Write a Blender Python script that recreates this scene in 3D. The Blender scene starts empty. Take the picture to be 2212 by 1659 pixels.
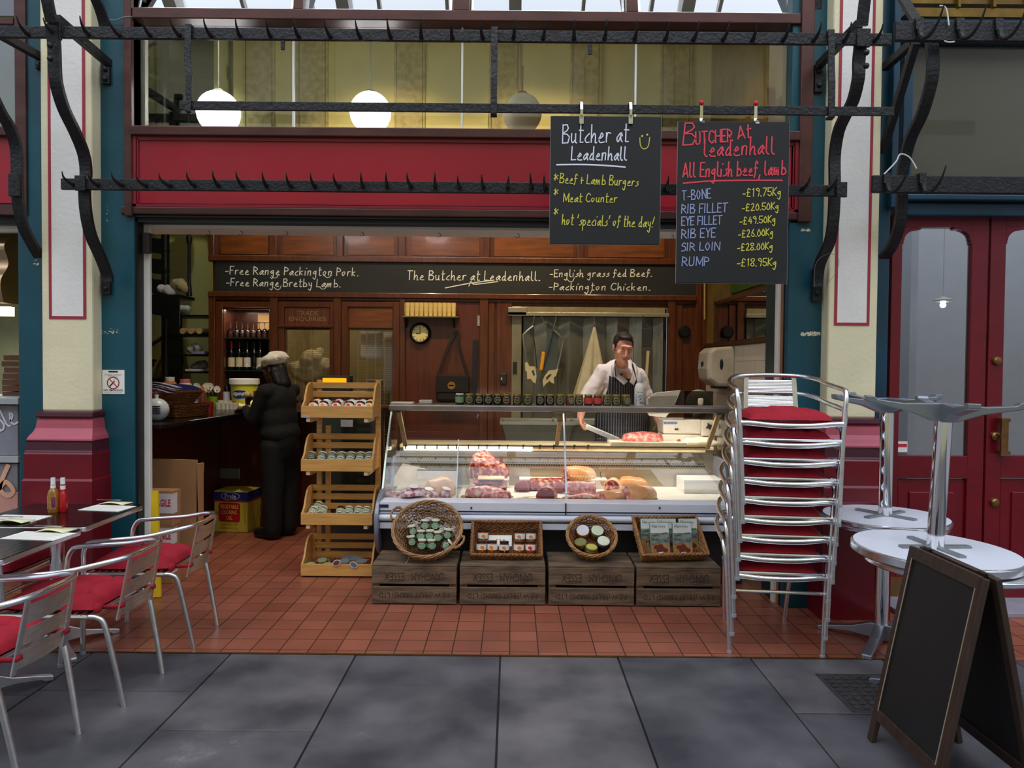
import bpy, bmesh, math, random
from mathutils import Vector, Matrix, Euler, Quaternion
random.seed(7)
SC = bpy.context.scene
COL = SC.collection
PI = math.pi
R = math.radians
# ------------------------------------------------------------------ camera
FPX, CX, CY = 1600.0, 1106.0, 829.5
CAM_Z = 1.5
CM = Matrix.Rotation(R(90 - 1.4), 3, 'X') @ Matrix.Rotation(R(0.5), 3, 'Z')
cam_d = bpy.data.cameras.new('camera')
cam_d.sensor_width = 36.0
cam_d.lens = 36.0 * FPX / 2212.0
cam_d.clip_start = 0.05
cam = bpy.data.objects.new('camera', cam_d)
cam.matrix_world = Matrix.Translation((0, 0, CAM_Z)) @ CM.to_4x4()
COL.objects.link(cam)
SC.camera = cam
# ------------------------------------------------------------------ world, exposure
SC.view_settings.view_transform = 'Standard'
SC.view_settings.look = 'None'
SC.view_settings.gamma = 1.0
SC.view_settings.use_curve_mapping = False
SC.view_settings.exposure = 0.0
wd = bpy.data.worlds.new('sky'); SC.world = wd
wd.use_nodes = True
nt = wd.node_tree; nt.nodes.clear()
wo = nt.nodes.new('ShaderNodeOutputWorld'); bg = nt.nodes.new('ShaderNodeBackground')
tc = nt.nodes.new('ShaderNodeTexCoord'); sp = nt.nodes.new('ShaderNodeSeparateXYZ')
rp = nt.nodes.new('ShaderNodeValToRGB')
rp.color_ramp.elements[0].position = 0.0; rp.color_ramp.elements[0].color = (0.20, 0.21, 0.23, 1)
rp.color_ramp.elements[1].position = 0.75; rp.color_ramp.elements[1].color = (0.80, 0.90, 1.10, 1)
nt.links.new(tc.outputs['Generated'], sp.inputs[0]); nt.links.new(sp.outputs['Z'], rp.inputs[0])
nt.links.new(rp.outputs[0], bg.inputs[0]); nt.links.new(bg.outputs[0], wo.inputs[0])
bg.inputs[1].default_value = 1.4
def area_light(name, loc, rot, sx, sy, power, col=(1, 1, 1)):
 d = bpy.data.lights.new(name, 'AREA'); d.shape = 'RECTANGLE'; d.size = sx; d.size_y = sy
 d.energy = power; d.color = col
 o = bpy.data.objects.new(name, d); o.location = loc; o.rotation_euler = [R(a) for a in rot]
 COL.objects.link(o); return o
def spot_light(name, loc, target, power, angle=70, col=(1, .8, .55), blend=.6, size=.05):
 d = bpy.data.lights.new(name, 'SPOT'); d.energy = power; d.color = col
 d.spot_size = R(angle); d.spot_blend = blend; d.shadow_soft_size = size
 o = bpy.data.objects.new(name, d); o.location = loc
 o.rotation_euler = (Vector(target) - Vector(loc)).to_track_quat('-Z', 'Y').to_euler()
 COL.objects.link(o); return o
# daylight coming down through the glazed arcade roof
area_light('roof_daylight', (0.0, -0.6, 9.6), (14, 0, 0), 14, 6.5, 620, (.86, .93, 1.0))
# warm spotlights of the shop ceiling; the last two are added fills
WARM = (1.0, .71, .40)
spot_light('shop_spot', (-1.2, 5.6, 4.9), (-1.3, 7.75, 2.6), 230, 70, WARM)
spot_light('shop_spot', (0.3, 5.6, 4.9), (0.2, 7.75, 2.6), 210, 70, WARM)
spot_light('shop_spot', (1.2, 5.4, 4.9), (1.3, 7.6, 1.6), 130, 70, WARM)
spot_light('shop_spot', (0.7, 5.2, 4.9), (0.93, 6.2, 1.4), 330, 34, (1.0, .90, .80))
spot_light('shop_spot', (-1.5, 5.0, 4.9), (-1.5, 5.3, 1.0), 70, 40, (1.0, .70, .38))
spot_light('bar_fill', (-1.7, 5.0, 4.9), (-2.35, 6.4, 1.2), 210, 42, (1.0, .86, .66))  # fill light added to brighten the woman's cap and the bar
spot_light('stair_fill', (-3.3, 6.6, 4.9), (-3.4, 8.6, 2.0), 50, 75, (.96, .98, .84))  # fill light added to lift the wall behind the staircase
# ------------------------------------------------------------------ helpers
def W(px, py, Y):
 """world point on the plane Y = const seen at photo pixel (px, py)"""
 d = CM @ Vector(((px - CX) / FPX, -(py - CY) / FPX, -1.0))
 t = Y / d.y
 return Vector((d.x * t, Y, CAM_Z + d.z * t))
def G(px, py, z=0.0):
 d = CM @ Vector(((px - CX) / FPX, -(py - CY) / FPX, -1.0))
 t = (z - CAM_Z) / d.z
 return Vector((d.x * t, d.y * t, z))
def lin(c):
 c /= 255.0
 return c / 12.92 if c <= .04045 else ((c + .055) / 1.055) ** 2.4
def rgb(c, k=1.0): return (lin(c[0]) * k, lin(c[1]) * k, lin(c[2]) * k, 1)
MATS = {}
def mat(name, c, rough=.5, metal=0.0, var=.12, scale=7.0, bump=0.0, bscale=None, stretch=(1, 1, 1), coat=0.0, spec=.5, c2=None, detail=4, sub=0.0, sheen=0.0, lo=.32, hi=.68):
 """procedural principled material: noise mixes two tints of the base colour"""
 if name in MATS: return MATS[name]
 m = bpy.data.materials.new(name); m.use_nodes = True
 n = m.node_tree.nodes; l = m.node_tree.links
 b = n['Principled BSDF']
 b.inputs['Roughness'].default_value = rough; b.inputs['Metallic'].default_value = metal
 b.inputs['Specular IOR Level'].default_value = spec
 if coat: b.inputs['Coat Weight'].default_value = coat; b.inputs['Coat Roughness'].default_value = .1
 if sub:
  b.inputs['Subsurface Weight'].default_value = sub; b.inputs['Subsurface Radius'].default_value = (.02, .008, .005)
 if sheen: b.inputs['Sheen Weight'].default_value = sheen
 t = n.new('ShaderNodeTexCoord'); mp = n.new('ShaderNodeMapping'); mp.inputs['Scale'].default_value = stretch
 l.new(t.outputs['Object'], mp.inputs[0])
 nz = n.new('ShaderNodeTexNoise'); nz.inputs['Scale'].default_value = scale; nz.inputs['Detail'].default_value = detail
 l.new(mp.outputs[0], nz.inputs['Vector'])
 r = n.new('ShaderNodeValToRGB'); e = r.color_ramp.elements
 e[0].position = lo; e[1].position = hi
 A = rgb(c)
 if c2: e[0].color = A; e[1].color = rgb(c2)
 else: e[0].color = tuple(x * (1 - var) for x in A[:3]) + (1,); e[1].color = tuple(min(1, x * (1 + var)) for x in A[:3]) + (1,)
 l.new(nz.outputs['Fac'], r.inputs[0]); l.new(r.outputs[0], b.inputs['Base Color'])
 if bump:
  nb = n.new('ShaderNodeTexNoise'); nb.inputs['Scale'].default_value = bscale or scale * 3; nb.inputs['Detail'].default_value = 3
  l.new(mp.outputs[0], nb.inputs['Vector'])
  bp = n.new('ShaderNodeBump'); bp.inputs['Strength'].default_value = bump; bp.inputs['Distance'].default_value = .01
  l.new(nb.outputs['Fac'], bp.inputs['Height']); l.new(bp.outputs[0], b.inputs['Normal'])
 MATS[name] = m; return m
def glass(name, tint=(1, 1, 1), refl=1.0, ior=1.5):
 """thin pane: what lies behind shows through, the rest reflects by Fresnel"""
 if name in MATS: return MATS[name]
 m = bpy.data.materials.new(name); m.use_nodes = True
 n = m.node_tree.nodes; l = m.node_tree.links; n.clear()
 o = n.new('ShaderNodeOutputMaterial'); mx = n.new('ShaderNodeMixShader')
 tr = n.new('ShaderNodeBsdfTransparent'); tr.inputs[0].default_value = tint + (1,)
 gl = n.new('ShaderNodeBsdfGlossy'); gl.inputs['Roughness'].default_value = .01
 fr = n.new('ShaderNodeFresnel'); fr.inputs[0].default_value = ior
 ma = n.new('ShaderNodeMath'); ma.operation = 'MULTIPLY'; ma.inputs[1].default_value = refl; ma.use_clamp = True
 l.new(fr.outputs[0], ma.inputs[0]); l.new(ma.outputs[0], mx.inputs[0])
 l.new(tr.outputs[0], mx.inputs[1]); l.new(gl.outputs[0], mx.inputs[2]); l.new(mx.outputs[0], o.inputs[0])
 MATS[name] = m; return m
def emit(name, c, s):
 if name in MATS: return MATS[name]
 m = bpy.data.materials.new(name); m.use_nodes = True
 b = m.node_tree.nodes['Principled BSDF']
 b.inputs['Base Color'].default_value = rgb(c); b.inputs['Emission Color'].default_value = rgb(c); b.inputs['Emission Strength'].default_value = s
 MATS[name] = m; return m
KIDS = {}
class MB:
 """collects shapes into one mesh"""
 def __init__(s, xf=None): s.bm = bmesh.new(); s.xf = xf
 def v(s, p):
  p = Vector(p)
  if s.xf is not None: p = s.xf @ p
  return s.bm.verts.new(p)
 def f(s, vs):
  try: return s.bm.faces.new(vs)
  except ValueError: return None
 def box(s, x0, y0, z0, x1, y1, z1):
  vs = [s.v((x, y, z)) for x in (x0, x1) for y in (y0, y1) for z in (z0, z1)]
  for q in ((0, 1, 3, 2), (4, 6, 7, 5), (0, 4, 5, 1), (2, 3, 7, 6), (0, 2, 6, 4), (1, 5, 7, 3)): s.f([vs[i] for i in q])
  return s
 def obox(s, c, size, rot=None):
  c = Vector(c); M = (rot.to_matrix() if hasattr(rot, 'to_matrix') else rot) if rot is not None else Matrix.Identity(3)
  h = [x / 2 for x in size]
  vs = [s.v(c + M @ Vector((sx * h[0], sy * h[1], sz * h[2]))) for sx in (-1, 1) for sy in (-1, 1) for sz in (-1, 1)]
  for q in ((0, 1, 3, 2), (4, 6, 7, 5), (0, 4, 5, 1), (2, 3, 7, 6), (0, 2, 6, 4), (1, 5, 7, 3)): s.f([vs[i] for i in q])
  return s
 def bar(s, a, b, w, h, up=(0, 0, 1)):
  a = Vector(a); b = Vector(b); d = b - a; L = d.length; d.normalize()
  u = Vector(up)
  if abs(u.dot(d)) > .98: u = Vector((0, 1, 0))
  x = d.cross(u).normalized(); z = x.cross(d).normalized()
  M = Matrix((x, d, z)).transposed()
  return s.obox((a + b) / 2, (w, L, h), M)
 def rings(s, rings, closed=False, cap=True):
  """skin a list of vertex rings (lists of points)"""
  R_ = [[s.v(p) for p in r] for r in rings]; n = len(R_[0]); m = len(R_)
  for i in range(m if closed else m - 1):
   a, b = R_[i], R_[(i + 1) % m]
   for j in range(n): s.f((a[j], a[(j + 1) % n], b[(j + 1) % n], b[j]))
  if cap and not closed: s.f(list(reversed(R_[0]))); s.f(R_[-1])
  return s
 def tube(s, pts, r, n=8, closed=False, sq=None):
  """round tube (or flat strap when sq=(width, thick)) along points"""
  P = [Vector(p) for p in pts]; m = len(P); rings = []
  prev = None
  for i in range(m):
   if closed: t = P[(i + 1) % m] - P[i - 1]
   elif i == 0: t = P[1] - P[0]
   elif i == m - 1: t = P[-1] - P[-2]
   else: t = (P[i + 1] - P[i]).normalized() + (P[i] - P[i - 1]).normalized()
   if t.length < 1e-9: t = Vector((0, 0, 1))
   t.normalize()
   if prev is None:
    u = Vector((0, 0, 1)) if abs(t.z) < .9 else Vector((1, 0, 0))
    if sq and len(sq) > 2: u = Vector(sq[2])
   else: u = prev
   a = (u - t * u.dot(t))
   if a.length < 1e-6: a = t.orthogonal()
   a.normalize(); prev = a; b = t.cross(a)
   if sq:
    w, h = sq[0] / 2, sq[1] / 2
    rings.append([P[i] + a * x + b * y for x, y in ((w, h), (-w, h), (-w, -h), (w, -h))])
   else:
    rr = r[i] if isinstance(r, (list, tuple)) else r
    rings.append([P[i] + (a * math.cos(2 * PI * k / n) + b * math.sin(2 * PI * k / n)) * rr for k in range(n)])
  return s.rings(rings, closed)
 def lathe(s, prof, n=20, o=(0, 0, 0), M=None, a0=0.0, a1=2 * PI):
  """revolve (radius, height) pairs about local z"""
  o = Vector(o); full = abs(a1 - a0 - 2 * PI) < 1e-6
  cols = []
  for k in range(n if full else n + 1):
   a = a0 + (a1 - a0) * k / n
   col = []
   for r, z in prof:
    p = Vector((r * math.cos(a), r * math.sin(a), z))
    if M is not None: p = M @ p
    col.append(s.v(o + p))
   cols.append(col)
  for k in range(n):
   A = cols[k]; B = cols[(k + 1) % len(cols)]
   for j in range(len(prof) - 1): s.f((A[j], B[j], B[j + 1], A[j + 1]))
  if full:
   if prof[0][0] > 1e-6: s.f([c[0] for c in reversed(cols)])
   if prof[-1][0] > 1e-6: s.f([c[-1] for c in cols])
  bmesh.ops.remove_doubles(s.bm, verts=[v for c in cols for v in c if v.is_valid], dist=1e-6)
  return s
 def prism(s, poly, fr, t):
  """polygon in the frame fr=(origin, ux, uy), extruded by t along ux x uy"""
  o, ux, uy = [Vector(q) for q in fr]; nn = ux.cross(uy).normalized() * t
  a = [s.v(o + ux * u + uy * w) for u, w in poly]; b = [s.v(o + ux * u + uy * w + nn) for u, w in poly]
  k = len(poly)
  s.f(list(reversed(a))); s.f(b)
  for i in range(k): s.f((a[i], a[(i + 1) % k], b[(i + 1) % k], b[i]))
  return s
 def flat(s, poly, fr, lift=0.0):
  o, ux, uy = [Vector(q) for q in fr]; nn = ux.cross(uy).normalized() * lift
  s.f([s.v(o + ux * u + uy * w + nn) for u, w in poly]); return s
 def ball(s, c, r, seg=14, M=None):
  if not hasattr(r, '__len__'): r = (r, r, r)
  c = Vector(c); rs = []
  n = seg; m = max(6, seg // 2 + 1)
  top = None
  for i in range(1, m):
   th = PI * i / m
   ring = []
   for k in range(n):
    p = Vector((r[0] * math.sin(th) * math.cos(2 * PI * k / n), r[1] * math.sin(th) * math.sin(2 * PI * k / n), -r[2] * math.cos(th)))
    if M is not None: p = M @ p
    ring.append(s.v(c + p))
   rs.append(ring)
  e0 = Vector((0, 0, -r[2])); e1 = Vector((0, 0, r[2]))
  if M is not None: e0 = M @ e0; e1 = M @ e1
  a = s.v(c + e0); b = s.v(c + e1)
  for k in range(n):
   s.f((a, rs[0][(k + 1) % n], rs[0][k])); s.f((b, rs[-1][k], rs[-1][(k + 1) % n]))
   for i in range(len(rs) - 1): s.f((rs[i][k], rs[i][(k + 1) % n], rs[i + 1][(k + 1) % n], rs[i + 1][k]))
  return s
 def cone(s, a, b, ra, rb, n=12):
  """tapered capsule"""
  a = Vector(a); b = Vector(b); d = b - a; L = d.length
  if L < 1e-6: return s.ball(a, ra)
  q = d.to_track_quat('Z', 'Y').to_matrix()
  prof = [(0, -ra)] + [(ra * math.cos(t), ra * math.sin(t)) for t in (-1.1, -.6, 0)] + [(rb * math.cos(t), L + rb * math.sin(t)) for t in (0, .6, 1.1)] + [(0, L + rb)]
  return s.lathe(prof, n, a, q)
 def grid(s, fn, nu, nv):
  g = [[s.v(fn(i / nu, j / nv)) for j in range(nv + 1)] for i in range(nu + 1)]
  for i in range(nu):
   for j in range(nv): s.f((g[i][j], g[i + 1][j], g[i + 1][j + 1], g[i][j + 1]))
  return s
 def mesh(s, me, M):
  s.bm.from_mesh(me); nv = len(me.vertices); s.bm.verts.ensure_lookup_table()
  for v in s.bm.verts[len(s.bm.verts) - nv:]:
   v.co = M @ v.co
   if s.xf is not None: v.co = s.xf @ v.co
  return s
 def build(s, name, m, parent=None, smooth=False, bevel=0.0, world=False, label=None, mods=None, raw=False):
  bm = s.bm
  if not raw: bmesh.ops.recalc_face_normals(bm, faces=bm.faces)
  if world and parent is not None:
   bm.transform(Matrix.LocRotScale(parent.location, parent.rotation_euler, None).inverted())
  me = bpy.data.meshes.new(name); bm.to_mesh(me); bm.free()
  if m is not None: me.materials.append(m)
  if smooth:
   me.polygons.foreach_set('use_smooth', [True] * len(me.polygons))
   if smooth is True:
    try: me.set_sharp_from_angle(angle=R(40))
    except Exception: pass
  o = bpy.data.objects.new(name, me); COL.objects.link(o)
  if parent is not None: o.parent = parent; KIDS.setdefault(parent.name, []).append(o)
  if bevel:
   b = o.modifiers.new('bevel', 'BEVEL'); b.width = bevel; b.segments = 2; b.limit_method = 'ANGLE'; b.harden_normals = False
  if label: o['label'] = label
  return o
def thing(name, label, cat, loc=(0, 0, 0), rot=(0, 0, 0), group=None):
 o = bpy.data.objects.new(name, None); o.empty_display_size = .1
 o.location = loc; o.rotation_euler = rot; COL.objects.link(o)
 return tag(o, label, cat, group)
def tag(o, label=None, cat=None, group=None, kind=None):
 if label: o['label'] = label
 if cat: o['category'] = cat
 if group: o['group'] = group
 if kind: o['kind'] = kind
 return o
def struct(o, label=None):
 o['kind'] = 'structure'
 if label: o['label'] = label
 return o
def dup(root, loc=None, rot=None, label=None, group=None, cat=None):
 def cp(o, p):
  c = o.copy(); COL.objects.link(c)
  if p is not None: c.parent = p; KIDS.setdefault(p.name, []).append(c)
  for k in kids(o): cp(k, c)
  return c
 r = cp(root, None)
 if loc is not None: r.location = loc
 if rot is not None: r.rotation_euler = rot
 if label: r['label'] = label
 if group: r['group'] = group
 if cat: r['category'] = cat
 return r
def kids(o): return KIDS.get(o.name, [])
def spline(P, n=6, closed=False):
 """Catmull-Rom through points"""
 P = [Vector(p) for p in P]; m = len(P); out = []
 for i in range(m if closed else m - 1):
  if closed: a, b, c, d = P[i - 1], P[i], P[(i + 1) % m], P[(i + 2) % m]
  else: a, b, c, d = P[max(i - 1, 0)], P[i], P[i + 1], P[min(i + 2, m - 1)]
  for k in range(n):
   t = k / n
   out.append(.5 * ((2 * b) + (c - a) * t + (2 * a - 5 * b + 4 * c - d) * t * t + (3 * b - a - 3 * c + d) * t ** 3))
 if not closed: out.append(P[-1].copy())
 return out
# ---- handwriting: single-stroke letters. x in 0..9, y: 3 baseline, 6 x-height, 9 cap, 0 descender
GL = {
'A': (5, '03 29 53;14 45'), 'B': (5, '03 09;09 39 48 37 06;06 36 55 43 03'), 'C': (5, '~58 39 18 05 14 33 54'), 'D': (5, '03 09;~09 38 56 44 03'),
'E': (4, '49 09 03 43;06 36'), 'F': (4, '49 09 03;06 36'), 'G': (5, '~58 29 06 14 33 54;54 56 36'), 'H': (5, '03 09;53 59;06 56'), 'I': (1, '03 09'),
'K': (4, '03 09;49 06 43'), 'L': (4, '09 03 43'), 'M': (6, '03 09 34 69 63'), 'N': (5, '03 09 53 59'), 'O': (5, '~29 06 23 46 29'), 'P': (4, '03 09;~09 38 47 36 06'),
'R': (5, '03 09;~09 38 47 36 06;16 53'), 'S': (4, '~48 29 07 36 44 23 03'), 'T': (5, '09 59;29 23'), 'U': (5, '~09 04 23 44 49'), 'V': (4, '09 23 49'), 'W': (7, '09 13 38 53 79'), 'X': (4, '03 49;09 43'), 'Y': (4, '09 26 49;26 23'), 'J': (4, '~39 34 23 04'), 'Q': (5, '~29 06 23 46 29;34 52'),
'a': (4, '~45 36 15 04 13 35;~36 34 43'), 'b': (4, '09 03;~05 26 44 23 03'), 'c': (3, '~36 15 04 13 33'), 'd': (4, '~35 26 04 13 34;39 33 43'), 'e': (4, '~04 35 26 15 04 13 43'),
'f': (3, '~38 29 18 14 02;06 36'), 'g': (4, '~36 26 05 14 35;36 32;~32 20 01'), 'h': (4, '09 03;~04 26 35 33 43'), 'i': (1, '06 03;18 18'), 'k': (4, '09 03;36 05 33'), 'l': (2, '09 04;~04 13 23'),
'm': (6, '06 03;~04 15 26 25 23;~24 35 46 45 43'), 'n': (4, '06 03;~04 16 36 35 33'), 'o': (4, '~26 05 13 35 26'), 'p': (4, '06 00;~05 26 34 13 04'), 'r': (3, '06 03;~04 16 36'), 's': (3, '~36 15 25 34 13 03'),
't': (3, '~19 14 13 33;07 37'), 'u': (4, '~06 04 13 34;36 33 43'), 'v': (3, '06 13 36'), 'w': (5, '06 13 25 33 56'), 'x': (3, '06 33;03 36'), 'y': (4, '~06 14 34;~36 33 20 01'), 'z': (3, '06 36 03 33'), 'q': (4, '~36 15 04 24 36;36 30'),
'0': (4, '~29 05 23 45 29'), '1': (2, '08 19 13'), '2': (4, '~08 29 37 03;03 43'), '3': (4, '~08 29 37 26;~26 45 23 04'), '4': (4, '29 05 45;37 33'), '5': (4, '49 09 06;~06 36 44 23 04'), '6': (4, '~39 05 23 44 26 05'), '7': (4, '09 49 13'), '8': (4, '~26 08 29 48 26 04 23 44 26'), '9': (4, '~46 27 08 29 47 33'),
'-': (3, '05 35'), '+': (3, '05 35;17 13'), '*': (3, '05 38;08 35;19 14'), '.': (1, '03 13'), ',': (1, '13 01'), '!': (1, '29 05;03 03'), "'": (1, '19 07'), '(': (2, '~29 06 23'), ')': (2, '~09 26 03'), '£': (5, '~48 29 18 14 03 43;06 36'), '/': (3, '03 39'),
}
def strokes(s, gap=1.6, slant=.12, jitter=.0):
 x = 0.0; out = []
 for ch in s:
  if ch == ' ': x += 3.2; continue
  w, d = GL[ch]
  for st in d.split(';'):
   sm = st[0] == '~'
   P = [(int(q[0]), int(q[1]) - 3) for q in st.strip('~').split()]
   P = [Vector((x + a + slant * b, b + random.uniform(-jitter, jitter), 0)) for a, b in P]
   if len(P) == 2 and (P[0] - P[1]).length < .2: P[1] = P[0] + Vector((.5, .1, 0))
   if sm: out.append(spline(P, 5))
   else: out += [[P[i], P[i + 1]] for i in range(len(P) - 1)]
  x += w + gap
 return out, x - gap
def ribbon(mb, P, fr, w, lift=.0015):
 o, ux, uy = [Vector(q) for q in fr]; ux = ux.normalized(); uy = uy.normalized(); nn = ux.cross(uy) * lift
 L = []; m = len(P)
 for i in range(m):
  t = (P[min(i + 1, m - 1)] - P[max(i - 1, 0)])
  if t.length < 1e-9: t = Vector((1, 0, 0))
  t.normalize(); n = Vector((-t.y, t.x, 0)) * w / 2
  e = -t * w * .4 if i == 0 else (t * w * .4 if i == m - 1 else Vector((0, 0, 0)))
  L.append((P[i] + e + n, P[i] + e - n))
 vs = [[mb.v(o + ux * q.x + uy * q.y + nn) for q in pr] for pr in L]
 for i in range(m - 1): mb.f((vs[i][0], vs[i][1], vs[i + 1][1], vs[i + 1][0]))
def write(mb, s, fr, width, cap, w=.006, tilt=0.0, slant=.12, lift=.0015, gap=1.6):
 """handwritten line: baseline starts at the frame origin, fitted to width, capital height cap"""
 st, L = strokes(s, gap=gap, slant=slant, jitter=.12)
 for i, P in enumerate(st):
  ribbon(mb, [Vector((p.x * width / L, p.y * cap / 6.0 + p.x * width / L * tilt, 0)) for p in P], fr, w, lift + .00022 * (i % 7))
def wpx(mb, s, pl, pr, caph, Y, w=.006, slant=.12, lift=.0015, gap=1.6):
 """handwritten line from baseline-left pixel to baseline-right pixel on the plane Y"""
 a = W(pl[0], pl[1], Y); b = W(pr[0], pr[1], Y); ux = (b - a)
 write(mb, s, (a, ux.normalized(), Vector((-ux.z, 0, ux.x)).normalized()), ux.length, caph * Y / FPX, w, 0.0, slant, lift, gap)
_TX = {}
def ptext(mb, s, fr, width, height, lift=.001, thick=0.0, bold=0.0, center=True):
 """printed capitals from the built-in typeface fitted into width x height; frame origin is the middle"""
 key = (s, bold)
 if key not in _TX:
  cu = bpy.data.curves.new('lettering', 'FONT'); cu.body = s; cu.size = 1.0; cu.resolution_u = 2; cu.offset = bold; cu.align_x = 'CENTER'
  ob = bpy.data.objects.new('lettering', cu)
  me = bpy.data.meshes.new_from_object(ob)
  xs = [v.co.x for v in me.vertices]; ys = [v.co.y for v in me.vertices]
  _TX[key] = (me, min(xs), max(xs), min(ys), max(ys))
  bpy.data.objects.remove(ob)
 me, x0, x1, y0, y1 = _TX[key]
 o, ux, uy = [Vector(q) for q in fr]; ux = ux.normalized(); uy = uy.normalized(); nn = ux.cross(uy)
 sx = width / max(x1 - x0, 1e-6); sy = height / max(y1 - y0, 1e-6)
 M = Matrix((ux * sx, uy * sy, nn)).transposed().to_4x4()
 M.translation = o + nn * lift - ux * sx * (x0 + x1) / 2 - uy * sy * (y0 + y1) / 2
 mb.mesh(me, M)
 return mb
FRONT = (Vector((1, 0, 0)), Vector((0, 0, 1)))   # frame axes of a surface facing the street
# ------------------------------------------------------------------ materials of the place
CREAM = mat('cream_paint', (232, 220, 182), .6, var=.06, scale=3, bump=.25, bscale=40)
CREAMW = mat('pale_paint', (236, 230, 224), .6, var=.05, scale=3, bump=.25, bscale=40)
TEAL = mat('teal_paint', (8, 72, 86), .38, var=.2, scale=2.5, bump=.08, bscale=30)
TEALD = mat('dark_teal_paint', (10, 50, 52), .4, var=.2, scale=2.5)
MAROON = mat('maroon_paint', (146, 20, 34), .34, var=.12, scale=3, bump=.12, bscale=22)
DKRED = mat('deep_red_paint', (112, 8, 24), .28, var=.14, scale=4, bump=.12, bscale=22)
ROSE = mat('rose_paint', (176, 78, 92), .4, var=.1, scale=5, bump=.15, bscale=25)
PLUM = mat('plum_paint', (74, 20, 36), .42, var=.15, scale=5)
FASCIA = mat('crimson_fascia_paint', (160, 20, 38), .35, var=.1, scale=1.2, bump=.05, bscale=20)
STRIPE = mat('red_line_paint', (160, 44, 62), .5, var=.06)
BRONZE = mat('bronze_frame', (84, 50, 44), .36, metal=.3, var=.25, scale=9, stretch=(.4, 1, 1))
WHITEP = mat('white_gloss_paint', (226, 222, 214), .45, var=.05, scale=4, bump=.1)
BLACKP = mat('black_shutter_paint', (14, 14, 16), .5)
IRON = mat('black_iron', (30, 29, 32), .48, metal=.25, var=.3, scale=22, bump=.5, bscale=60)
STEEL = mat('polished_aluminium', (244, 244, 248), .20, metal=1, var=.05, scale=30)
STEELB = mat('brushed_aluminium', (222, 221, 220), .32, metal=1, var=.08, scale=30)
CHROME = mat('chrome', (235, 235, 238), .08, metal=1, var=.02)
WOODM = mat('mahogany', (88, 45, 20), .32, var=.3, scale=5, stretch=(6, 6, .7), coat=.25, bump=.05)
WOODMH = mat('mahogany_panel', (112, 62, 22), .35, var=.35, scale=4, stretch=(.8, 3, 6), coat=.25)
WOODD = mat('dark_mahogany', (72, 30, 15), .34, var=.3, scale=5, stretch=(6, 6, .7), coat=.25)
PINE = mat('honey_pine', (214, 158, 84), .48, var=.14, scale=6, stretch=(.8, 4, 9), bump=.06)
CRATEW = mat('weathered_plank', (66, 50, 40), .75, c2=(128, 102, 76), scale=4, stretch=(1.2, 3, 7), bump=.4, bscale=14, detail=8)
LBOARD = mat('blackboard_slate', (19, 19, 22), .62, var=.18, scale=3)
LBOARD2 = mat('blackboard_green', (24, 28, 27), .6, var=.18, scale=3)
CHALK_W = mat('white_chalk_pen', (226, 226, 240), .7, var=.03)
CHALK_Y = mat('yellow_chalk_pen', (216, 206, 74), .7, var=.03)
CHALK_R = mat('red_chalk_pen', (226, 66, 82), .7, var=.03)
CHALK_B = mat('blue_grey_chalk_pen', (150, 158, 200), .7, var=.03)
CHALK_C = mat('cream_chalk', (232, 236, 226), .7, var=.03)
WICK = mat('wicker', (178, 130, 82), .6, c2=(134, 88, 50), scale=30, bump=.2)
WICKD = mat('brown_wicker', (132, 74, 32), .5, c2=(92, 46, 20), scale=30, bump=.2)
REDC = mat('red_cushion_cloth', (160, 10, 36), .85, var=.1, scale=9, bump=.1, bscale=90)
WHITE = mat('white_plastic', (232, 232, 230), .35, var=.03)
GREYP = mat('grey_plastic', (150, 152, 158), .35, var=.05)
DARKG = mat('charcoal_plastic', (44, 44, 48), .45, var=.08)
BLACK = mat('black_plastic', (14, 14, 15), .4)
PAPER = mat('paper', (240, 236, 226), .8, var=.03)
CARD = mat('cardboard', (168, 124, 84), .8, var=.1, scale=3, bump=.06)
BRASS = mat('aged_brass', (140, 104, 62), .35, metal=.9, var=.2, scale=14)
GALV = mat('galvanised_sheet', (150, 152, 140), .38, metal=.75, var=.16, scale=5, stretch=(1, 1, .4))
GLASSP = glass('window_glass', (.95, .97, .95), 2.4)
GLASSC = glass('display_glass', (.985, .99, .985), .9, 1.45)
GLASSW = glass('drinking_glass', (.96, .96, .94), 1.6, 1.5)
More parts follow.
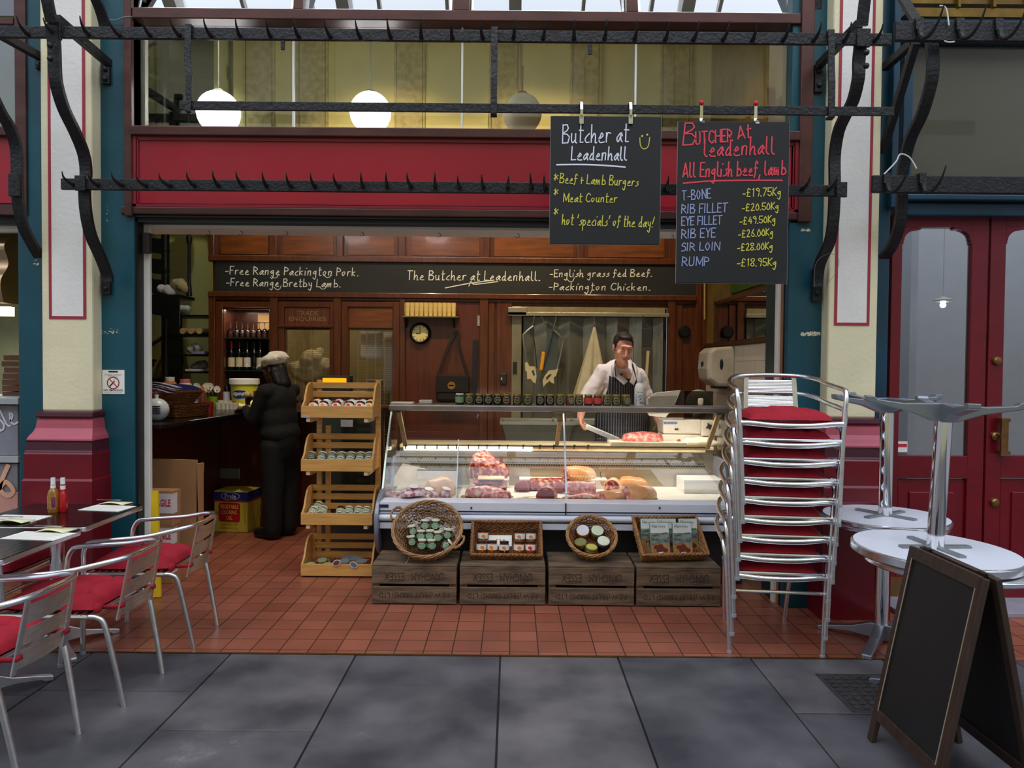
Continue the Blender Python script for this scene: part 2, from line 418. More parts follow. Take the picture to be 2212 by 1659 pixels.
def quarry():
 m = bpy.data.materials.new('quarry_tile'); m.use_nodes = True
 n = m.node_tree.nodes; l = m.node_tree.links; b = n['Principled BSDF']
 t = n.new('ShaderNodeTexCoord'); mp = n.new('ShaderNodeMapping'); S = .1507
 mp.inputs['Scale'].default_value = (1 / S, 1 / S, 1); mp.inputs['Location'].default_value = (20, -3.853 / S + 40, 0)
 l.new(t.outputs['Object'], mp.inputs[0])
 br = n.new('ShaderNodeTexBrick'); br.offset = 0.0; br.inputs['Scale'].default_value = 1; br.inputs['Brick Width'].default_value = 1; br.inputs['Row Height'].default_value = 1
 br.inputs['Mortar Size'].default_value = .022; br.inputs['Mortar Smooth'].default_value = .2; br.inputs['Bias'].default_value = 0
 br.inputs['Color1'].default_value = rgb((144, 80, 60)); br.inputs['Color2'].default_value = rgb((164, 95, 73)); br.inputs['Mortar'].default_value = rgb((62, 44, 34))
 l.new(mp.outputs[0], br.inputs[0])
 nz = n.new('ShaderNodeTexNoise'); nz.inputs['Scale'].default_value = 2.2; nz.inputs['Detail'].default_value = 6; l.new(t.outputs['Object'], nz.inputs['Vector'])
 mx = n.new('ShaderNodeMixRGB'); mx.blend_type = 'MULTIPLY'; mx.inputs[0].default_value = .7
 r = n.new('ShaderNodeValToRGB'); r.color_ramp.elements[0].position = .3; r.color_ramp.elements[0].color = (.62, .58, .56, 1); r.color_ramp.elements[1].position = .7; r.color_ramp.elements[1].color = (1.05, 1.05, 1.05, 1)
 l.new(nz.outputs['Fac'], r.inputs[0]); l.new(br.outputs['Color'], mx.inputs[1]); l.new(r.outputs[0], mx.inputs[2]); l.new(mx.outputs[0], b.inputs['Base Color'])
 b.inputs['Roughness'].default_value = .36
 bp = n.new('ShaderNodeBump'); bp.inputs['Strength'].default_value = .5; bp.inputs['Distance'].default_value = .004; bp.invert = True
 l.new(br.outputs['Fac'], bp.inputs['Height']); l.new(bp.outputs[0], b.inputs['Normal'])
 return m
TILE = quarry()
def slate():
 m = mat('slate_flagstone', (60, 60, 67), .5, c2=(108, 105, 108), scale=2.6, bump=.5, bscale=6, detail=12)
 n = m.node_tree.nodes; l = m.node_tree.links; b = n['Principled BSDF']
 src = b.inputs['Base Color'].links[0].from_socket
 gi = n.new('ShaderNodeNewGeometry'); r = n.new('ShaderNodeValToRGB')
 r.color_ramp.elements[0].color = (.70, .71, .76, 1); r.color_ramp.elements[1].color = (1.12, 1.08, 1.02, 1)
 l.new(gi.outputs['Random Per Island'], r.inputs[0])
 mx = n.new('ShaderNodeMixRGB'); mx.blend_type = 'MULTIPLY'; mx.inputs[0].default_value = 1
 l.new(src, mx.inputs[1]); l.new(r.outputs[0], mx.inputs[2])
 # pale scuffs with a shape of their own
 t = n.new('ShaderNodeTexCoord'); nz = n.new('ShaderNodeTexNoise'); nz.inputs['Scale'].default_value = 14; nz.inputs['Detail'].default_value = 10; nz.inputs['Roughness'].default_value = .8
 nz2 = n.new('ShaderNodeTexNoise'); nz2.inputs['Scale'].default_value = 1.3
 l.new(t.outputs['Object'], nz.inputs['Vector']); l.new(t.outputs['Object'], nz2.inputs['Vector'])
 ml = n.new('ShaderNodeMath'); ml.operation = 'MULTIPLY'; l.new(nz.outputs['Fac'], ml.inputs[0]); l.new(nz2.outputs['Fac'], ml.inputs[1])
 r2 = n.new('ShaderNodeValToRGB'); r2.color_ramp.elements[0].position = .34; r2.color_ramp.elements[0].color = (0, 0, 0, 1); r2.color_ramp.elements[1].position = .44
 r2.color_ramp.elements[1].color = (.5, .5, .5, 1)
 l.new(ml.outputs[0], r2.inputs[0])
 m2 = n.new('ShaderNodeMixRGB'); m2.inputs[2].default_value = rgb((140, 140, 150)); l.new(r2.outputs[0], m2.inputs[0]); l.new(mx.outputs[0], m2.inputs[1]); l.new(m2.outputs[0], b.inputs['Base Color'])
 return m
SLATE = slate()
def wtile():
 m = bpy.data.materials.new('white_wall_tile'); m.use_nodes = True
 n = m.node_tree.nodes; l = m.node_tree.links; b = n['Principled BSDF']
 t = n.new('ShaderNodeTexCoord'); s = n.new('ShaderNodeSeparateXYZ'); c = n.new('ShaderNodeCombineXYZ')
 l.new(t.outputs['Object'], s.inputs[0]); l.new(s.outputs['Y'], c.inputs['X']); l.new(s.outputs['Z'], c.inputs['Y'])
 mp = n.new('ShaderNodeMapping'); mp.inputs['Location'].default_value = (0.1, -1.715 + 10 * .155, 0); l.new(c.outputs[0], mp.inputs[0])
 br = n.new('ShaderNodeTexBrick'); br.inputs['Scale'].default_value = 1; br.inputs['Brick Width'].default_value = .6; br.inputs['Row Height'].default_value = .155; br.inputs['Mortar Size'].default_value = .002
 br.inputs['Color1'].default_value = rgb((222, 218, 206)); br.inputs['Color2'].default_value = rgb((226, 222, 212)); br.inputs['Mortar'].default_value = rgb((140, 132, 118))
 l.new(mp.outputs[0], br.inputs[0]); l.new(br.outputs[0], b.inputs['Base Color']); b.inputs['Roughness'].default_value = .2
 return m
WTILE = wtile()
# ------------------------------------------------------------------ ground
b = MB(); b.box(-5, 3.80, -.06, 6, 9.6, 0)
struct(b.build('floor', TILE))
b = MB()
cols = [(-6.0, -5.2, (2.2, 3.3)), (-5.19, -4.4, (2.7, 3.5)), (-4.39, -3.6, (2.0, 3.2)), (-3.59, -2.9, (2.6, 3.45)), (-2.89, -2.16, (2.3, 3.3)), (-2.15, -1.445, (2.15, 3.35)), (-1.437, -.80, (2.99,)), (-.792, -.052, (2.3, 3.43)), (-.044, .555, (2.2, 3.29)),
  (.563, 1.24, (2.4,)), (1.248, 1.92, (2.1, 3.19)), (1.928, 2.6, (2.5, 3.4)), (2.608, 3.3, (2.2, 3.3)), (3.308, 4.2, (2.6, 3.4)), (4.208, 5.2, (2.3, 3.2))]
for x0, x1, ys in cols:
 cuts = [-7.0] + [y - 1.15 * k for y in ys[:1] for k in (7, 6, 5, 4, 3, 2, 1)] + list(ys) + [3.795]
 for a, c in zip(cuts, cuts[1:]): b.box(x0, a + .004, -.06, x1, c - .004, random.uniform(-.002, .0015))
struct(b.build('floor_pavement', SLATE, bevel=.003))
b = MB(); b.box(-7, -7.5, -.10, 7, 3.80, -.012)
struct(b.build('floor_pavement_bed', mat('joint_grit', (44, 44, 48), .9, var=.3, scale=60)))
b = MB(); b.box(-5, 3.793, -.02, 2.1, 3.803, .004)
struct(b.build('trim_1', BRASS), 'thin brass edging strip between tiles and flagstones')
# drain cover in the flags at the right
d = thing('drain_cover', 'dark worn iron drain cover set in flagstones near the tiled edge', 'drain cover', (1.72, 3.40, 0))
b = MB(); b.box(-.22, -.2, -.01, .22, .2, .003); b.build('plate', mat('worn_drain_iron', (66, 64, 64), .6, metal=.3, var=.3, scale=30), d)
b = MB()
for i in range(9):
 for j in range(8): b.box(-.2 + i * .044, -.18 + j * .044, .003, -.2 + i * .044 + .026, -.18 + j * .044 + .026, .008)
b.build('raised_tread', mat('worn_drain_iron', (66, 64, 64)), d)['kind'] = 'stuff'
# ------------------------------------------------------------------ pillars
def pillar(side, x0, x1, lines):
 b = MB(); b.box(x0, 4.5, 1.2, x1, 5.1, 6.5)
 p = struct(b.build('wall_pillar_' + side, CREAM, bevel=.012))
 b = MB(); l0, l1, zb = lines
 b.box(l0, 4.497, zb, l1, 4.502, 6.4); b.build('pale_panel', CREAMW, p)
 b = MB(); t = .017
 for q in ((l0 - t, l0), (l1, l1 + t)): b.box(q[0], 4.4955, zb - t, q[1], 4.502, 6.4)
 b.box(l0 + .0002, 4.4955, zb - t, l1 - .0002, 4.502, zb); b.build('painted_line', STRIPE, p)
 def lev(b, zs):
  rs = []
  for z, e in zs:
   a, c, f = x0 - e, x1 + e, 4.5 - 2 * e
   rs.append([(a, f, z), (c, f, z), (c, 5.1, z), (a, 5.1, z)])
  b.rings(rs)
 b = MB(); lev(b, [(1.165, .014), (1.172, .02), (1.195, .018), (1.203, .006)]); b.build('plinth_cap', PLUM, p)
 b = MB(); lev(b, [(1.03, .042), (1.04, .041), (1.055, .036), (1.075, .026), (1.10, .018), (1.13, .0155), (1.15, .013), (1.166, .006)]); b.build('ogee_moulding', ROSE, p)
 b = MB(); lev(b, [(.962, .047), (.972, .044), (1.02, .042), (1.031, .045)]); b.build('plinth_band', PLUM, p)
 b = MB(); lev(b, [(0, .056), (.79, .056), (.803, .05), (.95, .05), (.963, .045)]); b.build('plinth_block', DKRED, p)
 return p
pillar('left', -2.857, -2.548, (W(112, 560, 4.5).x, W(180, 560, 4.5).x, W(146, 683, 4.5).z))
pillar('right', 1.915, 2.213, (W(1810, 560, 4.5).x, W(1874, 560, 4.5).x, W(1841, 697, 4.5).z))
# teal pilasters
b = MB(); b.box(-2.56, 4.60, 0, -2.345, 4.70, 6.5); struct(b.build('trim_2', TEAL, bevel=.006), 'teal painted pilaster left of shop opening')
b = MB(); b.box(1.705, 4.60, 0, 1.93, 5.0, 6.5); struct(b.build('trim_3', TEAL, bevel=.006), 'teal painted pilaster right of shop opening')
b = MB(); b.box(-3.06, 4.60, 0, -2.84, 5.0, 6.5); b.box(-3.085, 4.63, 0, -3.05, 4.9, 2.4); struct(b.build('trim_4', TEAL, bevel=.006), 'teal pilaster left of the left pillar')
b = MB(); b.box(2.20, 4.66, 0, 2.36, 5.0, 6.5); b.box(2.33, 4.60, 2.5, 2.37, 4.7, 6.5); struct(b.build('trim_5', mat('blue_teal_paint', (14, 58, 78), .35, var=.2, scale=2.5), bevel=.006), 'blue teal post between right pillar and red doors')
# flaking paint marks on the pilasters
b = MB()
for cx, cy, w_, h_, k in ((748, 722, 40, 7, 26), ):
 pass
def flakes(cx, cy, w_, h_, k, Y=4.5985, r=.006):
 for _ in range(k):
  p = W(cx + random.uniform(-w_, w_), cy + random.uniform(-h_, h_), Y)
  n = 6; q = random.uniform(.3, 1) * r
  b.flat([(q * random.uniform(.6, 1.6) * math.cos(2 * PI * i / n) * 1.6, q * random.uniform(.6, 1.2) * math.sin(2 * PI * i / n)) for i in range(n)], (p, FRONT[0], FRONT[1]), random.uniform(0, .0008))
flakes(1751, 721, 20, 4, 60); flakes(1740, 497, 9, 2, 14); flakes(240, 715, 20, 6, 22, r=.004); flakes(78, 567, 6, 6, 8, r=.005); flakes(232, 460, 2, 18, 14, r=.002)
struct(b.build('trim_6', mat('bare_paint_fleck', (214, 206, 180), .7)), 'cream flecks of chipped paint on the teal pilasters')
# ------------------------------------------------------------------ shop front above the opening
FX0, FX1 = -2.39, 1.83
b = MB()
b.box(FX0, 4.57, 2.40, -2.345, 4.76, 6.4); b.box(1.75, 4.57, 2.40, FX1, 4.76, 6.4)
b.box(-2.345, 4.58, 3.607, 1.75, 4.74, 3.672)
b.box(-2.345, 4.56, 2.893, 1.75, 4.74, 2.95)
b.box(-2.42, 4.585, 2.415, 1.79, 4.76, 2.462)
struct(b.build('window_1', BRONZE, bevel=.006), 'bronze brown frame of the big shop window')
win1 = bpy.data.objects['window_1']
b = MB(); b.box(-2.345, 4.60, 2.462, 1.75, 4.70, 2.893)
fas = struct(b.build('wall_fascia', FASCIA), 'crimson painted fascia board above the shop opening')
b = MB()
for z0, z1, y in ((2.462, 2.478, 4.585), (2.482, 2.49, 4.59), (2.87, 2.893, 4.59)): b.box(-2.345, y, z0, 1.75, 4.61, z1)
b.box(-2.345, 4.585, 2.462, -2.325, 4.61, 2.893); b.box(1.73, 4.585, 2.462, 1.75, 4.61, 2.893)
b.box(-2.32, 4.59, 2.478, -2.313, 4.61, 2.88); b.box(1.718, 4.59, 2.478, 1.725, 4.61, 2.88)
b.build('fascia_moulding', mat('fascia_moulding_paint', (140, 30, 46), .3), fas)
# glazing
b = MB(); b.box(-2.345, 4.68, 2.95, 1.75, 4.686, 3.607); b.build('pane', GLASSP, win1)
b = MB()
for px in (633, 998, 1373):
 x = W(px, 190, 4.67).x; b.box(x - .006, 4.672, 2.95, x + .006, 4.694, 3.607)
b.build('glazing_bead', WHITEP, win1)
# black roller shutter box under the bronze beam
b = MB(); b.box(-2.36, 4.62, 2.372, 1.78, 4.76, 2.416); b.box(-2.34, 4.60, 2.40, 1.76, 4.64, 2.412)
struct(b.build('trim_7', BLACKP), 'black shutter box over the opening')
b = MB(); b.box(-2.40, 4.70, 2.355, 1.745, 4.95, 2.375)
sof = struct(b.build('trim_8', WHITEP), 'white soffit board of the shop opening')
b = MB()
for px in (450, 520, 618, 782, 948, 1118, 1452):
 o = W(px, 490, 4.80); o.z = 2.355
 b.tube([o + Vector((.012 * math.cos(a), 0, -.016 + .012 * math.sin(a))) for a in [PI / 2 - .1 * 0 + i * -.55 for i in range(9)]] , .0018, 5)
 b.tube([o, o + Vector((0, 0, -.006))], .0018, 5)
b.build('cup_hook', mat('dark_hook_wire', (60, 54, 48), .4, metal=.8), sof)
# white jambs
b = MB(); b.box(-2.40, 4.70, 0, -2.30, 4.735, 2.36); struct(b.build('trim_9', WHITEP, bevel=.004), 'white left jamb of the shop opening')
b = MB(); b.box(1.678, 4.70, 0, 1.76, 4.75, 2.36); struct(b.build('trim_10', WHITEP, bevel=.004), 'white right jamb of the shop opening')
b = MB(); b.box(1.69, 4.75, 0, 1.76, 4.94, 2.36); struct(b.build('trim_11', TEALD), 'dark teal return inside the right jamb')
b = MB(); b.box(1.697, 4.66, 0, 1.707, 4.70, 2.36); struct(b.build('trim_12', mat('orange_undercoat', (150, 96, 60), .6)), 'thin worn edge of the right pilaster')
b = MB(); b.box(-2.345, 4.62, 0, -2.335, 4.70, 2.40); struct(b.build('trim_13', BLACKP), 'black shutter guide beside the left jamb')
b = MB(); b.box(1.70, 4.655, 0, 1.712, 4.7, 2.40); struct(b.build('trim_14', BLACKP), 'black shutter guide beside the right jamb')
# white inner reveals seen through the big window
b = MB(); b.box(-2.40, 4.69, 2.42, -2.318, 4.725, 5.0); struct(b.build('trim_15', WHITEP), 'white reveal behind the left of the big window')
b = MB(); b.box(1.70, 4.69, 2.9, 1.80, 5.0, 5.0); struct(b.build('trim_16', WHITEP), 'white reveal behind the right of the big window')
# hopper windows above
hop = [(293, 637), (657, 980), (1015, 1352), (1375, 1716)]
b = MB()
for a, c in ((637, 657), (980, 1015), (1352, 1375)):
 b.box(W(a, 20, 4.62).x, 4.585, 3.672, W(c, 20, 4.62).x, 4.72, 6.4)
b.box(-2.345, 4.6, 4.45, 1.75, 4.72, 4.6)
b.build('mullion', BRONZE, win1, bevel=.005)
TLT = R(19)
HOPG = glass('hopper_glass', (.80, .84, .86), 5.0, 1.6)
for i, (a, c) in enumerate(hop):
 x0, x1 = W(a, 20, 4.66).x + .01, W(c, 20, 4.66).x - .01
 M = Matrix.Translation((0, 4.66, 3.69)) @ Matrix.Rotation(-TLT, 4, 'X')
 b = MB(M); b.box(x0 + .012, -.003, .012, x1 - .012, .003, .72)
 h = struct(b.build('window_%d' % (i + 2), HOPG), 'tilted hopper window above the shop front')
 b = MB(M); b.box(x0, -.012, 0, x1, .012, .012); b.box(x0, -.012, .72, x1, .012, .735)
 for x in (x0, x1 - .014): b.box(x, -.012, 0, x + .014, .012, .735)
 b.build('sash_frame', STEELB, h)
# facade above, arcade opposite and its glazed roof (seen in reflections)
b = MB(); b.box(-7, 4.62, 4.6, 7, 4.9, 8.5); struct(b.build('wall_front_upper', CREAM))
b = MB(); b.box(-7.5, -6.4, 0, 7.5, -6.0, 8.5)
ow = struct(b.build('wall_opposite', mat('opposite_cream', (212, 206, 164), .7, var=.08, scale=1.5)))
b = MB()
for i in range(-4, 5):
 x = i * 1.84 - .2
 b.box(x - .20, -6.0, 3.6, x + .20, -5.9, 8.5); b.box(x - .26, -6.0, 4.7, x + .26, -5.86, 4.95)
b.build('pilaster', mat('pilaster_cream', (190, 180, 126), .7, var=.25, scale=9), ow)
b = MB(); b.box(-7, -6, 3.3, 7, -5.7, 3.6); b.box(-7, -6, 8.2, 7, -5.6, 8.5)
b.build('cornice', mat('cornice_cream', (214, 206, 160), .7), ow)
b = MB()
for i in range(-6, 7): b.box(i - .025, -6.2, 10.0, i + .025, 4.8, 10.12)
for j in range(9): b.box(-7, -6 + j * 1.3, 10.0, 7, -5.94 + j * 1.3, 10.14)
for i in (-5, -2.5, 0, 2.5, 5): b.box(i - .09, -6.2, 9.85, i + .09, 4.8, 10.2)
struct(b.build('ceiling_roof_bars', WHITEP), 'white glazing bars of the arcade roof')
# ------------------------------------------------------------------ interior shell
INCREAM = mat('interior_cream', (226, 220, 150), .7, var=.08, scale=2)
YELG = mat('yellow_green_plaster', (206, 196, 112), .75, c2=(176, 178, 130), scale=1.3, detail=3)
b = MB(); b.box(2.03, 4.95, 0, 2.15, 8.3, 1.715); wr = struct(b.build('wall_right', WTILE))
b = MB(); b.box(2.03, 4.95, 1.745, 2.15, 8.3, 5.2); struct(b.build('wall_right_upper', mat('olive_plaster', (120, 96, 40), .7, var=.2)))
b = MB(); b.box(2.00, 4.95, 1.715, 2.15, 8.3, 1.747); b.box(2.02, 4.95, 1.70, 2.1, 8.3, 1.718); struct(b.build('trim_17', WOODM), 'mahogany dado rail above the white wall tiles')
b = MB(); b.box(-4.95, 4.7, 0, -4.8, 9.5, 5.2); struct(b.build('wall_left', YELG))
b = MB(); b.box(-4.8, 8.75, 0, -2.7, 8.85, 5.2); b.box(-3.13, 7.78, 0, -3.08, 8.8, 5.2); struct(b.build('wall_back_left', YELG))
b = MB(); b.box(-4.9, 4.76, 5.2, 2.2, 9.6, 5.3); struct(b.build('ceiling', mat('ceiling_white', (226, 222, 206), .8)))
b = MB(); b.box(-2.9, 7.72, 3.55, 2.1, 7.80, 5.2); wb = struct(b.build('wall_back_upper', INCREAM))
b = MB()
for px in (560, 675, 885, 1090, 1265, 1460, 1600):
 x = W(px, 190, 7.7).x; b.box(x - .13, 7.69, 3.6, x + .13, 7.72, 5.2); b.box(x - .16, 7.685, 3.9, x - .14, 7.72, 5.2); b.box(x + .14, 7.685, 3.9, x + .16, 7.72, 5.2)
b.build('reflected_pilaster', mat('reflected_pattern', (176, 166, 112), .7, c2=(206, 198, 146), scale=16, detail=1), wb)  # window reflection of the opposite pilasters, built as raised strips on this wall
b = MB(); b.box(-2.9, 7.6, 3.50, 2.05, 7.8, 3.6); struct(b.build('trim_18', WOODM), 'mahogany cornice above the back panelling')
b = MB(); b.box(-3.06, 4.74, 2.4, -2.4, 4.9, 5.2); b.box(-3.06, 4.74, 0, -2.40, 4.80, 2.4); struct(b.build('wall_front_left', INCREAM))
b = MB(); b.box(1.76, 4.86, 0, 2.14, 4.96, 5.2); struct(b.build('wall_front_right', INCREAM))
# ------------------------------------------------------------------ mahogany back wall
YB = 7.75
def bx(px, py=780, Y=YB): return W(px, py, Y).x
def bz(py, px=1000, Y=YB): return W(px, py, Y).z
def holes_wall(b, x0, x1, z0, z1, y0, y1, holes):
 xs = sorted({x0, x1, *[h[0] for h in holes], *[h[1] for h in holes]}); zs = sorted({z0, z1, *[h[2] for h in holes], *[h[3] for h in holes]})
 for a, c in zip(xs, xs[1:]):
  for d, e in zip(zs, zs[1:]):
   mx, mz = (a + c) / 2, (d + e) / 2
   if not any(h[0] < mx < h[1] and h[2] < mz < h[3] for h in holes): b.box(a, y0, d, c, y1, e)
HC = (bx(484), bx(583), bz(872, 530), bz(668, 530))
H1 = (bx(617), bx(713), bz(871, 660), bz(708, 660))
H2 = (bx(753), bx(849), bz(874, 800), bz(709, 800))
H1L = (bx(617), bx(713), .3, bz(884, 660)); H2L = (bx(753), bx(849), .3, bz(884, 800))
HD = (bx(1108), bx(1442), 0.0, bz(664, 1270))
b = MB(); holes_wall(b, bx(460), 2.03, 0, 3.55, YB, YB + .06, [HC, H1, H2, H1L, H2L, HD])
struct(b.build('wall_back', WOODM))
PN = [0]
def post(b, px0, px1, py0, py1, d=.03, pxz=None):
 PN[0] += 1; d += .0004 * (PN[0] % 40)
 z = pxz or (px0 + px1) / 2; b.box(bx(px0), YB - d, bz(py1, z), bx(px1), YB + .001, bz(py0, z))
b = MB()
for a, c in ((454, 468), (586, 602), (722, 738), (864, 876), (1036, 1054), (1440, 1456)): post(b, a, c, 638, 1110, .045)
for a, c in ((1054, 1068), (1072, 1106)): post(b, a, c, 645, 1110, .02)
for a, c in ((454, 466), (584, 600), (727, 742), (860, 876), (1044, 1056), (1244, 1258), (1440, 1462)): post(b, a, c, 430, 566, .04)
post(b, 454, 1500, 557, 569, .05, 980); post(b, 454, 1500, 635, 646, .055, 980); post(b, 454, 1500, 646, 652, .03, 980)
# cabinet and hatch rails
for a, c in ((468, 586), (602, 722), (738, 864)): post(b, a, c, 652, 664, .02)
post(b, 602, 722, 702, 708, .035); post(b, 602, 864, 873, 881, .05, 720)
for a, c in ((602, 615), (713, 722), (738, 752), (849, 864), (468, 483), (583, 588)): post(b, a, c, 652, 1000, .02)
b.box(bx(1456), YB - .02, 0, bx(1472), YB, bz(650, 1460)); b.box(bx(1500), YB - .03, 0, bx(1512), YB, bz(600, 1500))
struct(b.build('trim_19', WOODM, bevel=.006), 'mahogany posts and rails of the back wall')
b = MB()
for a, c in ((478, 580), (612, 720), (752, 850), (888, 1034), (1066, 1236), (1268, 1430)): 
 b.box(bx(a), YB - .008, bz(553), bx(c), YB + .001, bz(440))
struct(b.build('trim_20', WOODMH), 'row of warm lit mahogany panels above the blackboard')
# low ceiling-side light door and alcove door panel
b = MB(); b.box(bx(878), YB - .012, 0, bx(1036), YB, bz(650, 950)); b.box(bx(1033), YB - .02, 0.0, bx(1037), YB, bz(650, 1035))
dr = struct(b.build('door_1', mat('red_mahogany_door', (86, 38, 18), .38, var=.22, scale=4, stretch=(6, 6, .6), coat=.3)), 'plain mahogany door behind the wall clock')
b = MB(); b.box(bx(1031), YB - .03, bz(704, 1034), bx(1037), YB - .01, bz(682, 1034)); b.build('hinge', STEELB, dr)
b = MB(); b.obox((bx(1088), YB - .03, bz(818, 1088)), (.07, .03, .12)); sw = b.build('isolator_switch', DARKG, None, bevel=.01)
tag(sw, 'grey switch with yellow tab on the post left of steel strips', 'switch')
b = MB(); b.obox((bx(1084), YB - .048, bz(818, 1084)), (.016, .012, .03)); b.build('toggle', mat('switch_yellow', (206, 176, 60), .5), sw)
# sign board in the hatch
b = MB(); b.box(bx(617), YB - .012, bz(702, 660), bx(712), YB, bz(664, 660))
sg = tag(b.build('sign_board', mat('striped_walnut', (98, 50, 30), .4, var=.35, scale=6, stretch=(14, 4, .3), coat=.3)), 'walnut hatch board reading TRADE ENQUIRIES in raised letters', 'sign')
b = MB(); o = W(664.5, 676.5, YB - .013); ptext(b, 'TRADE', (o, *FRONT), bx(687) - bx(641), .05, .001, bold=.012)
o = W(664.5, 689.5, YB - .013); ptext(b, 'ENQUIRIES', (o, *FRONT), bx(704) - bx(624), .055, .001, bold=.012)
b.build('raised_lettering', mat('tarnished_gilt', (150, 128, 84), .45, metal=.4), sg)
# third bay wood panel
b = MB(); b.box(bx(755), YB - .01, bz(708, 800), bx(848), YB, bz(664, 800)); struct(b.build('trim_21', WOODMH), 'plain mahogany panel above the second hatch')
# long blackboard
b = MB(); x0, x1 = bx(468), bx(1500); z0, z1 = bz(635, 980), bz(568, 980)
b.box(x0, YB - .03, z0, x1, YB, z1)
bb = tag(b.build('menu_board', LBOARD2), 'long green-black chalkboard running across the panelling above the hatches', 'blackboard')
YW = YB - .032
for s, l, r, h in (('-Free Range Packington Pork.', (487, 592), (774, 596), 17), ('-Free Range Bretby Lamb.', (489, 617), (735, 620), 16),
    ('The Butcher at Leadenhall.', (880, 604), (1166, 606), 19), ('-English grass fed Beef.', (1188, 598), (1408, 597), 15), ('-Packington Chicken.', (1186, 626), (1404, 627), 15)):
 b = MB(); wpx(b, s, l, r, h, YW, .0085, .1, gap=2.0); b.build('chalk_line', CHALK_C, bb)
b = MB(); ribbon(b, spline([(0, 0, 0), (.25, .05, 0), (.5, .085, 0)], 5), (W(962, 622, YW), *FRONT), .01); b.build('chalk_flourish', CHALK_C, bb)
b = MB(); ribbon(b, spline([(0, .0, 0), (.02, .05, 0), (.06, .02, 0), (.3, .05, 0)], 5), (W(1013, 618, YW), *FRONT), .009); b.build('chalk_flourish', CHALK_C, bb)
for px, py in ((586, 598), (700, 597), (592, 623), (1225, 606), (1262, 634), (690, 622)):
 b = MB(); ribbon(b, spline([(0, .012, 0), (.03, -.012, 0), (.06, -.004, 0), (.075, .03, 0)], 4), (W(px, py, YW), *FRONT), .007); b.build('chalk_flourish', CHALK_C, bb)
# ------------------------------------------------------------------ hatch back room and wine cabinet
BR = mat('office_cream', (188, 176, 136), .7, var=.08)
b = MB(); b.box(bx(600) - .6, 9.0, 0, bx(870) + .6, 9.05, 3.2); b.box(bx(600) - .6, 7.82, 3.2, bx(870) + .6, 9.05, 3.25); b.box(bx(870) + .55, 7.82, 0, bx(870) + .6, 9.05, 3.2); b.box(bx(588), 7.82, 0, bx(588) + .05, 9.05, 3.2)
struct(b.build('wall_office', BR), 'cream walls of the small office behind the hatches')
b = MB(); b.box(bx(592) , 7.82, .95, bx(870) + .5, 8.6, 1.0); b.box(bx(592), 8.55, 0, bx(870) + .5, 8.6, .95); struct(b.build('trim_22', WOODD), 'worktop behind the hatches')
ld = bpy.data.lights.new('office_lamp', 'POINT'); ld.energy = 13; ld.color = (1, .88, .64); ld.shadow_soft_size = .12
lo = bpy.data.objects.new('office_lamp', ld); lo.location = (bx(700), 7.98, 2.85); COL.objects.link(lo)
def blind(h, label, n):
 x0, x1, z0, z1 = h
 t = thing('venetian_blind', label, 'blind', ((x0 + x1) / 2, YB + .03, z0))
 b = MB(Matrix.Translation((-(x0 + x1) / 2, 0, 0)))
 for i in range(n):
  z = (z1 - z0) * (i + .5) / n
  b.obox(((x0 + x1) / 2, 0, z), (x1 - x0 - .01, .014, .0012), Euler((R(8), 0, 0)))
 b.build('slats', mat('bronze_slat', (112, 92, 60), .35, metal=.5), t)
 b = MB()
 for u in (-.3, -.1, .1, .3): b.tube([(u * (x1 - x0), -.012, 0), (u * (x1 - x0), -.012, z1 - z0)], .0022, 5)
 b.build('ladder_cord', mat('cord_tan', (150, 130, 90), .7), t)
 b = MB(); b.box(-(x1 - x0) / 2, -.02, z1 - z0 - .02, (x1 - x0) / 2, .02, z1 - z0); b.build('head_rail', WOODD, t)
blind(H1, 'bronze venetian blind in the hatch under TRADE ENQUIRIES', 40)
blind(H2, 'bronze venetian blind in hatch with white papers behind it', 40)
blind(H1L, 'lower venetian blind behind the woman in black', 26)
blind(H2L, 'lower venetian blind behind the wooden rack', 26)
# things behind the blinds
def cloth_heap(name, label, cat, pts, c, m):
 b = MB()
 for p, r in pts: b.ball(Vector(p), r, 12)
 o = b.build(name, m, None, smooth=2)
 md = o.modifiers.new('merge', 'REMESH'); md.mode = 'VOXEL'; md.voxel_size = .014; md.use_smooth_shade = True
 tx = bpy.data.textures.new('folds', 'CLOUDS'); tx.noise_scale = .09
 dm = o.modifiers.new('folds', 'DISPLACE'); dm.texture = tx; dm.strength = .06; dm.mid_level = .5
 return tag(o, label, cat)
p0 = W(672, 820, 8.1)
cloth_heap('bag', 'crumpled white carrier bag behind the blind of TRADE ENQUIRIES hatch', 'bag', [(p0 + Vector((x, 0, z)), r) for x, z, r in ((-.14, .1, .11), (.02, .2, .14), (.15, .12, .12), (.03, .08, .15), (.08, .28, .07), (-.05, .05, .1))], None, mat('white_bag', (222, 204, 160), .6, var=.15))
def box_thing(name, label, cat, p, size, m, rot=None, group=None, bev=.003):
 b = MB(); b.obox((0, 0, size[2] / 2), size)
 o = b.build(name, m, None, bevel=bev); o.location = p
 if rot: o.rotation_euler = rot
 return tag(o, label, cat, group)
for i, (px, n) in enumerate(((768, 16), (814, 26))):
 base = W(px, 872, 8.12); base.z = 1.0
 for k in range(n):
  if k == 0:
   b = MB(); b.lathe([(.001, .0), (.06, 0), (.095, .012), (.12, .018), (.12, .0215), (.09, .015), (.05, .006), (.001, .006)], 20)
   pl = b.build('dinner_plate', WHITE, None, smooth=True); pl.location = base
   tag(pl, 'white dinner plate in the %s stack behind the second blind' % ('short left' if i == 0 else 'tall right'), 'plate', 'plates stacked behind the blind, ' + ('left' if i == 0 else 'right'))
  else: dup(pl, base + Vector((0, 0, k * .0125)))
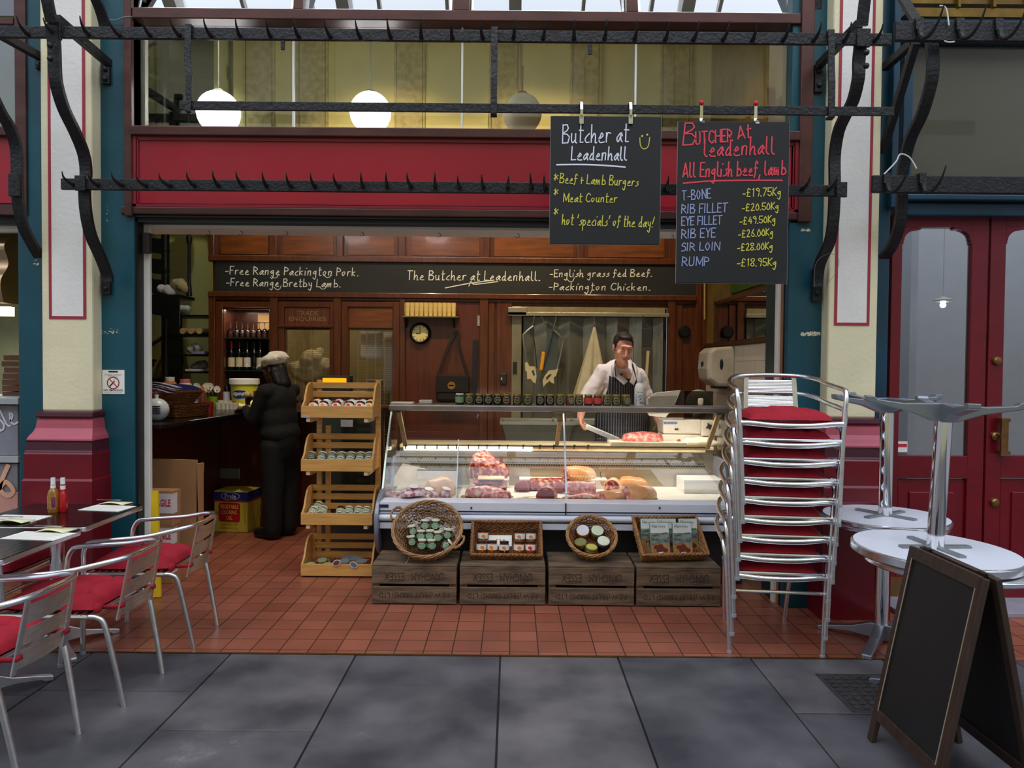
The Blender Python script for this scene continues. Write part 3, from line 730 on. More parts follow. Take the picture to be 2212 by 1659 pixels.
for a, c, t_, u, l in ((779, 826, 716, 777, 'white sheet of paper hung behind the second hatch blind, nearer the middle'), (829, 849, 718, 850, 'long white paper strip hung behind second blind at its right edge')):
 q = W(a, t_, 8.0); e = W(c, u, 8.0)
 b = MB(); b.grid(lambda s_, t: (q.x + (e.x - q.x) * s_, 8.0 + .015 * math.sin(t * 4), q.z + (e.z - q.z) * t), 4, 8)
 o = b.build('paper_sheet', PAPER, None, smooth=True); o.modifiers.new('thickness', 'SOLIDIFY').thickness = .002; tag(o, l, 'paper')
for k, px in enumerate((624, 636, 648, 660, 672, 684)):
 o = W(px, 856, 8.05); o.z = 1.0
 if k == 0:
  cup = thing('tumbler', 'small clear tumbler of sachets on the hatch counter', 'glass', o, group='tumblers of sachets in the hatch')
  b = MB(); b.lathe([(.001, .004), (.024, .004), (.03, .11), (.033, .11), (.027, 0), (.001, 0)], 14); b.build('glass_wall', GLASSW, cup, smooth=True)
  b = MB()
  for j in range(5): b.obox((random.uniform(-.015, .015), random.uniform(-.015, .015), .09), (.012, .004, .13), Euler((random.uniform(-.15, .15), random.uniform(-.15, .15), random.uniform(0, 3))))
  b.build('sachets', mat('sachet_paper', (226, 206, 176), .7, c2=(190, 120, 100), scale=20), cup)
 else: dup(cup, o)
# beer tap
t = thing('beer_tap', 'chrome tap behind the right-hand blind beside stacked plates', 'tap', W(840, 840, 8.3))
b = MB(); b.tube([(0, 0, -.3), (0, 0, .02), (-.03, -.02, .04), (-.09, -.05, .02)], .014, 8); b.build('spout', CHROME, t, smooth=True)
b = MB(); b.obox((.01, 0, .06), (.05, .03, .03)); b.build('handle', CHROME, t, bevel=.006)
# wine cabinet
x0, x1, z0, z1 = HC
b = MB(); b.box(x0 - .05, 8.12, z0 - .4, x1 + .05, 8.15, z1 + .05); b.box(x0 - .05, YB + .06, z0 - .4, x0 - .02, 8.15, z1 + .05); b.box(x1 + .02, YB + .06, z0 - .4, x1 + .05, 8.15, z1 + .05); b.box(x0 - .05, YB + .06, z1 + .02, x1 + .05, 8.15, z1 + .05)
struct(b.build('trim_23', WOODD), 'dark inside of the drinks cabinet')
b = MB(); b.box(bx(532), 8.10, bz(710, 555), bx(584), 8.118, bz(672, 555)); struct(b.build('trim_24', mat('tan_back_panel', (178, 134, 84), .6)), 'tan back panel inside the drinks cabinet')
cl = area_light('cabinet_lamp', ((x0 + x1) / 2, 7.9, z1), (0, 0, 0), .4, .1, 2.2, (1, .9, .72)); zs1 = bz(730, 530); zs2 = bz(800, 530); zs3 = bz(835, 530)
for z, l in ((zs1, 'glass shelf with upturned wine glasses'), (zs2, 'glass shelf with red wine bottles')):
 b = MB(); b.box(x0 - .02, YB + .01, z - .008, x1 + .02, 8.12, z); o = b.build('glass_shelf', mat('shelf_glass', (40, 52, 50), .1, var=.05), None); tag(o, l, 'shelf')
wg = None
for row, yy in enumerate((7.86, 7.97)):
 for k in range(8):
  x = x0 + .03 + k * (x1 - x0 - .06) / 7 + row * .02
  if wg is None:
   wg = thing('wine_glass', 'stemmed wine glass upside down on the cabinet top shelf', 'wine glass', (x, yy, zs1), group='wine glasses on the cabinet shelf')
   b = MB(); b.lathe([(.030, 0), (.033, .0), (.038, .035), (.036, .07), (.02, .095), (.005, .105), (.003, .105), (.003, .106)], 14); b.build('bowl', GLASSW, wg, smooth=True)
   b = MB(); b.lathe([(.004, .104), (.0035, .165), (.001, .166)], 8); b.lathe([(.001, .165), (.03, .168), (.032, .170), (.001, .172)], 14); b.build('stem', mat('stem_glass', (190, 196, 190), .06, spec=1), wg, smooth=True)
  else: dup(wg, (x, yy, zs1))
def bottle(name, label, cat, loc, H, r, glassm, capm, labm, group=None, sh=.62, nr=.42, cap=.25, lz=(.12, .45)):
 t = thing(name, label, cat, loc, group=group)
 b = MB(); b.lathe([(.001, 0), (r * .9, 0), (r, .01), (r, H * sh), (r * .75, H * (sh + .08)), (r * nr, H * (sh + .15)), (r * nr * .9, H)], 16); b.build('bottle_body', glassm, t, smooth=True)
 if capm:
  b = MB(); b.lathe([(r * nr * 1.0, H * (1 - cap)), (r * nr * 1.06, H * (1 - cap)), (r * nr * 1.0, H + .003), (.001, H + .004)], 14); b.build('capsule', capm, t, smooth=True)
 if labm:
  b = MB(); b.lathe([(r * 1.012, H * lz[0]), (r * 1.015, H * (lz[0] + lz[1]) / 2), (r * 1.012, H * lz[1])], 18, a0=PI * 1.05, a1=PI * 1.95); b.build('paper_label', labm, t, smooth=True)
 return t
WINE = mat('dark_green_glass', (10, 16, 12), .08, spec=.8)
LABC = mat('cream_label', (214, 204, 176), .7, var=.08, scale=20)
RFOIL = mat('red_foil', (176, 14, 36), .35, metal=.3); KFOIL = mat('black_foil', (20, 18, 20), .35)
PFOIL = mat('plum_foil', (70, 14, 30), .35)
LABR = mat('white_red_label', (220, 216, 210), .7, var=.05)
wb_ = [(500, RFOIL, LABC, 'red wine bottle with a bright red capsule, leftmost in the cabinet'), (517, PFOIL, LABC, 'wine bottle with plum capsule second from the left on the shelf'), (534, KFOIL, LABR, 'dark wine bottle with white and pink label in the cabinet middle'),
 (549, KFOIL, None, 'unlabelled dark wine bottle beside the woman\'s cap'), (562, KFOIL, LABC, 'green wine bottle with pale foil half behind the white cap')]
for px, c_, l_, lab in wb_:
 o = W(px, 799, 7.86); o.z = zs2
 bottle('wine_bottle', lab, 'wine bottle', o, .30, .037, WINE, c_, l_, 'wine bottles in the cabinet')
for k, (px, c_) in enumerate(((490, KFOIL), (508, RFOIL), (526, KFOIL), (544, RFOIL), (560, KFOIL))):
 o = W(px, 799, 8.02); o.z = zs2
 bottle('wine_bottle', 'dark wine bottle in the row behind the front bottles', 'wine bottle', o, .29, .036, WINE, KFOIL, None, 'wine bottles in the cabinet')
# shelf of tumblers above the clock
zt = bz(685, 930)
b = MB(); b.box(bx(872), YB - .16, zt - .012, bx(992), YB - .012, zt); sh = tag(b.build('glass_rack_shelf', mat('tint_shelf', (120, 110, 70), .2), None), 'narrow shelf of tumblers above the round clock', 'shelf')
b = MB()
for px in (880, 982): b.prism([(0, 0), (.12, 0), (.12, -.012), (.012, -.1), (0, -.1)], (Vector((bx(px), YB - .012, zt - .012)), Vector((0, -1, 0)), Vector((0, 0, 1))), .012)
b.build('bracket', BLACK, sh)
tb = None
for row in range(2):
 for k in range(11):
  o = Vector((bx(879) + k * .0475 + row * .02, YB - .045 - row * .07, zt))
  if tb is None:
   tb = thing('pint_glass', 'plain straight glass standing on the shelf over the clock', 'glass', o, group='glasses on the shelf over the clock')
   b = MB(); b.lathe([(.001, .006), (.019, .006), (.0235, .14), (.0255, .14), (.021, 0), (.001, 0)], 12); b.build('glass_wall', mat('warm_glass', (232, 206, 130), .08, var=.1, scale=30, spec=1), tb, smooth=True)
  else: dup(tb, o)
# clock
c = W(908.5, 720, YB - .02)
ck = thing('wall_clock', 'round black wall clock with cream dial on the mahogany door', 'clock', c)
Mx = Matrix.Rotation(R(90), 3, 'X')
b = MB(); b.lathe([(.001, .0), (.108, 0), (.112, .02), (.095, .05), (.083, .045), (.083, .03), (.001, .03)], 36, M=Mx); b.build('case', BLACK, ck, smooth=True)
b = MB(); b.lathe([(.001, .032), (.083, .032), (.083, .03), (.001, .03)], 36, M=Mx); b.build('dial', mat('dial_cream', (226, 214, 140), .5), ck, smooth=True)
b = MB()
for i in range(12): b.obox((.07 * math.sin(i * PI / 6), -.0335, .07 * math.cos(i * PI / 6)), (.006, .002, .014), Euler((0, i * PI / 6, 0)))
b.build('numerals', BLACK, ck)
b = MB(); b.bar((.0, -.036, 0), (-.004, -.036, .062), .006, .002, (0, 1, 0)); b.build('minute_hand', BLACK, ck)
b = MB(); b.bar((.0, -.037, 0), (-.045, -.037, -.002), .008, .002, (0, 1, 0)); b.build('hour_hand', BLACK, ck)
# satchel hanging on the door
s = thing('shoulder_bag', 'black shoulder bag hanging by its strap below the clock', 'bag', W(978, 868, YB - .1))
q0 = s.location
b = MB(); b.box(-.17, -.05, 0, .17, .05, .28); b.build('bag_body', mat('black_canvas', (26, 24, 24), .8, var=.2, scale=20), s, bevel=.03)
b = MB(); b.box(-.165, -.058, .10, .165, -.045, .27); b.build('flap', mat('black_canvas_flap', (22, 20, 20), .75), s, bevel=.004)
b = MB(); M2 = Matrix.Rotation(R(90), 3, 'X'); b.lathe([(.034, 0), (.04, 0), (.04, .002), (.034, .002)], 20, (-.01, -.059, .17), M2); b.obox((-.01, -.060, .17), (.05, .002, .012)); b.build('crest', mat('gold_print', (150, 112, 50), .5), s)
hk = W(987, 716, YB - .02) - q0
b = MB(); b.tube(spline([(-.15, 0, .27), (-.06, .03, .55), (hk.x, .07, hk.z), (.06, .03, .55), (.15, 0, .27)], 6), 0, sq=(.03, .005)); b.build('strap', mat('black_webbing', (24, 20, 20), .8), s)
b = MB(); b.bar(W(1024, 870, YB - .05), W(1027, 735, YB - .03), .05, .02); tag(b.build('umbrella', mat('navy_cloth', (26, 30, 44), .8)), 'folded dark umbrella leaning in the door corner', 'umbrella')
# ------------------------------------------------------------------ cold store wall of galvanised sheets
t = thing('cold_room_door', 'grey galvanised sheet door of vertical folds under a steel sliding track', 'cold room door', (bx(1270), YB, 0))
zt = bz(664, 1270)
b = MB(); b.box(bx(1108), YB + .075, 0, bx(1442), YB + .10, zt); b.build('backing_sheet', mat('dark_galv', (70, 74, 68), .5, metal=.5), t, world=True)
xs = [1130, 1152, 1180, 1205, 1230, 1258, 1282, 1309, 1333, 1359, 1386, 1411, 1432]
for i in range(len(xs) - 1):
 a, c = bx(xs[i]), bx(xs[i + 1]); k = i % 2
 ya, yc = (YB + .07, YB + .01) if k else (YB + .01, YB + .06)
 b = MB(); b.rings([[(a, ya, z), (c, yc, z), (c, yc + .004, z), (a, ya + .004, z)] for z in (0, zt - .1)])
 b.build('folded_sheet', GALV, t, world=True)
b = MB(); b.box(bx(1105), YB - .035, 0, bx(1126), YB + .02, zt); b.build('door_stile', mat('galv_stile', (150, 142, 118), .4, metal=.6), t, world=True, bevel=.004)
b = MB(); b.box(bx(1105), YB - .03, bz(682, 1200), bx(1434), YB + .02, zt); b.build('header_plate', mat('stained_galv', (158, 150, 116), .45, metal=.5, var=.2, scale=9), t, world=True)
b = MB(); b.box(bx(1097), YB - .10, bz(684, 1200), bx(1440), YB - .06, bz(676, 1200)); b.box(bx(1097), YB - .10, bz(682, 1120), bx(1136), YB - .03, bz(665, 1120)); b.build('sliding_track', mat('track_steel', (176, 172, 150), .35, metal=.6), t, world=True, bevel=.003)
b = MB(); b.box(bx(1108), YB - .042, bz(808, 1115), bx(1117), YB - .03, bz(782, 1115)); b.build('lock_plate', mat('lock_dark', (60, 60, 56), .4, metal=.6), t, world=True)
YH = 7.62
IVORY = mat('ivory_plastic', (206, 198, 160), .5, var=.06)
SAWST = mat('saw_steel', (164, 168, 160), .3, metal=.8)
def saw(label, fr, handle, hole, blade, hook):
 o = W(fr[0][0], fr[0][1], YH); t = thing('bone_saw', label, 'saw', o, group='bone saws hung on the track')
 b = MB(); b.tube([W(x, y, YH) for x, y in fr], .012, 8); b.build('saw_frame', SAWST, t, smooth=True, world=True)
 b = MB(); b.tube([W(x, y, YH) for x, y in blade], 0, sq=(.012, .004)); b.build('saw_blade', mat('blade_dark', (70, 70, 64), .35, metal=.8), t, world=True)
 b = MB(); outer = [W(x, y, YH) for x, y in handle]; c = sum(outer, Vector()) / len(outer)
 inner = [W(x, y, YH) for x, y in hole]
 P = [q for q in outer]; m = len(P)
 def near(q): return min(inner, key=lambda r: (r - q).length)
 fv = [[b.v(q + Vector((0, dy, 0))) for q in P] for dy in (-.012, .012)]
 iv = [[b.v(near(q) + Vector((0, dy, 0))) for q in P] for dy in (-.012, .012)]
 for i in range(m):
  j = (i + 1) % m
  for k in (0, 1): b.f((fv[k][i], fv[k][j], iv[k][j], iv[k][i]))
  b.f((fv[0][i], fv[0][j], fv[1][j], fv[1][i])); b.f((iv[0][i], iv[0][j], iv[1][j], iv[1][i]))
 bmesh.ops.remove_doubles(b.bm, verts=b.bm.verts[:], dist=.0008)
 b.build('saw_handle', IVORY, t, world=True)
 b = MB(); b.tube(spline([W(x, y, YH) for x, y in hook], 4), .003, 5); b.build('hanging_hook', SAWST, t, world=True)
saw('bone saw hanging left with its bow curving to the left', [(1152, 704), (1141, 713), (1130, 724), (1132, 745), (1138, 784)],
 [(1134, 783), (1140, 783), (1143, 791), (1156, 792), (1159, 812), (1157, 828), (1152, 826), (1146, 818), (1139, 819), (1138, 802), (1135, 801)], [(1148, 801), (1153, 799), (1156, 811), (1152, 812)], [(1149, 706), (1155, 745), (1160, 796)], [(1155, 681), (1153, 690), (1150, 704)])
saw('bone saw hanging right with its bow curving to the right', [(1197, 713), (1206, 722), (1217, 735), (1211, 766), (1203, 799)],
 [(1198, 799), (1206, 796), (1201, 812), (1196, 815), (1197, 829), (1192, 827), (1187, 823), (1178, 830), (1174, 836), (1172, 822), (1177, 811), (1186, 800)], [(1179, 815), (1186, 809), (1192, 808), (1188, 814), (1181, 822)], [(1196, 714), (1185, 760), (1171, 806)], [(1202, 679), (1200, 692), (1195, 712)])
t = thing('cleaver', 'big steel cleaver with a yellow handle between two saws', 'cleaver', W(1178, 760, YH))
b = MB(); b.prism([(q.x, q.z) for q in [W(x, y, YH) for x, y in ((1183, 710), (1207, 712), (1204, 806), (1174, 800), (1180, 745))]], (Vector((0, YH + .03, 0)), Vector((1, 0, 0)), Vector((0, 0, 1))), .006); b.build('blade', mat('dull_blade', (104, 114, 116), .35, metal=.8), t, world=True)
b = MB(); b.bar(W(1174, 760, YH + .01), W(1169, 800, YH + .01), .035, .03, (0, 1, 0)); b.build('handle', mat('yellow_handle', (222, 156, 24), .5), t, world=True, bevel=.006)
b = MB(); b.tube([W(1168, 679, YH + .02), W(1175, 695, YH + .02), W(1184, 712, YH + .03)], .003, 5); b.build('hanging_hook', SAWST, t, world=True)
# cloth
b = MB()
def clothf(u, v):
 top = W(1285, 706, YH); w = .02 + .34 * v
 x = top.x + (u - .5) * w * 1.02 - .03 * v - (.03 * v if u < .3 else 0); z = top.z - .80 * v * (1 - .16 * u) + .02 * math.sin(u * 9) * v
 return (x, YH + .05 - .035 * v + .03 * v * math.sin(u * 13), z)
b.grid(clothf, 22, 16); o = b.build('tea_towel', mat('ivory_linen', (206, 200, 172), .85), None, smooth=2); o.modifiers.new('thickness', 'SOLIDIFY').thickness = .003
tag(o, 'cream cloth hung by one corner left of the butcher', 'towel')
b = MB(); b.tube([W(1281, 680, YH), W(1284, 690, YH), W(1286, 708, YH)], .003, 5); tag(b.build('wire_hook', SAWST, None), 'thin wire hook holding the cream cloth', 'hook')
t = thing('sharpening_steel', 'steel rod with a ring hanging behind the butcher\'s shoulder', 'sharpening steel', W(1368, 712, YH))
b = MB(); b.tube([W(1368, 722, YH), W(1366, 780, YH)], .011, 8); b.build('rod', SAWST, t, world=True, smooth=True)
b = MB(); c_ = W(1368, 713, YH); b.tube([c_ + Vector((.022 * math.cos(a * PI / 6), 0, .022 * math.sin(a * PI / 6))) for a in range(12)], .004, 6, closed=True); b.tube([W(1368, 684, YH), c_ + Vector((0, 0, .022))], .003, 5); b.build('ring', SAWST, t, world=True)
t = thing('knife', 'long ivory-handled knife on a dark sheath right of the butcher', 'knife', W(1397, 740, YH))
b = MB(); b.bar(W(1400, 758, YH), W(1396, 818, YH), .03, .02, (0, 1, 0)); b.build('handle', IVORY, t, world=True, bevel=.005)
b = MB(); b.obox(W(1397, 729, YH), (.10, .02, .19)); b.tube([W(1390, 682, YH), W(1394, 712, YH)], .008, 6); b.build('sheath', mat('slate_plastic', (52, 58, 60), .5), t, world=True, bevel=.008)
# mahogany right of the cold room: round dial, pipes
b = MB(); b.lathe([(.001, 0), (.06, 0), (.065, .03), (.05, .05), (.001, .05)], 24, W(1477, 717, YB - .01), Matrix.Rotation(R(90), 3, 'X')); tag(b.build('gauge', BLACK, None, smooth=True), 'round black gauge on the panel right of the cold room', 'gauge')
for i, px in enumerate((1522, 1535)):
 b = MB(); b.tube([W(px, 560, 7.70), W(px, 690, 7.70)], .009, 8)
 tag(b.build('pipe', mat('old_ivory_pipe', (176, 158, 104), .5), None, smooth=True), 'thin cream pipe down the mahogany corner, %s of two' % ('left' if i == 0 else 'right'), 'pipe')
# right wall: dispenser, mirror, poster
t = thing('towel_dispenser', 'rounded white paper towel dispenser on the tiled right wall', 'towel dispenser', (2.03, 6.95, 1.33))
b = MB(); b.prism([(0, 0), (.16, 0), (.235, .06), (.25, .16), (.24, .31), (.19, .355), (0, .37)], (Vector((0, -.17, 0)), Vector((-1, 0, 0)), Vector((0, 0, 1))), -.0); b.bm.clear()
rs = []
for i, k in enumerate((.9, 1.0, 1.0, .9)):
 y = (-.19, -.16, .16, .19)[i]
 rs.append([(-x * k, y, .18 + (z - .18) * k) for x, z in ((0, 0), (.16, 0), (.235, .06), (.25, .16), (.24, .31), (.19, .355), (0, .37))])
b.rings(rs); b.build('cover', mat('dispenser_white', (214, 210, 196), .3), t, bevel=.012)
b = MB(); b.ball((-.12, -.19, .2), (.016, .006, .05), 12); b.ball((-.245, 0, .2), (.008, .05, .03), 12); b.build('level_window', mat('smoke_window', (30, 40, 66), .15), t, smooth=True)
b = MB(); b.box(-.14, -.1, -.025, -.04, .1, .004); b.build('paper_slot', DARKG, t)
b = MB(); b.box(2.012, 5.25, 1.75, 2.03, 7.35, 2.13); mi = tag(b.build('wall_mirror', mat('mirror', (200, 200, 196), .03, metal=1, var=0), None), 'long mirror above the dado on the right wall', 'mirror')
b = MB()
for y0, y1, z0, z1 in ((5.22, 5.26, 1.745, 2.15), (7.33, 7.37, 1.745, 2.15), (5.22, 7.37, 2.12, 2.15)): b.box(2.0, y0, z0, 2.032, y1, z1)
b.build('mirror_frame', WOODM, mi)
t = thing('poster', 'dark picture of green grass and pink legs above the mirror', 'picture', (2.02, 6.0, 2.18))
b = MB(); b.box(-.012, -.75, 0, .01, .85, .62); b.build('picture_board', mat('picture_black', (18, 18, 16), .5), t)
b = MB()
fr = (Vector((-.0135, 0, 0)), Vector((0, -1, 0)), Vector((0, 0, 1)))
b.flat([(-.85, 0), (.75, 0), (.75, .24), (.6, .30), (.45, .22), (.3, .26), (.1, .14), (-.2, .2), (-.5, .12), (-.85, .18)], fr); b.build('painted_grass', mat('grass_paint', (70, 104, 24), .6, c2=(36, 64, 14), scale=22, stretch=(1, 2, .4)), t)
b = MB()
for u, z in ((.0, .10), (.10, .11), (.38, .2), (.46, .21)): b.flat([(u, z), (u + .018, z), (u + .06, z + .42), (u - .02, z + .42)], fr, .002)
b.build('painted_legs', mat('pink_paint', (206, 140, 122), .6), t)
# ------------------------------------------------------------------ left: spiral stair, shelves
SX, SY = -4.25, 8.1
st = thing('spiral_staircase', 'black cast iron spiral staircase in the back left corner', 'staircase', (SX, SY, 0))
BLK = mat('black_cast_iron', (22, 23, 22), .45, metal=.3, var=.3, scale=20)
b = MB(); b.lathe([(.05, 0), (.05, 5.1)], 16); b.build('newel_column', BLK, st, smooth=True)
for i in range(22):
 z = .22 * (i + 1); a = R(-120 + 34 * i); w = R(37)
 b = MB(); pts = [(.05 * math.cos(a), .05 * math.sin(a)), (.05 * math.cos(a + w), .05 * math.sin(a + w))] + [(.62 * math.cos(a + w * k / 4), .62 * math.sin(a + w * k / 4)) for k in (4, 3, 2, 1, 0)]
 b.prism(pts, (Vector((0, 0, z - .03)), Vector((1, 0, 0)), Vector((0, 1, 0))), .03)
 b.tube([(.6 * math.cos(a + .05), .6 * math.sin(a + .05), z - .05), (.06 * math.cos(a + .05), .06 * math.sin(a + .05), z - .10)], 0, sq=(.07, .015))
 b.build('tread', BLK, st)
 b = MB(); x, y = .58 * math.cos(a + .1), .58 * math.sin(a + .1)
 b.lathe([(.022, z), (.012, z + .06), (.011, z + .36), (.02, z + .40), (.024, z + .43), (.018, z + .46), (.011, z + .5), (.011, z + .95)], 8, (x, y, 0)); b.build('baluster', BLK, st, smooth=True)
for k, z in enumerate((3.62, 3.86, 4.10, 4.34, 4.58)):
 b = MB(); b.prism([(-.6, 0), (-.1, .02), (.35, .0), (.62 + .06 * k, -.03), (.62 + .06 * k, .10), (.3, .16), (0, .20), (-.6, .21)], (Vector((.35, -.06, z)), Vector((1, 0, 0)), Vector((0, 0, 1))), .03); b.build('landing_tread', BLK, st)
nx = W(385, 560, 8.1).x - SX
for k in range(6):
 z = 2.02 + k * .215
 b = MB(); b.prism([(-.5, 0), (.1, .01), (nx - .2, 0), (nx, -.03), (nx, .13), (nx - .12, .14), (nx - .3, .10), (0, .06), (-.5, .05)], (Vector((0, -.3, z)), Vector((1, 0, 0)), Vector((0, 0, 1))), .03); b.build('tread', BLK, st)
 b = MB(); b.lathe([(.03, z - .02), (.045, z), (.045, z + .02), (.03, z + .03)], 14, (nx, -.3, 0)); b.build('newel_ring', BLK, st, smooth=True)
b = MB(); b.lathe([(.04, 0), (.04, 4.9)], 14, (nx, -.3, 0)); b.build('newel_column', BLK, st, smooth=True)
b = MB(); b.box(.75, -.05, 3.5, 1.2, .0, 5.0); b.build('landing_screen', mat('dim_screen', (44, 44, 36), .7), st)
b = MB(); b.tube([(.58 * math.cos(R(-120 + 34 * i) + .1), .58 * math.sin(R(-120 + 34 * i) + .1), .22 * (i + 1) + .95) for i in range(18)], .02, 6); b.build('handrail', BLK, st)
sh = thing('shelf_unit', 'black open shelf unit with paper rolls between staircase and panelling', 'shelf unit', (-3.38, 8.02, 0))
SZ = [bz(835, 420, 7.85), bz(802, 420, 7.85), bz(765, 420, 7.85), bz(722, 420, 7.85), bz(680, 420, 7.85)]
for z in SZ:
 b = MB(); b.box(-.31, -.18, z - .02, .31, .2, z); b.build('shelf_board', BLK, sh)
for x in (-.31, .29):
 b = MB(); b.box(x, -.18, 0, x + .02, .2, SZ[4]); b.build('upright', BLK, sh)
KRAFT = mat('kraft_paper', (176, 150, 104), .8, var=.12)
for k, px in enumerate((396, 414, 432)):
 o = W(px, 712, 7.84); o.z = SZ[3] + .034
 b = MB(); b.lathe([(.020, -.02), (.032, -.02), (.032, .3), (.02, .3), (.02, -.02)], 16, M=Matrix.Rotation(R(-90), 3, 'X')); q = b.build('paper_roll', KRAFT, None, smooth=True); q.location = o
 tag(q, ('left', 'middle', 'right')[k] + ' cardboard roll lying end-on on the black shelf', 'paper roll', 'paper rolls on the black shelf')
for px, py, lab, nm, cat, cpal in ((418, 755, 'crumpled white bundle on the second black shelf', 'cloth_bundle', 'bundle', (170, 170, 160)), (428, 792, 'pale bundle beside papers on a lower black shelf', 'cloth_bundle', 'bundle', (120, 118, 112)), (392, 672, 'small white bag on top of the black shelf unit', 'bag', 'bag', (196, 200, 200))):
 o = W(px, py, 7.95)
 cloth_heap(nm, lab, cat, [(o + Vector((x, 0, z)), r) for x, z, r in ((-.04, 0, .045), (.05, .01, .05), (0, .03, .04))], None, mat('bundle_%d' % px, cpal, .8))
o = W(436, 764, 7.86); o.z = SZ[2]; box_thing('folder', 'lilac folders lying on the second black shelf', 'folder', o, (.13, .2, .03), mat('lilac_card', (140, 130, 190), .6))
o = W(424, 800, 7.86); o.z = SZ[1]; box_thing('paper_pile', 'pile of pale papers on the lower black shelf', 'papers', o, (.15, .2, .025), mat('pale_lilac_paper', (196, 188, 206), .7))
# cloth and bag lying on a stair tread
for pts, lab, nm, cat, cc in (([(348, 622, .05), (360, 626, .05), (370, 630, .04)], 'rolled white cloth on a staircase tread', 'rolled_cloth', 'cloth', (206, 206, 202)), ([(380, 615, .055), (394, 618, .06), (400, 624, .05), (388, 610, .05)], 'rolled beige sack on a staircase tread', 'sack', 'sack', (164, 148, 104))):
 cloth_heap(nm, lab, cat, [(W(x, y, 7.45), r) for x, y, r in pts], None, mat(nm + '_cloth', cc, .85))
b = MB(); p = W(360, 640, 7.5); b.box(p.x - .55, 7.3, p.z - .03, p.x + .22, 7.65, p.z); b.prism([(0, 0), (.77, 0), (.77, -.28), (.5, -.12), (.2, -.05)], (Vector((p.x - .55, 7.31, p.z - .03)), Vector((1, 0, 0)), Vector((0, 0, 1))), .02)
tag(b.build('landing_plate', BLK, None), 'black iron landing plate carrying rolled cloths', 'landing')
b = MB(); pp = W(404, 660, 7.4); b.lathe([(.03, p.z), (.022, p.z + .1), (.016, p.z + .15), (.014, p.z + .5), (.026, p.z + .54), (.03, p.z + .58), (.016, p.z + .62), (.03, p.z + .68), (.014, p.z + .75), (.013, 5.1)], 10, (pp.x, 7.45, 0)); tag(b.build('newel_post', BLK, None, smooth=True), 'slender turned black iron post rising beside the staircase', 'post')
t = thing('fire_extinguisher', 'dim red fire extinguisher below the staircase', 'fire extinguisher', W(364, 835, 7.9))
b = MB(); b.lathe([(.001, -.3), (.06, -.3), (.06, .02), (.03, .07), (.015, .08), (.001, .08)], 16); b.build('cylinder', mat('extinguisher_red', (150, 20, 26), .3), t, smooth=True)
b = MB(); b.box(-.015, -.06, .08, .015, .02, .11); b.build('lever', BLACK, t)
# ------------------------------------------------------------------ bar on the left
BT = 1.07
A = G(298, 924, BT); B = G(549, 889, BT); A = A.lerp(B, (5.15 - A.y) / (B.y - A.y)); yb2 = B.y
b = MB(); xr = -1.75
b.prism([(A.x, A.y), (B.x, B.y), (xr, B.y), (xr, YB - .06), (-3.04, YB - .06), (-3.04, 5.15)], (Vector((0, 0, BT - .035)), Vector((1, 0, 0)), Vector((0, 1, 0))), .035)
bar = tag(b.build('bar_counter', mat('black_granite', (22, 20, 20), .2, var=.3, scale=60), None, bevel=.008), 'dark bar counter along the left wall with a black top', 'bar counter')
b = MB(); off = .16
b.prism([(A.x - .36, A.y), (B.x - .36, B.y + off), (xr - .02, B.y + off), (xr - .02, YB - .05), (-3.03, YB - .05), (-3.03, 5.15)], (Vector((0, 0, 0)), Vector((1, 0, 0)), Vector((0, 1, 0))), BT - .036)
b.build('bar_front', WOODD, bar)
b = MB(); yf = B.y + off
for x0, x1 in ((B.x - .34, -2.25), (-2.2, -1.8)):
 b.box(x0, yf - .014, .92, x1, yf, .98); b.box(x0, yf - .014, .14, x1, yf, .2)
 for x in (x0, x1 - .05): b.box(x, yf - .012, .14, x + .05, yf, .98)
b.box(B.x - .36, yf - .02, 0, xr, yf, .1)
b.build('front_moulding', WOODD, bar)
b = MB(); o = W(497, 1023, yf - .01); b.obox(o, (.19, .02, .10)); tag(b.build('socket_plate', mat('grey_socket', (112, 116, 104), .4, metal=.3), None, bevel=.012), 'grey metal socket box low on the dark bar front', 'socket')
def onbar(px, py):
 p = G(px, py, BT)
 if p.y > 7.42: p = W(px, py, 7.42); p.z = BT
 return p
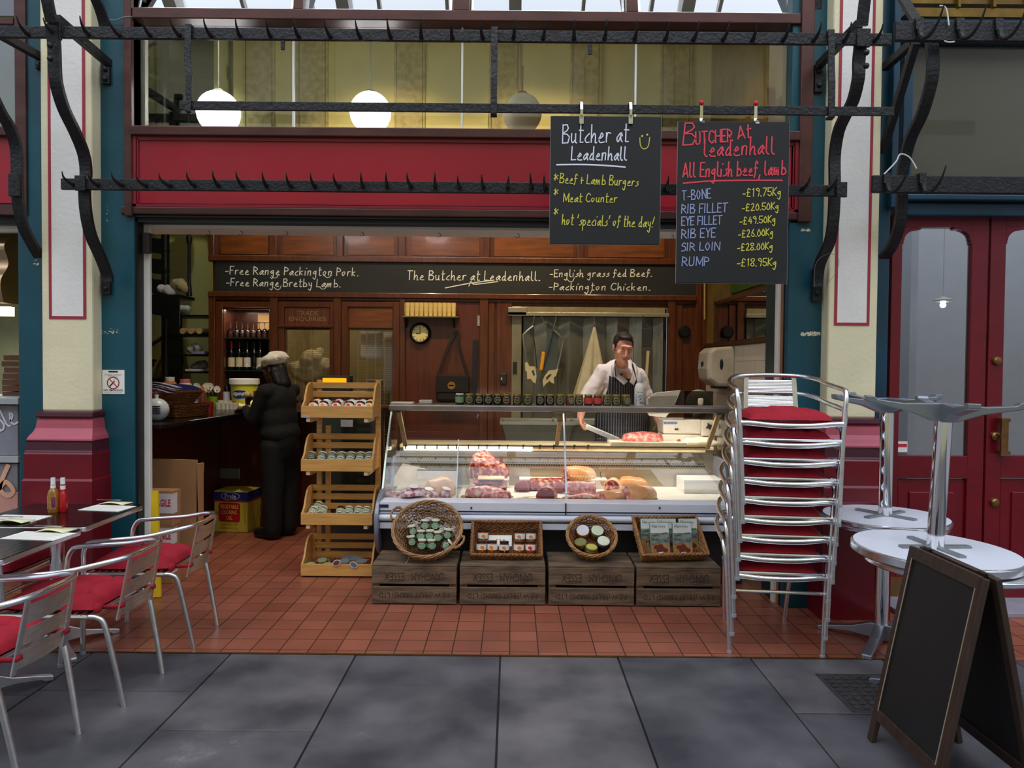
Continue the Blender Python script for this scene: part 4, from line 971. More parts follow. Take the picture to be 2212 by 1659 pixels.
def basket_rect(name, label, loc, L, Wd, H, m, rot=(0, 0, 0), flare=.02, rows=9, st_=.03, rim=.009, group=None):
 """woven tray: horizontal wands passing in front of and behind upright stakes"""
 t = thing(name, label, 'basket', loc, rot, group)
 def loop(e, z, ph, amp, n=None):
  pts = []; hx, hy = L / 2 + e, Wd / 2 + e
  segs = [((-hx, -hy), (hx, -hy)), ((hx, -hy), (hx, hy)), ((hx, hy), (-hx, hy)), ((-hx, hy), (-hx, -hy))]; k0 = 0
  for a, c in segs:
   ln = math.hypot(c[0] - a[0], c[1] - a[1]); m_ = max(2, int(ln / st_))
   nx, ny = (c[1] - a[1]) / ln, -(c[0] - a[0]) / ln
   for k in range(m_):
    u = k / m_; d = amp * (1 if (k0 + k + ph) % 2 else -1) * (0 if k == 0 else 1)
    pts.append((a[0] + (c[0] - a[0]) * u + nx * d, a[1] + (c[1] - a[1]) * u + ny * d, z))
   k0 += m_
  return pts
 b = MB()
 for r in range(rows):
  z = H * (r + .5) / rows; b.tube(loop(flare * z / H, z, r, .004), .0062, 5, closed=True)
 b.build('woven_side', m, t, smooth=2)
 b = MB()
 for q0, q1 in zip(loop(0, 0.004, 0, 0), loop(flare, H, 0, 0)): b.tube([q0, q1], .0035, 5)
 b.build('stakes', m, t)
 b = MB(); P = loop(flare, H + .004, 0, 0); P = spline(P, 2, True)
 for ph in (0, PI * 2 / 3, PI * 4 / 3): b.tube([Vector(q) + Vector((0, 0, rim * .6 * math.sin(i * .9 + ph))) + (Vector((q[0], q[1], 0)).normalized() * rim * .6 * math.cos(i * .9 + ph)) for i, q in enumerate(P)], rim * .62, 5, closed=True)
 b.build('braided_rim', m, t, smooth=2)
 b = MB(); b.box(-L / 2, -Wd / 2, 0, L / 2, Wd / 2, .008)
 n = int(L / .02)
 for i in range(n): b.tube([(-L / 2 + (i + .5) * L / n, -Wd / 2 + .004, .010), (-L / 2 + (i + .5) * L / n, Wd / 2 - .004, .010)], .006, 5)
 b.build('woven_base', m, t, smooth=2)
 return t
o = onbar(398, 902); o += Vector((-.10, .13, .002)); basket_rect('wicker_tray', 'lower brown wicker tray on the bar under another basket', o, .34, .26, .085, WICKD, (0, 0, R(70)), .01, 7)
o2 = o + Vector((-.08, -.14, .098)); basket_rect('wicker_tray', 'upper brown wicker basket of papers on the bar', o2, .38, .27, .10, WICKD, (0, 0, R(62)), .05, 8)
b = MB(); b.lathe([(.001, .0), (.08, 0), (.15, .026), (.172, .04), (.15, .036), (.08, .012), (.001, .012)], 28); q = b.build('serving_plate', mat('cobalt_glaze', (44, 50, 120), .2), None, smooth=True); q.location = o2 + Vector((.05, .20, .075)); q.rotation_euler = (R(12), R(8), 0); tag(q, 'blue oval serving plate lying on the upper basket', 'plate')
for k in range(4):
 b = MB(); b.grid(lambda u, v: ((u - .5) * .32, (v - .5) * .22, .02 * math.sin(u * 3)), 8, 2); q = b.build('paper_sheet', mat('lilac_white_paper', (240, 232, 238), .8), None, smooth=2); q.modifiers.new('thickness', 'SOLIDIFY').thickness = .002
 q.location = o2 + Vector((.0 + .01 * k, -.12, .118 + .014 * k)); q.rotation_euler = (R(random.uniform(-4, 4)), R(8), R(random.uniform(-14, 14) + 10)); tag(q, 'loose white paper sheet heaped on the upper basket', 'paper', 'paper sheets on the upper basket')
# silver radio
t = thing('radio', 'silver grey rounded radio at the near end of the bar', 'radio', onbar(333, 912) + Vector((-.03, .10, 0)))
b = MB(); b.ball((0, 0, .085), (.09, .075, .085), 20); b.build('casing', mat('silver_plastic', (186, 190, 196), .3), t, smooth=True)
b = MB()
for i in range(4): b.box(.0, -.082 + .004 * abs(i - 1.5), .06 + i * .016, .06, -.066, .068 + i * .016)
b.build('speaker_slots', DARKG, t)
b = MB(); b.lathe([(.012, 0), (.015, .03), (.001, .032)], 10, (0, 0, .165)); b.build('knob', WHITE, t)
# white box, jars, sauce bottle, cup
o = onbar(408, 893) + Vector((0, .14, 0)); box_thing('white_box', 'white box standing behind the wicker baskets on the bar', 'box', o, (.06, .16, .18), WHITE)
def jarish(name, label, cat, loc, prof, m, lidp=None, lidm=None, group=None, n=18):
 t = thing(name, label, cat, loc, group=group)
 b = MB(); b.lathe(prof, n); b.build('jar_body', m, t, smooth=True)
 if lidp: b = MB(); b.lathe(lidp, n); b.build('lid', lidm, t, smooth=True)
 return t
jarish('sauce_jar', 'tall jar of orange sauce with white lid behind wicker baskets', 'jar', onbar(367, 868), [(.001, 0), (.07, 0), (.075, .02), (.075, .20), (.06, .235), (.04, .25)], mat('orange_sauce', (176, 104, 60), .2), [(.044, .245), (.046, .25), (.046, .29), (.001, .291)], WHITE)
jarish('glass_jar', 'clear jar of pale pink sweets with pink lid on bar', 'jar', onbar(400, 866), [(.001, 0), (.075, 0), (.08, .02), (.08, .18), (.06, .22), (.045, .235)], mat('pale_pink_glass', (190, 166, 150), .12), [(.046, .23), (.048, .235), (.048, .27), (.001, .271)], mat('pink_lid', (206, 120, 116), .4))
jarish('sauce_bottle', 'brown sauce squeeze bottle beside the red cup', 'bottle', onbar(433, 892) + Vector((0, .04, 0)), [(.001, 0), (.034, 0), (.036, .02), (.034, .16), (.02, .19)], mat('brown_sauce', (120, 60, 36), .3), [(.02, .19), (.018, .2), (.005, .24), (.001, .241)], mat('orange_nozzle', (200, 96, 50), .4))
b = MB(); b.lathe([(.001, 0), (.038, 0), (.044, .10), (.040, .10), (.035, .006), (.001, .006)], 18); q = b.build('cup', mat('red_cup', (176, 22, 30), .4), None, smooth=True); q.location = onbar(450, 894); tag(q, 'small red beaker near the front edge of the bar', 'cup')
cu = None
for k, px in enumerate((472, 482, 491, 500, 508, 477, 487, 496)):
 o = onbar(px, 884 if k < 5 else 878)
 if cu is None:
  b = MB(); b.lathe([(.001, 0), (.024, 0), (.034, .06), (.031, .06), (.022, .005), (.001, .005)], 16); cu = b.build('sauce_pot', mat('pot_white', (226, 220, 208), .4), None, smooth=True); cu.location = o; tag(cu, 'small white sauce pot in the row left of the bucket', 'pot', 'white sauce pots on the bar')
 else: dup(cu, o)
b = MB(); b.grid(lambda u, v: ((u - .5) * .2, (v - .5) * .12, .03 + .035 * u * math.sin(v * 3) + .01 * math.sin(u * 9)), 8, 6); q = b.build('napkin', PAPER, None, smooth=2); q.modifiers.new('thickness', 'SOLIDIFY').thickness = .004; q.location = onbar(526, 881); tag(q, 'folded white napkin in front of the yellow bucket', 'napkin')
# flower pots
for k, (px, py, nm) in enumerate(((440, 872, 'left'), (460, 872, 'right'))):
 t = thing('flower_pot', 'green pot of white flowers on the bar, %s one of two' % nm, 'flowers', onbar(px, py))
 b = MB(); b.lathe([(.001, 0), (.045, 0), (.05, .10), (.046, .10), (.042, .08), (.001, .08)], 18); b.build('pot', mat('lime_pot', (110, 142, 24), .35), t, smooth=True)
 b = MB()
 for i in range(26):
  a, r_ = random.uniform(0, 6.28), random.uniform(.02, .08); b.bar((0, 0, .08), (r_ * math.cos(a), r_ * math.sin(a), .12 + random.uniform(0, .07)), .012, .003)
 b.build('leaves', mat('plum_leaf', (66, 56, 60), .6, var=.4, scale=20), t)
 for i in range(5):
  a = i * 1.26 + k; c_ = Vector((.06 * math.cos(a), .05 * math.sin(a) - .02, .17 + .03 * (i % 2)))
  b = MB()
  for j in range(12): b.bar(c_, c_ + Vector((.034 * math.cos(j * PI / 6), -.008, .034 * math.sin(j * PI / 6))), .012, .003, (0, 1, 0))
  b.ball(c_ + Vector((0, -.008, 0)), .009, 8)
  b.build('blossom', mat('white_petal', (228, 228, 214), .6), t)
# mayonnaise bucket
o = onbar(528, 872); t = thing('mayonnaise_bucket', 'yellow mayonnaise bucket with white rim on the bar', 'bucket', o)
b = MB(); b.lathe([(.001, 0), (.115, 0), (.135, .235)], 32); b.build('pail', mat('bucket_yellow', (214, 206, 50), .35, var=.04), t, smooth=True)
b = MB(); b.lathe([(.136, .225), (.146, .225), (.146, .275), (.138, .28), (.13, .27), (.001, .265)], 32); b.build('rim', WHITE, t, smooth=True)
def cylpatch(b, poly, r0, zfn=None, a0=-PI / 2, lift=.001, M=None):
 """polygon (arc length, height) wrapped on a cylinder of radius r0(z), facing angle a0"""
 vs = []
 for u, z in poly:
  r_ = (r0(z) if callable(r0) else r0) + lift; a = a0 + u / r_
  p = Vector((r_ * math.cos(a), r_ * math.sin(a), z)); vs.append(b.v(M @ p if M is not None else p))
 k = len(vs); c = sum((v.co for v in vs), Vector()) / k
 uc = sum(p[0] for p in poly) / k; zc = sum(p[1] for p in poly) / k; r_ = (r0(zc) if callable(r0) else r0) + lift; a = a0 + uc / r_
 p = Vector((r_ * math.cos(a), r_ * math.sin(a), zc)); cv = b.v(M @ p if M is not None else p)
 for i in range(k): b.f((vs[i], vs[(i + 1) % k], cv))
def ell(cx, cz, rx, rz, n=22): return [(cx + rx * math.cos(2 * PI * i / n), cz + rz * math.sin(2 * PI * i / n)) for i in range(n)]
rb_ = lambda z: .115 + .085 * z
FA = R(-90)
b = MB(); cylpatch(b, ell(0, .125, .098, .048), rb_, a0=FA, lift=.0015); b.build('label_border', mat('label_white', (226, 226, 230), .5), t)
b = MB(); cylpatch(b, ell(0, .125, .09, .042), rb_, a0=FA, lift=.003); b.build('blue_label', mat('label_blue', (26, 44, 110), .4), t)
b = MB(); ptext(b, "HELLMANN'S", ((0, -.135, .132), *FRONT), .15, .034, .0, bold=.02)
for v in b.bm.verts: v.co.y = -math.sqrt(max(.001, (rb_(v.co.z) + .0045) ** 2 - v.co.x ** 2))
b.build('label_name', CHALK_W, t)
b = MB(); ptext(b, 'REAL', ((-.055, -.13, .045), *FRONT), .05, .024, .0, bold=.02)
for v in b.bm.verts: v.co.y = -math.sqrt(max(.001, (rb_(v.co.z) + .002) ** 2 - v.co.x ** 2))
b.build('label_word', mat('label_red', (190, 40, 36), .5), t)
jarish('small_tub', 'small white tub standing behind the yellow bucket', 'tub', onbar(545, 860) + Vector((0, 0, .16)), [(.001, 0), (.05, 0), (.06, .07)], WHITE, [(.064, .06), (.064, .085), (.001, .086)], WHITE)
bx_ = onbar(545, 860); bx_.z = BT; box_thing('tub_stand', 'dark block under the small white tub', 'block', bx_, (.12, .12, .158), DARKG)
bottle('wine_bottle', 'dark wine bottle with lilac label left of the yellow bucket', 'wine bottle', onbar(490, 874), .27, .036, WINE, KFOIL, mat('lilac_label', (190, 184, 206), .6), None, lz=(.2, .55))
# ------------------------------------------------------------------ boxes by the left jamb, oil tin
t = thing('cardboard_box', 'tall open brown cardboard box leaning against the bar', 'cardboard box', G(378, 1225))
b = MB(); q = t.location
b.prism([(-.32, 0), (.15, 0), (.17, .42), (.16, .79), (-.34, .80)], (Vector((0, .0, 0)), Vector((1, 0, 0)), Vector((0, .0, 1))), -.02); b.build('front_panel', CARD, t)
b = MB(); b.obox((.165, .05, .38), (.010, .10, .76)); b.build('side_panel', CARD, t)
b = MB(); b.obox((-.1, .13, .60), (.5, .012, .30), Euler((R(-10), 0, 0))); b.build('flap', CARD, t)
for k, (py, tx, lean) in enumerate(((1262, 'FRAGILE', 0), (1205, 'FRAGILE', 0), (1120, 'FRAGILE', 0))):
 pass
t0 = G(352, 1262); zz = 0
for k in range(3):
 hgt = (.20, .19, .24)[k]
 t = thing('fragile_parcel', ('bottom', 'middle', 'top')[k] + ' brown parcel marked FRAGILE in the stack by left jamb', 'parcel', (t0.x, t0.y + .02, zz), (0, 0, R(random.uniform(-4, 4))))
 b = MB(); b.box(-.13, 0, 0, .06, .11, hgt); b.build('carton', CARD, t, bevel=.003)
 b = MB(); b.box(-.131, -.002, hgt * .36, .061, .06, hgt * .92); b.build('tape_band', mat('white_tape', (224, 216, 214), .6), t)
 b = MB(); ptext(b, 'FRAGILE', ((-.02, -.003, hgt * .66), *FRONT), .135, .05, .0015, bold=.02); b.build('tape_print', mat('tape_red', (180, 30, 60), .6), t)
 zz += hgt + .001
b = MB(); a_ = G(341, 1290); b.bar(Vector((a_.x, a_.y - .01, .005)), Vector((a_.x - .03, a_.y + .02, .68)), .05, .02, (0, 1, 0)); tag(b.build('spirit_level', mat('yellow_bar', (226, 190, 30), .5), None), 'upright yellow bar leaning beside the fragile parcels', 'spirit level')
# cooking oil tin
o = G(502, 1150); t = thing('oil_tin', 'yellow and blue vegetable cooking oil tin on the floor by the bar', 'tin', (o.x, o.y + .15, 0), (0, 0, R(-6)))
b = MB(); b.box(-.155, -.15, 0, .155, .15, .37); b.build('tin_body', mat('tin_yellow', (206, 178, 60), .4, var=.05), t, bevel=.008)
b = MB(); b.box(-.157, -.152, .285, .157, .152, .36); b.build('blue_band', mat('tin_blue', (34, 44, 110), .4), t)
b = MB(); b.box(-.157, -.152, .272, .157, .152, .285); b.build('red_band', mat('tin_red', (170, 26, 30), .4), t)
def rrect(w, h, r, n=5): return [(sx * (w / 2 - r) + r * math.cos(a), sz * (h / 2 - r) + r * math.sin(a)) for sx, sz, s0 in ((1, 1, 0), (-1, 1, PI / 2), (-1, -1, PI), (1, -1, 1.5 * PI)) for a in [s0 + PI / 2 * k / n for k in range(n + 1)]]
b = MB(); b.flat(rrect(.2, .17, .025), ((-.01, -.154, .18), *FRONT)); b.build('red_panel', mat('tin_red', (170, 26, 30)), t)
b = MB()
for i, (s_, w_) in enumerate((('VEGETABLE', .17), ('COOKING', .14), ('OIL', .06))): ptext(b, s_, ((-.01, -.155, .23 - i * .05), *FRONT), w_, .036, .001, bold=.01)
b.build('panel_print', mat('tin_gold', (222, 176, 84), .5), t)
b = MB(); ptext(b, 'LONGER LIFE', ((-.01, -.153, .07), *FRONT), .15, .018, .001); ptext(b, 'COOKING OIL', ((-.01, -.153, .038), *FRONT), .16, .018, .001); b.build('lower_print', mat('tin_ink', (60, 44, 20), .5), t)
b = MB(); ptext(b, 'Pride', ((0, -.154, .323), *FRONT), .1, .045, .001); b.build('brand_word', CHALK_W, t)
b = MB(); ov = [(.085 * math.cos(a * PI / 14), .032 * math.sin(a * PI / 14)) for a in range(29)]
for i in range(28): ribbon(b, [Vector((*ov[i], 0)), Vector((*ov[i + 1], 0))], ((0, -.153, .323), *FRONT), .003)
b.build('brand_oval', CHALK_W, t)
b = MB(); b.box(*(lambda a, c: (a.x, 4.66, c.z, c.x, 4.699, a.z))(W(312, 504, 4.69), W(327, 548, 4.69)))
tag(b.build('switch_box', mat('brown_switch', (44, 34, 32), .5, metal=.3), None, bevel=.004), 'small dark shutter switch box at the top of left white jamb', 'switch box')
# ------------------------------------------------------------------ glass meat counter
CX0, CX1 = -.918, 1.635
ct = thing('meat_counter', 'long glass fronted butcher display counter with white bumper and grey ends', 'display counter', (.36, 5.4, 0))
ALU = mat('satin_silver', (196, 198, 206), .32, metal=.55, var=.04)
WHM = mat('white_enamel', (226, 226, 236), .28, var=.03)
DECKW = mat('white_deck', (236, 234, 226), .4, var=.03)
STN = mat('stainless_back', (172, 160, 138), .34, metal=.7, var=.12, scale=3, stretch=(.3, 1, 8))
def strip(name, y0, z0, y1, z1, m, x0=CX0 + .03, x1=CX1 - .03, bev=.004, par=None):
 b = MB(); b.box(x0, y0, z0, x1, y1, z1); return b.build(name, m, par or ct, world=True, bevel=bev)
strip('upper_fascia', 4.99, .514, 5.16, .574, WHM)
strip('fascia_groove', 5.0, .506, 5.1, .514, BLACK, bev=0)
strip('grey_band', 4.985, .492, 5.1, .506, mat('band_grey', (176, 180, 200), .35, metal=.3))
b = MB(); n = 10; rr = [(5.06, .490)] + [(5.0 - .03 * math.sin(PI * k / n), .441 + .05 * (1 + math.cos(PI * k / n)) / 2) for k in range(n + 1)] + [(5.06, .441)]
b.rings([[(x, y, z) for y, z in rr] for x in (CX0 + .03, CX1 - .03)]); b.build('round_bumper', WHM, ct, world=True, smooth=True)
strip('lower_panel', 4.99, .39, 5.08, .433, WHM)
strip('bumper_groove', 5.02, .433, 5.1, .441, BLACK, bev=0)
strip('kick_base', 5.10, .0, 5.85, .39, mat('kick_dark', (46, 44, 48), .5))
b = MB(); x = W(1222, 1095, 5.0).x; b.box(x - .004, 4.984, .494, x + .004, 5.0, .574); b.build('fascia_joint', BLACK, ct, world=True)
for px in (1018, 1425):
 b = MB(); p = W(px, 1097, 4.985); b.ball(p, (.007, .006, .009), 10); b.build('fascia_stud', mat('stud_dark', (90, 90, 100), .3, metal=.8), ct, world=True)
b = MB(); p = W(829, 1093, 4.987); b.box(p.x - .032, 4.985, p.z - .010, p.x + .032, 4.992, p.z + .010); mp_ = b.build('maker_plate', mat('plate_navy', (36, 34, 66), .4), ct, world=True)
b = MB()
for k in range(9): b.box(p.x - .026 + k * .006, 4.9835, p.z - .004, p.x - .022 + k * .006, 4.986, p.z + .004)
o = b.build('plate_lettering', mat('plate_grey', (150, 150, 170), .5), None); o.parent = mp_
EndP = [(q.x, q.y) for q in spline([Vector((a_, c_, 0)) for a_, c_ in [(5.24, .64), (5.12, .615), (5.0, .565), (4.945, .50), (4.935, .42), (4.95, .34), (5.0, .26), (5.08, .20)]], 4)] + [(5.9, .20), (5.95, .80), (5.6, .80), (5.5, .62)]
for k, x in enumerate((CX0, CX1 - .03)):
 b = MB(); b.prism(EndP, (Vector((x, 0, 0)), Vector((0, 1, 0)), Vector((0, 0, 1))), .03)
 b.build('end_panel', mat('end_panel_grey', (136, 140, 158), .35, metal=.3), ct, world=True, bevel=.006)
# deck, risers, stainless back
strip('deck', 5.15, .53, 5.88, .548, DECKW, bev=.002)
b = MB()
for i in range(64): b.box(CX0 + .05 + i * .039, 5.165, .5481, CX0 + .05 + i * .039 + .024, 5.172, .5495)
b.build('deck_vent_slots', DARKG, ct, world=True).__setitem__('kind', 'stuff')
strip('back_panel', 5.88, .53, 5.90, .86, STN, bev=0)
b = MB()
for r in range(2):
 zr = W(1000, 998 + 5 * r, 5.879).z
 for i in range(120):
  px = 885 + i * 5.4 + 2.7 * r
  xx = W(px, 1000, 5.879).x
  if xx < CX1 - .1: b.box(xx, 5.877, zr - .004, xx + .013, 5.881, zr + .004)
b.build('vent_slots', BLACK, ct, world=True)['kind'] = 'stuff'
strip('worktop', 5.86, .845, 6.22, .872, mat('worktop_cream', (214, 198, 160), .4), bev=.004)
strip('counter_body', 5.905, .13, 6.18, .845, mat('counter_back_white', (190, 184, 170), .5))
b = MB(); x0, x1 = W(872, 970, 5.84).x, W(1150, 970, 5.84).x; b.box(x0, 5.83, .826, x1, 5.858, .868); b.build('light_tube', emit('tube_glow', (255, 240, 214), 2.6), ct, world=True, bevel=.006)
b = MB(); b.box(x1, 5.835, .828, CX1 - .1, 5.858, .868); b.build('lamp_cover', mat('lamp_cover_cream', (226, 206, 160), .4), ct, world=True, bevel=.004)
# ticket rail with clips above the lamp
b = MB(); z0 = W(1000, 962, 5.83).z; b.box(CX0 + .1, 5.825, z0 - .006, CX1 - .1, 5.835, z0 + .002); b.build('ticket_rail', BLACK, ct, world=True)
b = MB(); b.box(CX0 + .1, 5.84, .875, CX1 - .1, 5.855, .93); b.build('rear_upstand', GLASSC, ct, world=True)
for px in (876, 900, 918, 944, 968, 986, 1012, 1034, 1052, 1078, 1096, 1130, 1166, 1196, 1240, 1270):
 b = MB(); p = W(px, 962, 5.82); b.box(p.x - .004, 5.818, p.z - .03, p.x + .004, 5.828, p.z + .006); b.box(p.x, 5.812, p.z - .004, p.x + .012, 5.828, p.z + .004); b.build('rail_clip', BLACK, ct, world=True)
# glass
GY = lambda z: 5.165 + .40 * ((z - .548) / .61) ** 1.25
def gl(x0, x1, name):
 b = MB(); N = 8; zs = [.548 + .61 * k / N for k in range(N + 1)]
 ring = [(GY(z), z) for z in zs] + [(GY(z) + .006, z) for z in reversed(zs)]
 b.rings([[(x, y, z) for y, z in ring] for x in (x0, x1)]); b.build(name, GLASSC, ct, world=True, smooth=True)
xm = W(1219, 1000, 5.4).x
gl(CX0 + .02, xm - .004, 'front_glass'); gl(xm + .004, CX1 - .02, 'front_glass')
for k, x in enumerate((CX0 + .012, CX1 - .018)):
 b = MB(); b.prism([(GY(.548), .548), (GY(.75), .75), (GY(.95), .95), (GY(1.158), 1.158), (5.75, 1.158), (5.84, .88), (5.84, .548)], (Vector((x, 0, 0)), Vector((0, 1, 0)), Vector((0, 0, 1))), .006); b.build('end_glass', GLASSC, ct, world=True)
 b = MB(); b.tube([(x + .003, GY(.548 + .061 * j) - .004, .548 + .061 * j) for j in range(11)], 0, sq=(.012, .014)); b.build('end_glass_edge', mat('glass_edge', (206, 222, 214), .2, metal=.4), ct, world=True)
 sx = x + (.05 if k == 0 else -.05)
 b = MB(); b.bar((sx, 5.60, 1.15), (sx + (.02 if k == 0 else -.02), 5.84, .86), .035, .02); b.build('glass_strut', mat('strut_tan', (138, 118, 84), .4, metal=.3), ct, world=True, bevel=.003)
b = MB(); b.tube([(xm, GY(.548 + .061 * j) - .006, .548 + .061 * j) for j in range(11)], 0, sq=(.012, .012)); b.build('middle_mullion', ALU, ct, world=True)
b = MB(); b.box(xm - .045, 5.58, 1.08, xm + .025, 5.6, 1.15); b.bar((xm - .02, 5.60, 1.12), (xm - .03, 5.84, .87), .03, .018); b.box(xm - .06, 5.54, 1.146, xm + .06, 5.62, 1.154); b.build('middle_strut', mat('strut_tan', (190, 164, 116)), ct, world=True, bevel=.003)
# glass partition inside the display
b = MB(); px_ = W(990, 1050, 5.4).x; b.prism([(5.2, .548), (GY(.9) + .03, .9), (5.84, .86), (5.84, .548)], (Vector((px_, 0, 0)), Vector((0, 1, 0)), Vector((0, 0, 1))), .006); b.build('glass_partition', GLASSC, ct, world=True)
b = MB(); b.bar((px_, 5.19, .55), (px_, GY(.9) + .02, .96), .008, .008); b.build('partition_edge', WHITE, ct, world=True)
# top slab
b = MB(); b.box(CX0 - .01, 5.54, 1.158, CX1, 5.80, 1.205); b.build('top_shelf', mat('top_slab_steel', (150, 140, 136), .32, metal=.6), ct, world=True, bevel=.012)
b = MB(); b.box(CX0 + .06, 5.70, 1.149, CX1 - .06, 5.76, 1.158); b.build('canopy_tube', emit('canopy_glow', (255, 240, 214), 2.2), ct, world=True)
al = area_light('counter_tube', ((CX0 + CX1) / 2, 5.66, 1.14), (8, 0, 0), CX1 - CX0 - .2, .06, 12.5, (1, .90, .74)); 
# ------------------------------------------------------------------ jars along the top
def jar(label, loc, r, H, body, lid, lab, emb=None, rot=(0, 0, 0), group=None, lz=(.18, .72), name='jar', cat='jar', lid_top=None, off=0.0):
 t = thing(name, label, cat, loc, rot, group)
 b = MB(); b.lathe([(.001, 0), (r * .92, 0), (r, H * .06), (r, H * .70), (r * .86, H * .8), (r * .84, H * .86)], 18); b.build('glass_body', body, t, smooth=True)
 b = MB(); b.lathe([(r * .86, H * .85), (r * .92, H * .85), (r * .92, H * .985), (r * .84, H), (.001, H)], 18); l_ = b.build('lid', lid, t, smooth=True)
 if lid_top:
  b = MB(); b.lathe([(.001, H + .0012), (r * .78, H + .0012), (r * .78, H - .001), (.001, H - .001)], 18); b.build('lid_label', lid_top, t)
 if lab:
  b = MB(); b.lathe([(r * 1.015, H * lz[0]), (r * 1.018, H * (lz[0] + lz[1]) / 2), (r * 1.015, H * lz[1])], 20, a0=PI * .9, a1=PI * 2.1); b.build('label_wrap', lab, t, smooth=True)
 if emb: emb(t, r, H, off)
 return t
def oval_emb(ring, fill):
 def f(t, r, H, off):
  b = MB(); cylpatch(b, ell(off, H * .44, r * .80, H * .27), r * 1.02, lift=.0015); b.build('oval_border', ring, t)
  b = MB(); cylpatch(b, ell(off, H * .44, r * .70, H * .225), r * 1.02, lift=.003); b.build('oval_label', fill, t)
  b = MB()
  for z, w in ((.50, .42), (.44, .5), (.38, .42)): cylpatch(b, [(off - r * w, H * z), (off + r * w, H * z), (off + r * w, H * (z + .025)), (off - r * w, H * (z + .025))], r * 1.02, lift=.004)
  b.build('label_print', ring, t)
 return f
GOLD = mat('gold_lid', (186, 164, 74), .32, metal=.6); CRLID = mat('cream_lid', (232, 226, 196), .4)
J_DK = mat('dark_preserve', (34, 16, 14), .12, spec=.8); J_OL = mat('olive_preserve', (88, 74, 24), .12, spec=.8); J_BR = mat('chutney_brown', (96, 52, 20), .12, spec=.8)
OVR = mat('oval_ivory', (206, 204, 160), .6); OVD = mat('oval_dark_green', (44, 52, 34), .5); OVG = mat('oval_grey_green', (108, 120, 96), .5)
GRNL = mat('pale_green_label', (132, 168, 120), .6); PNK = mat('coral_label', (214, 72, 70), .55)
specs = [(993, 'pale green label', J_DK, GRNL, None), (1014, None, J_OL, None, 1), (1035, None, J_DK, None, 1), (1055, None, J_DK, None, 1), (1075, None, J_DK, None, 1), (1094, None, J_BR, None, 1), (1117, None, J_BR, None, 1), (1140, None, J_OL, None, 1),
  (1167, None, J_DK, None, 1), (1188, None, J_DK, None, 1), (1210, None, J_OL, None, 1), (1231, None, J_BR, None, 2), (1251, None, J_OL, None, 1), (1271, 'coral', J_DK, PNK, None), (1291, 'coral', J_DK, PNK, None), (1311, None, J_OL, None, 1), (1331, None, J_OL, None, 1), (1352, None, J_OL, None, 2)]
JY = 5.60
names = {1014: 'dark jar with oval label next to the green-labelled jar', 1035: 'dark jar with oval label, third from the left on the counter top', 1055: 'dark jar with oval label, fourth from the left on counter', 1075: 'dark jar with oval label, fifth from the left on counter', 1094: 'brown jar with oval label beside the gap, sixth from left',
  1117: 'brown jar standing alone between two gaps on the counter top', 1140: 'olive jar with oval label left of the mullion gap', 1167: 'dark jar with red-brown preserve, first of the long unbroken row', 1188: 'dark jar with oval label, second of the long unbroken row', 1210: 'olive jar with oval label, third of the long unbroken row', 1231: 'amber jar with its oval label turned to the right, mid row', 1251: 'olive jar with oval label just left of the coral jars',
  1311: 'olive jar with oval label just right of the coral jars', 1331: 'olive jar with oval label, last but one on the counter', 1352: 'rightmost jar of the counter row, label turned away', 993: 'leftmost counter top jar with a pale green label', 1271: 'left of two coral labelled jars on the counter top', 1291: 'right of two coral labelled jars on the counter top'}
for px, kind, body, lab, em in specs:
 o = W(px, 868, JY); o.z = 1.2055
 jar(names[px], o, .033, .084, body, GOLD if px != 993 else CRLID, lab, oval_emb(OVR, OVD if em != 2 else OVG) if em else None, group='jars along the counter top', off=.018 if em == 2 else 0)
t = thing('cleaner_bottle', 'white spray style bottle with blue label at the counter top', 'bottle', W(1381, 868, 5.62)); t.location.z = 1.2055
b = MB(); b.lathe([(.001, 0), (.036, 0), (.038, .01), (.038, .13), (.030, .16), (.018, .175), (.018, .19)], 20); b.build('bottle_body', WHITE, t, smooth=True)
b = MB(); b.lathe([(.02, .185), (.021, .21), (.016, .235), (.012, .255), (.001, .262)], 16); b.build('cap', WHITE, t, smooth=True)
b = MB(); cylpatch(b, [(-.032, .01), (.032, .01), (.032, .09), (-.032, .09)], .038); b.build('blue_label', mat('sky_label', (126, 150, 190), .6), t)
b = MB(); st_, L = strokes('S')
for P in st_: ribbon(b, [Vector((p.x * .006, p.y * .006, 0)) for p in P], ((-.02, -.0405, .045), *FRONT), .003)
b.bar((.0, -.0405, .06), (.028, -.041, .09), .003, .001); b.box(-.005, -.041, .025, .025, -.0395, .029); b.box(.0, -.041, .018, .025, -.0395, .021); b.build('label_mark', mat('label_ink', (40, 44, 60), .6), t)
b = MB(); cylpatch(b, [(-.02, .10), (.02, .10), (.02, .108), (-.02, .108)], .038); b.build('sight_slot', BLACK, t)
o = W(920, 866, 5.66); o.z = 1.2055; box_thing('small_tray', 'small white dish on the counter top near its left end', 'dish', o, (.10, .07, .03), mat('bone_white', (206, 196, 186), .5), bev=.008)
o = W(870, 868, 5.66); o.z = 1.2055; box_thing('notepad', 'flat white notepad at the left end of the counter top', 'notepad', o, (.17, .12, .012), PAPER)
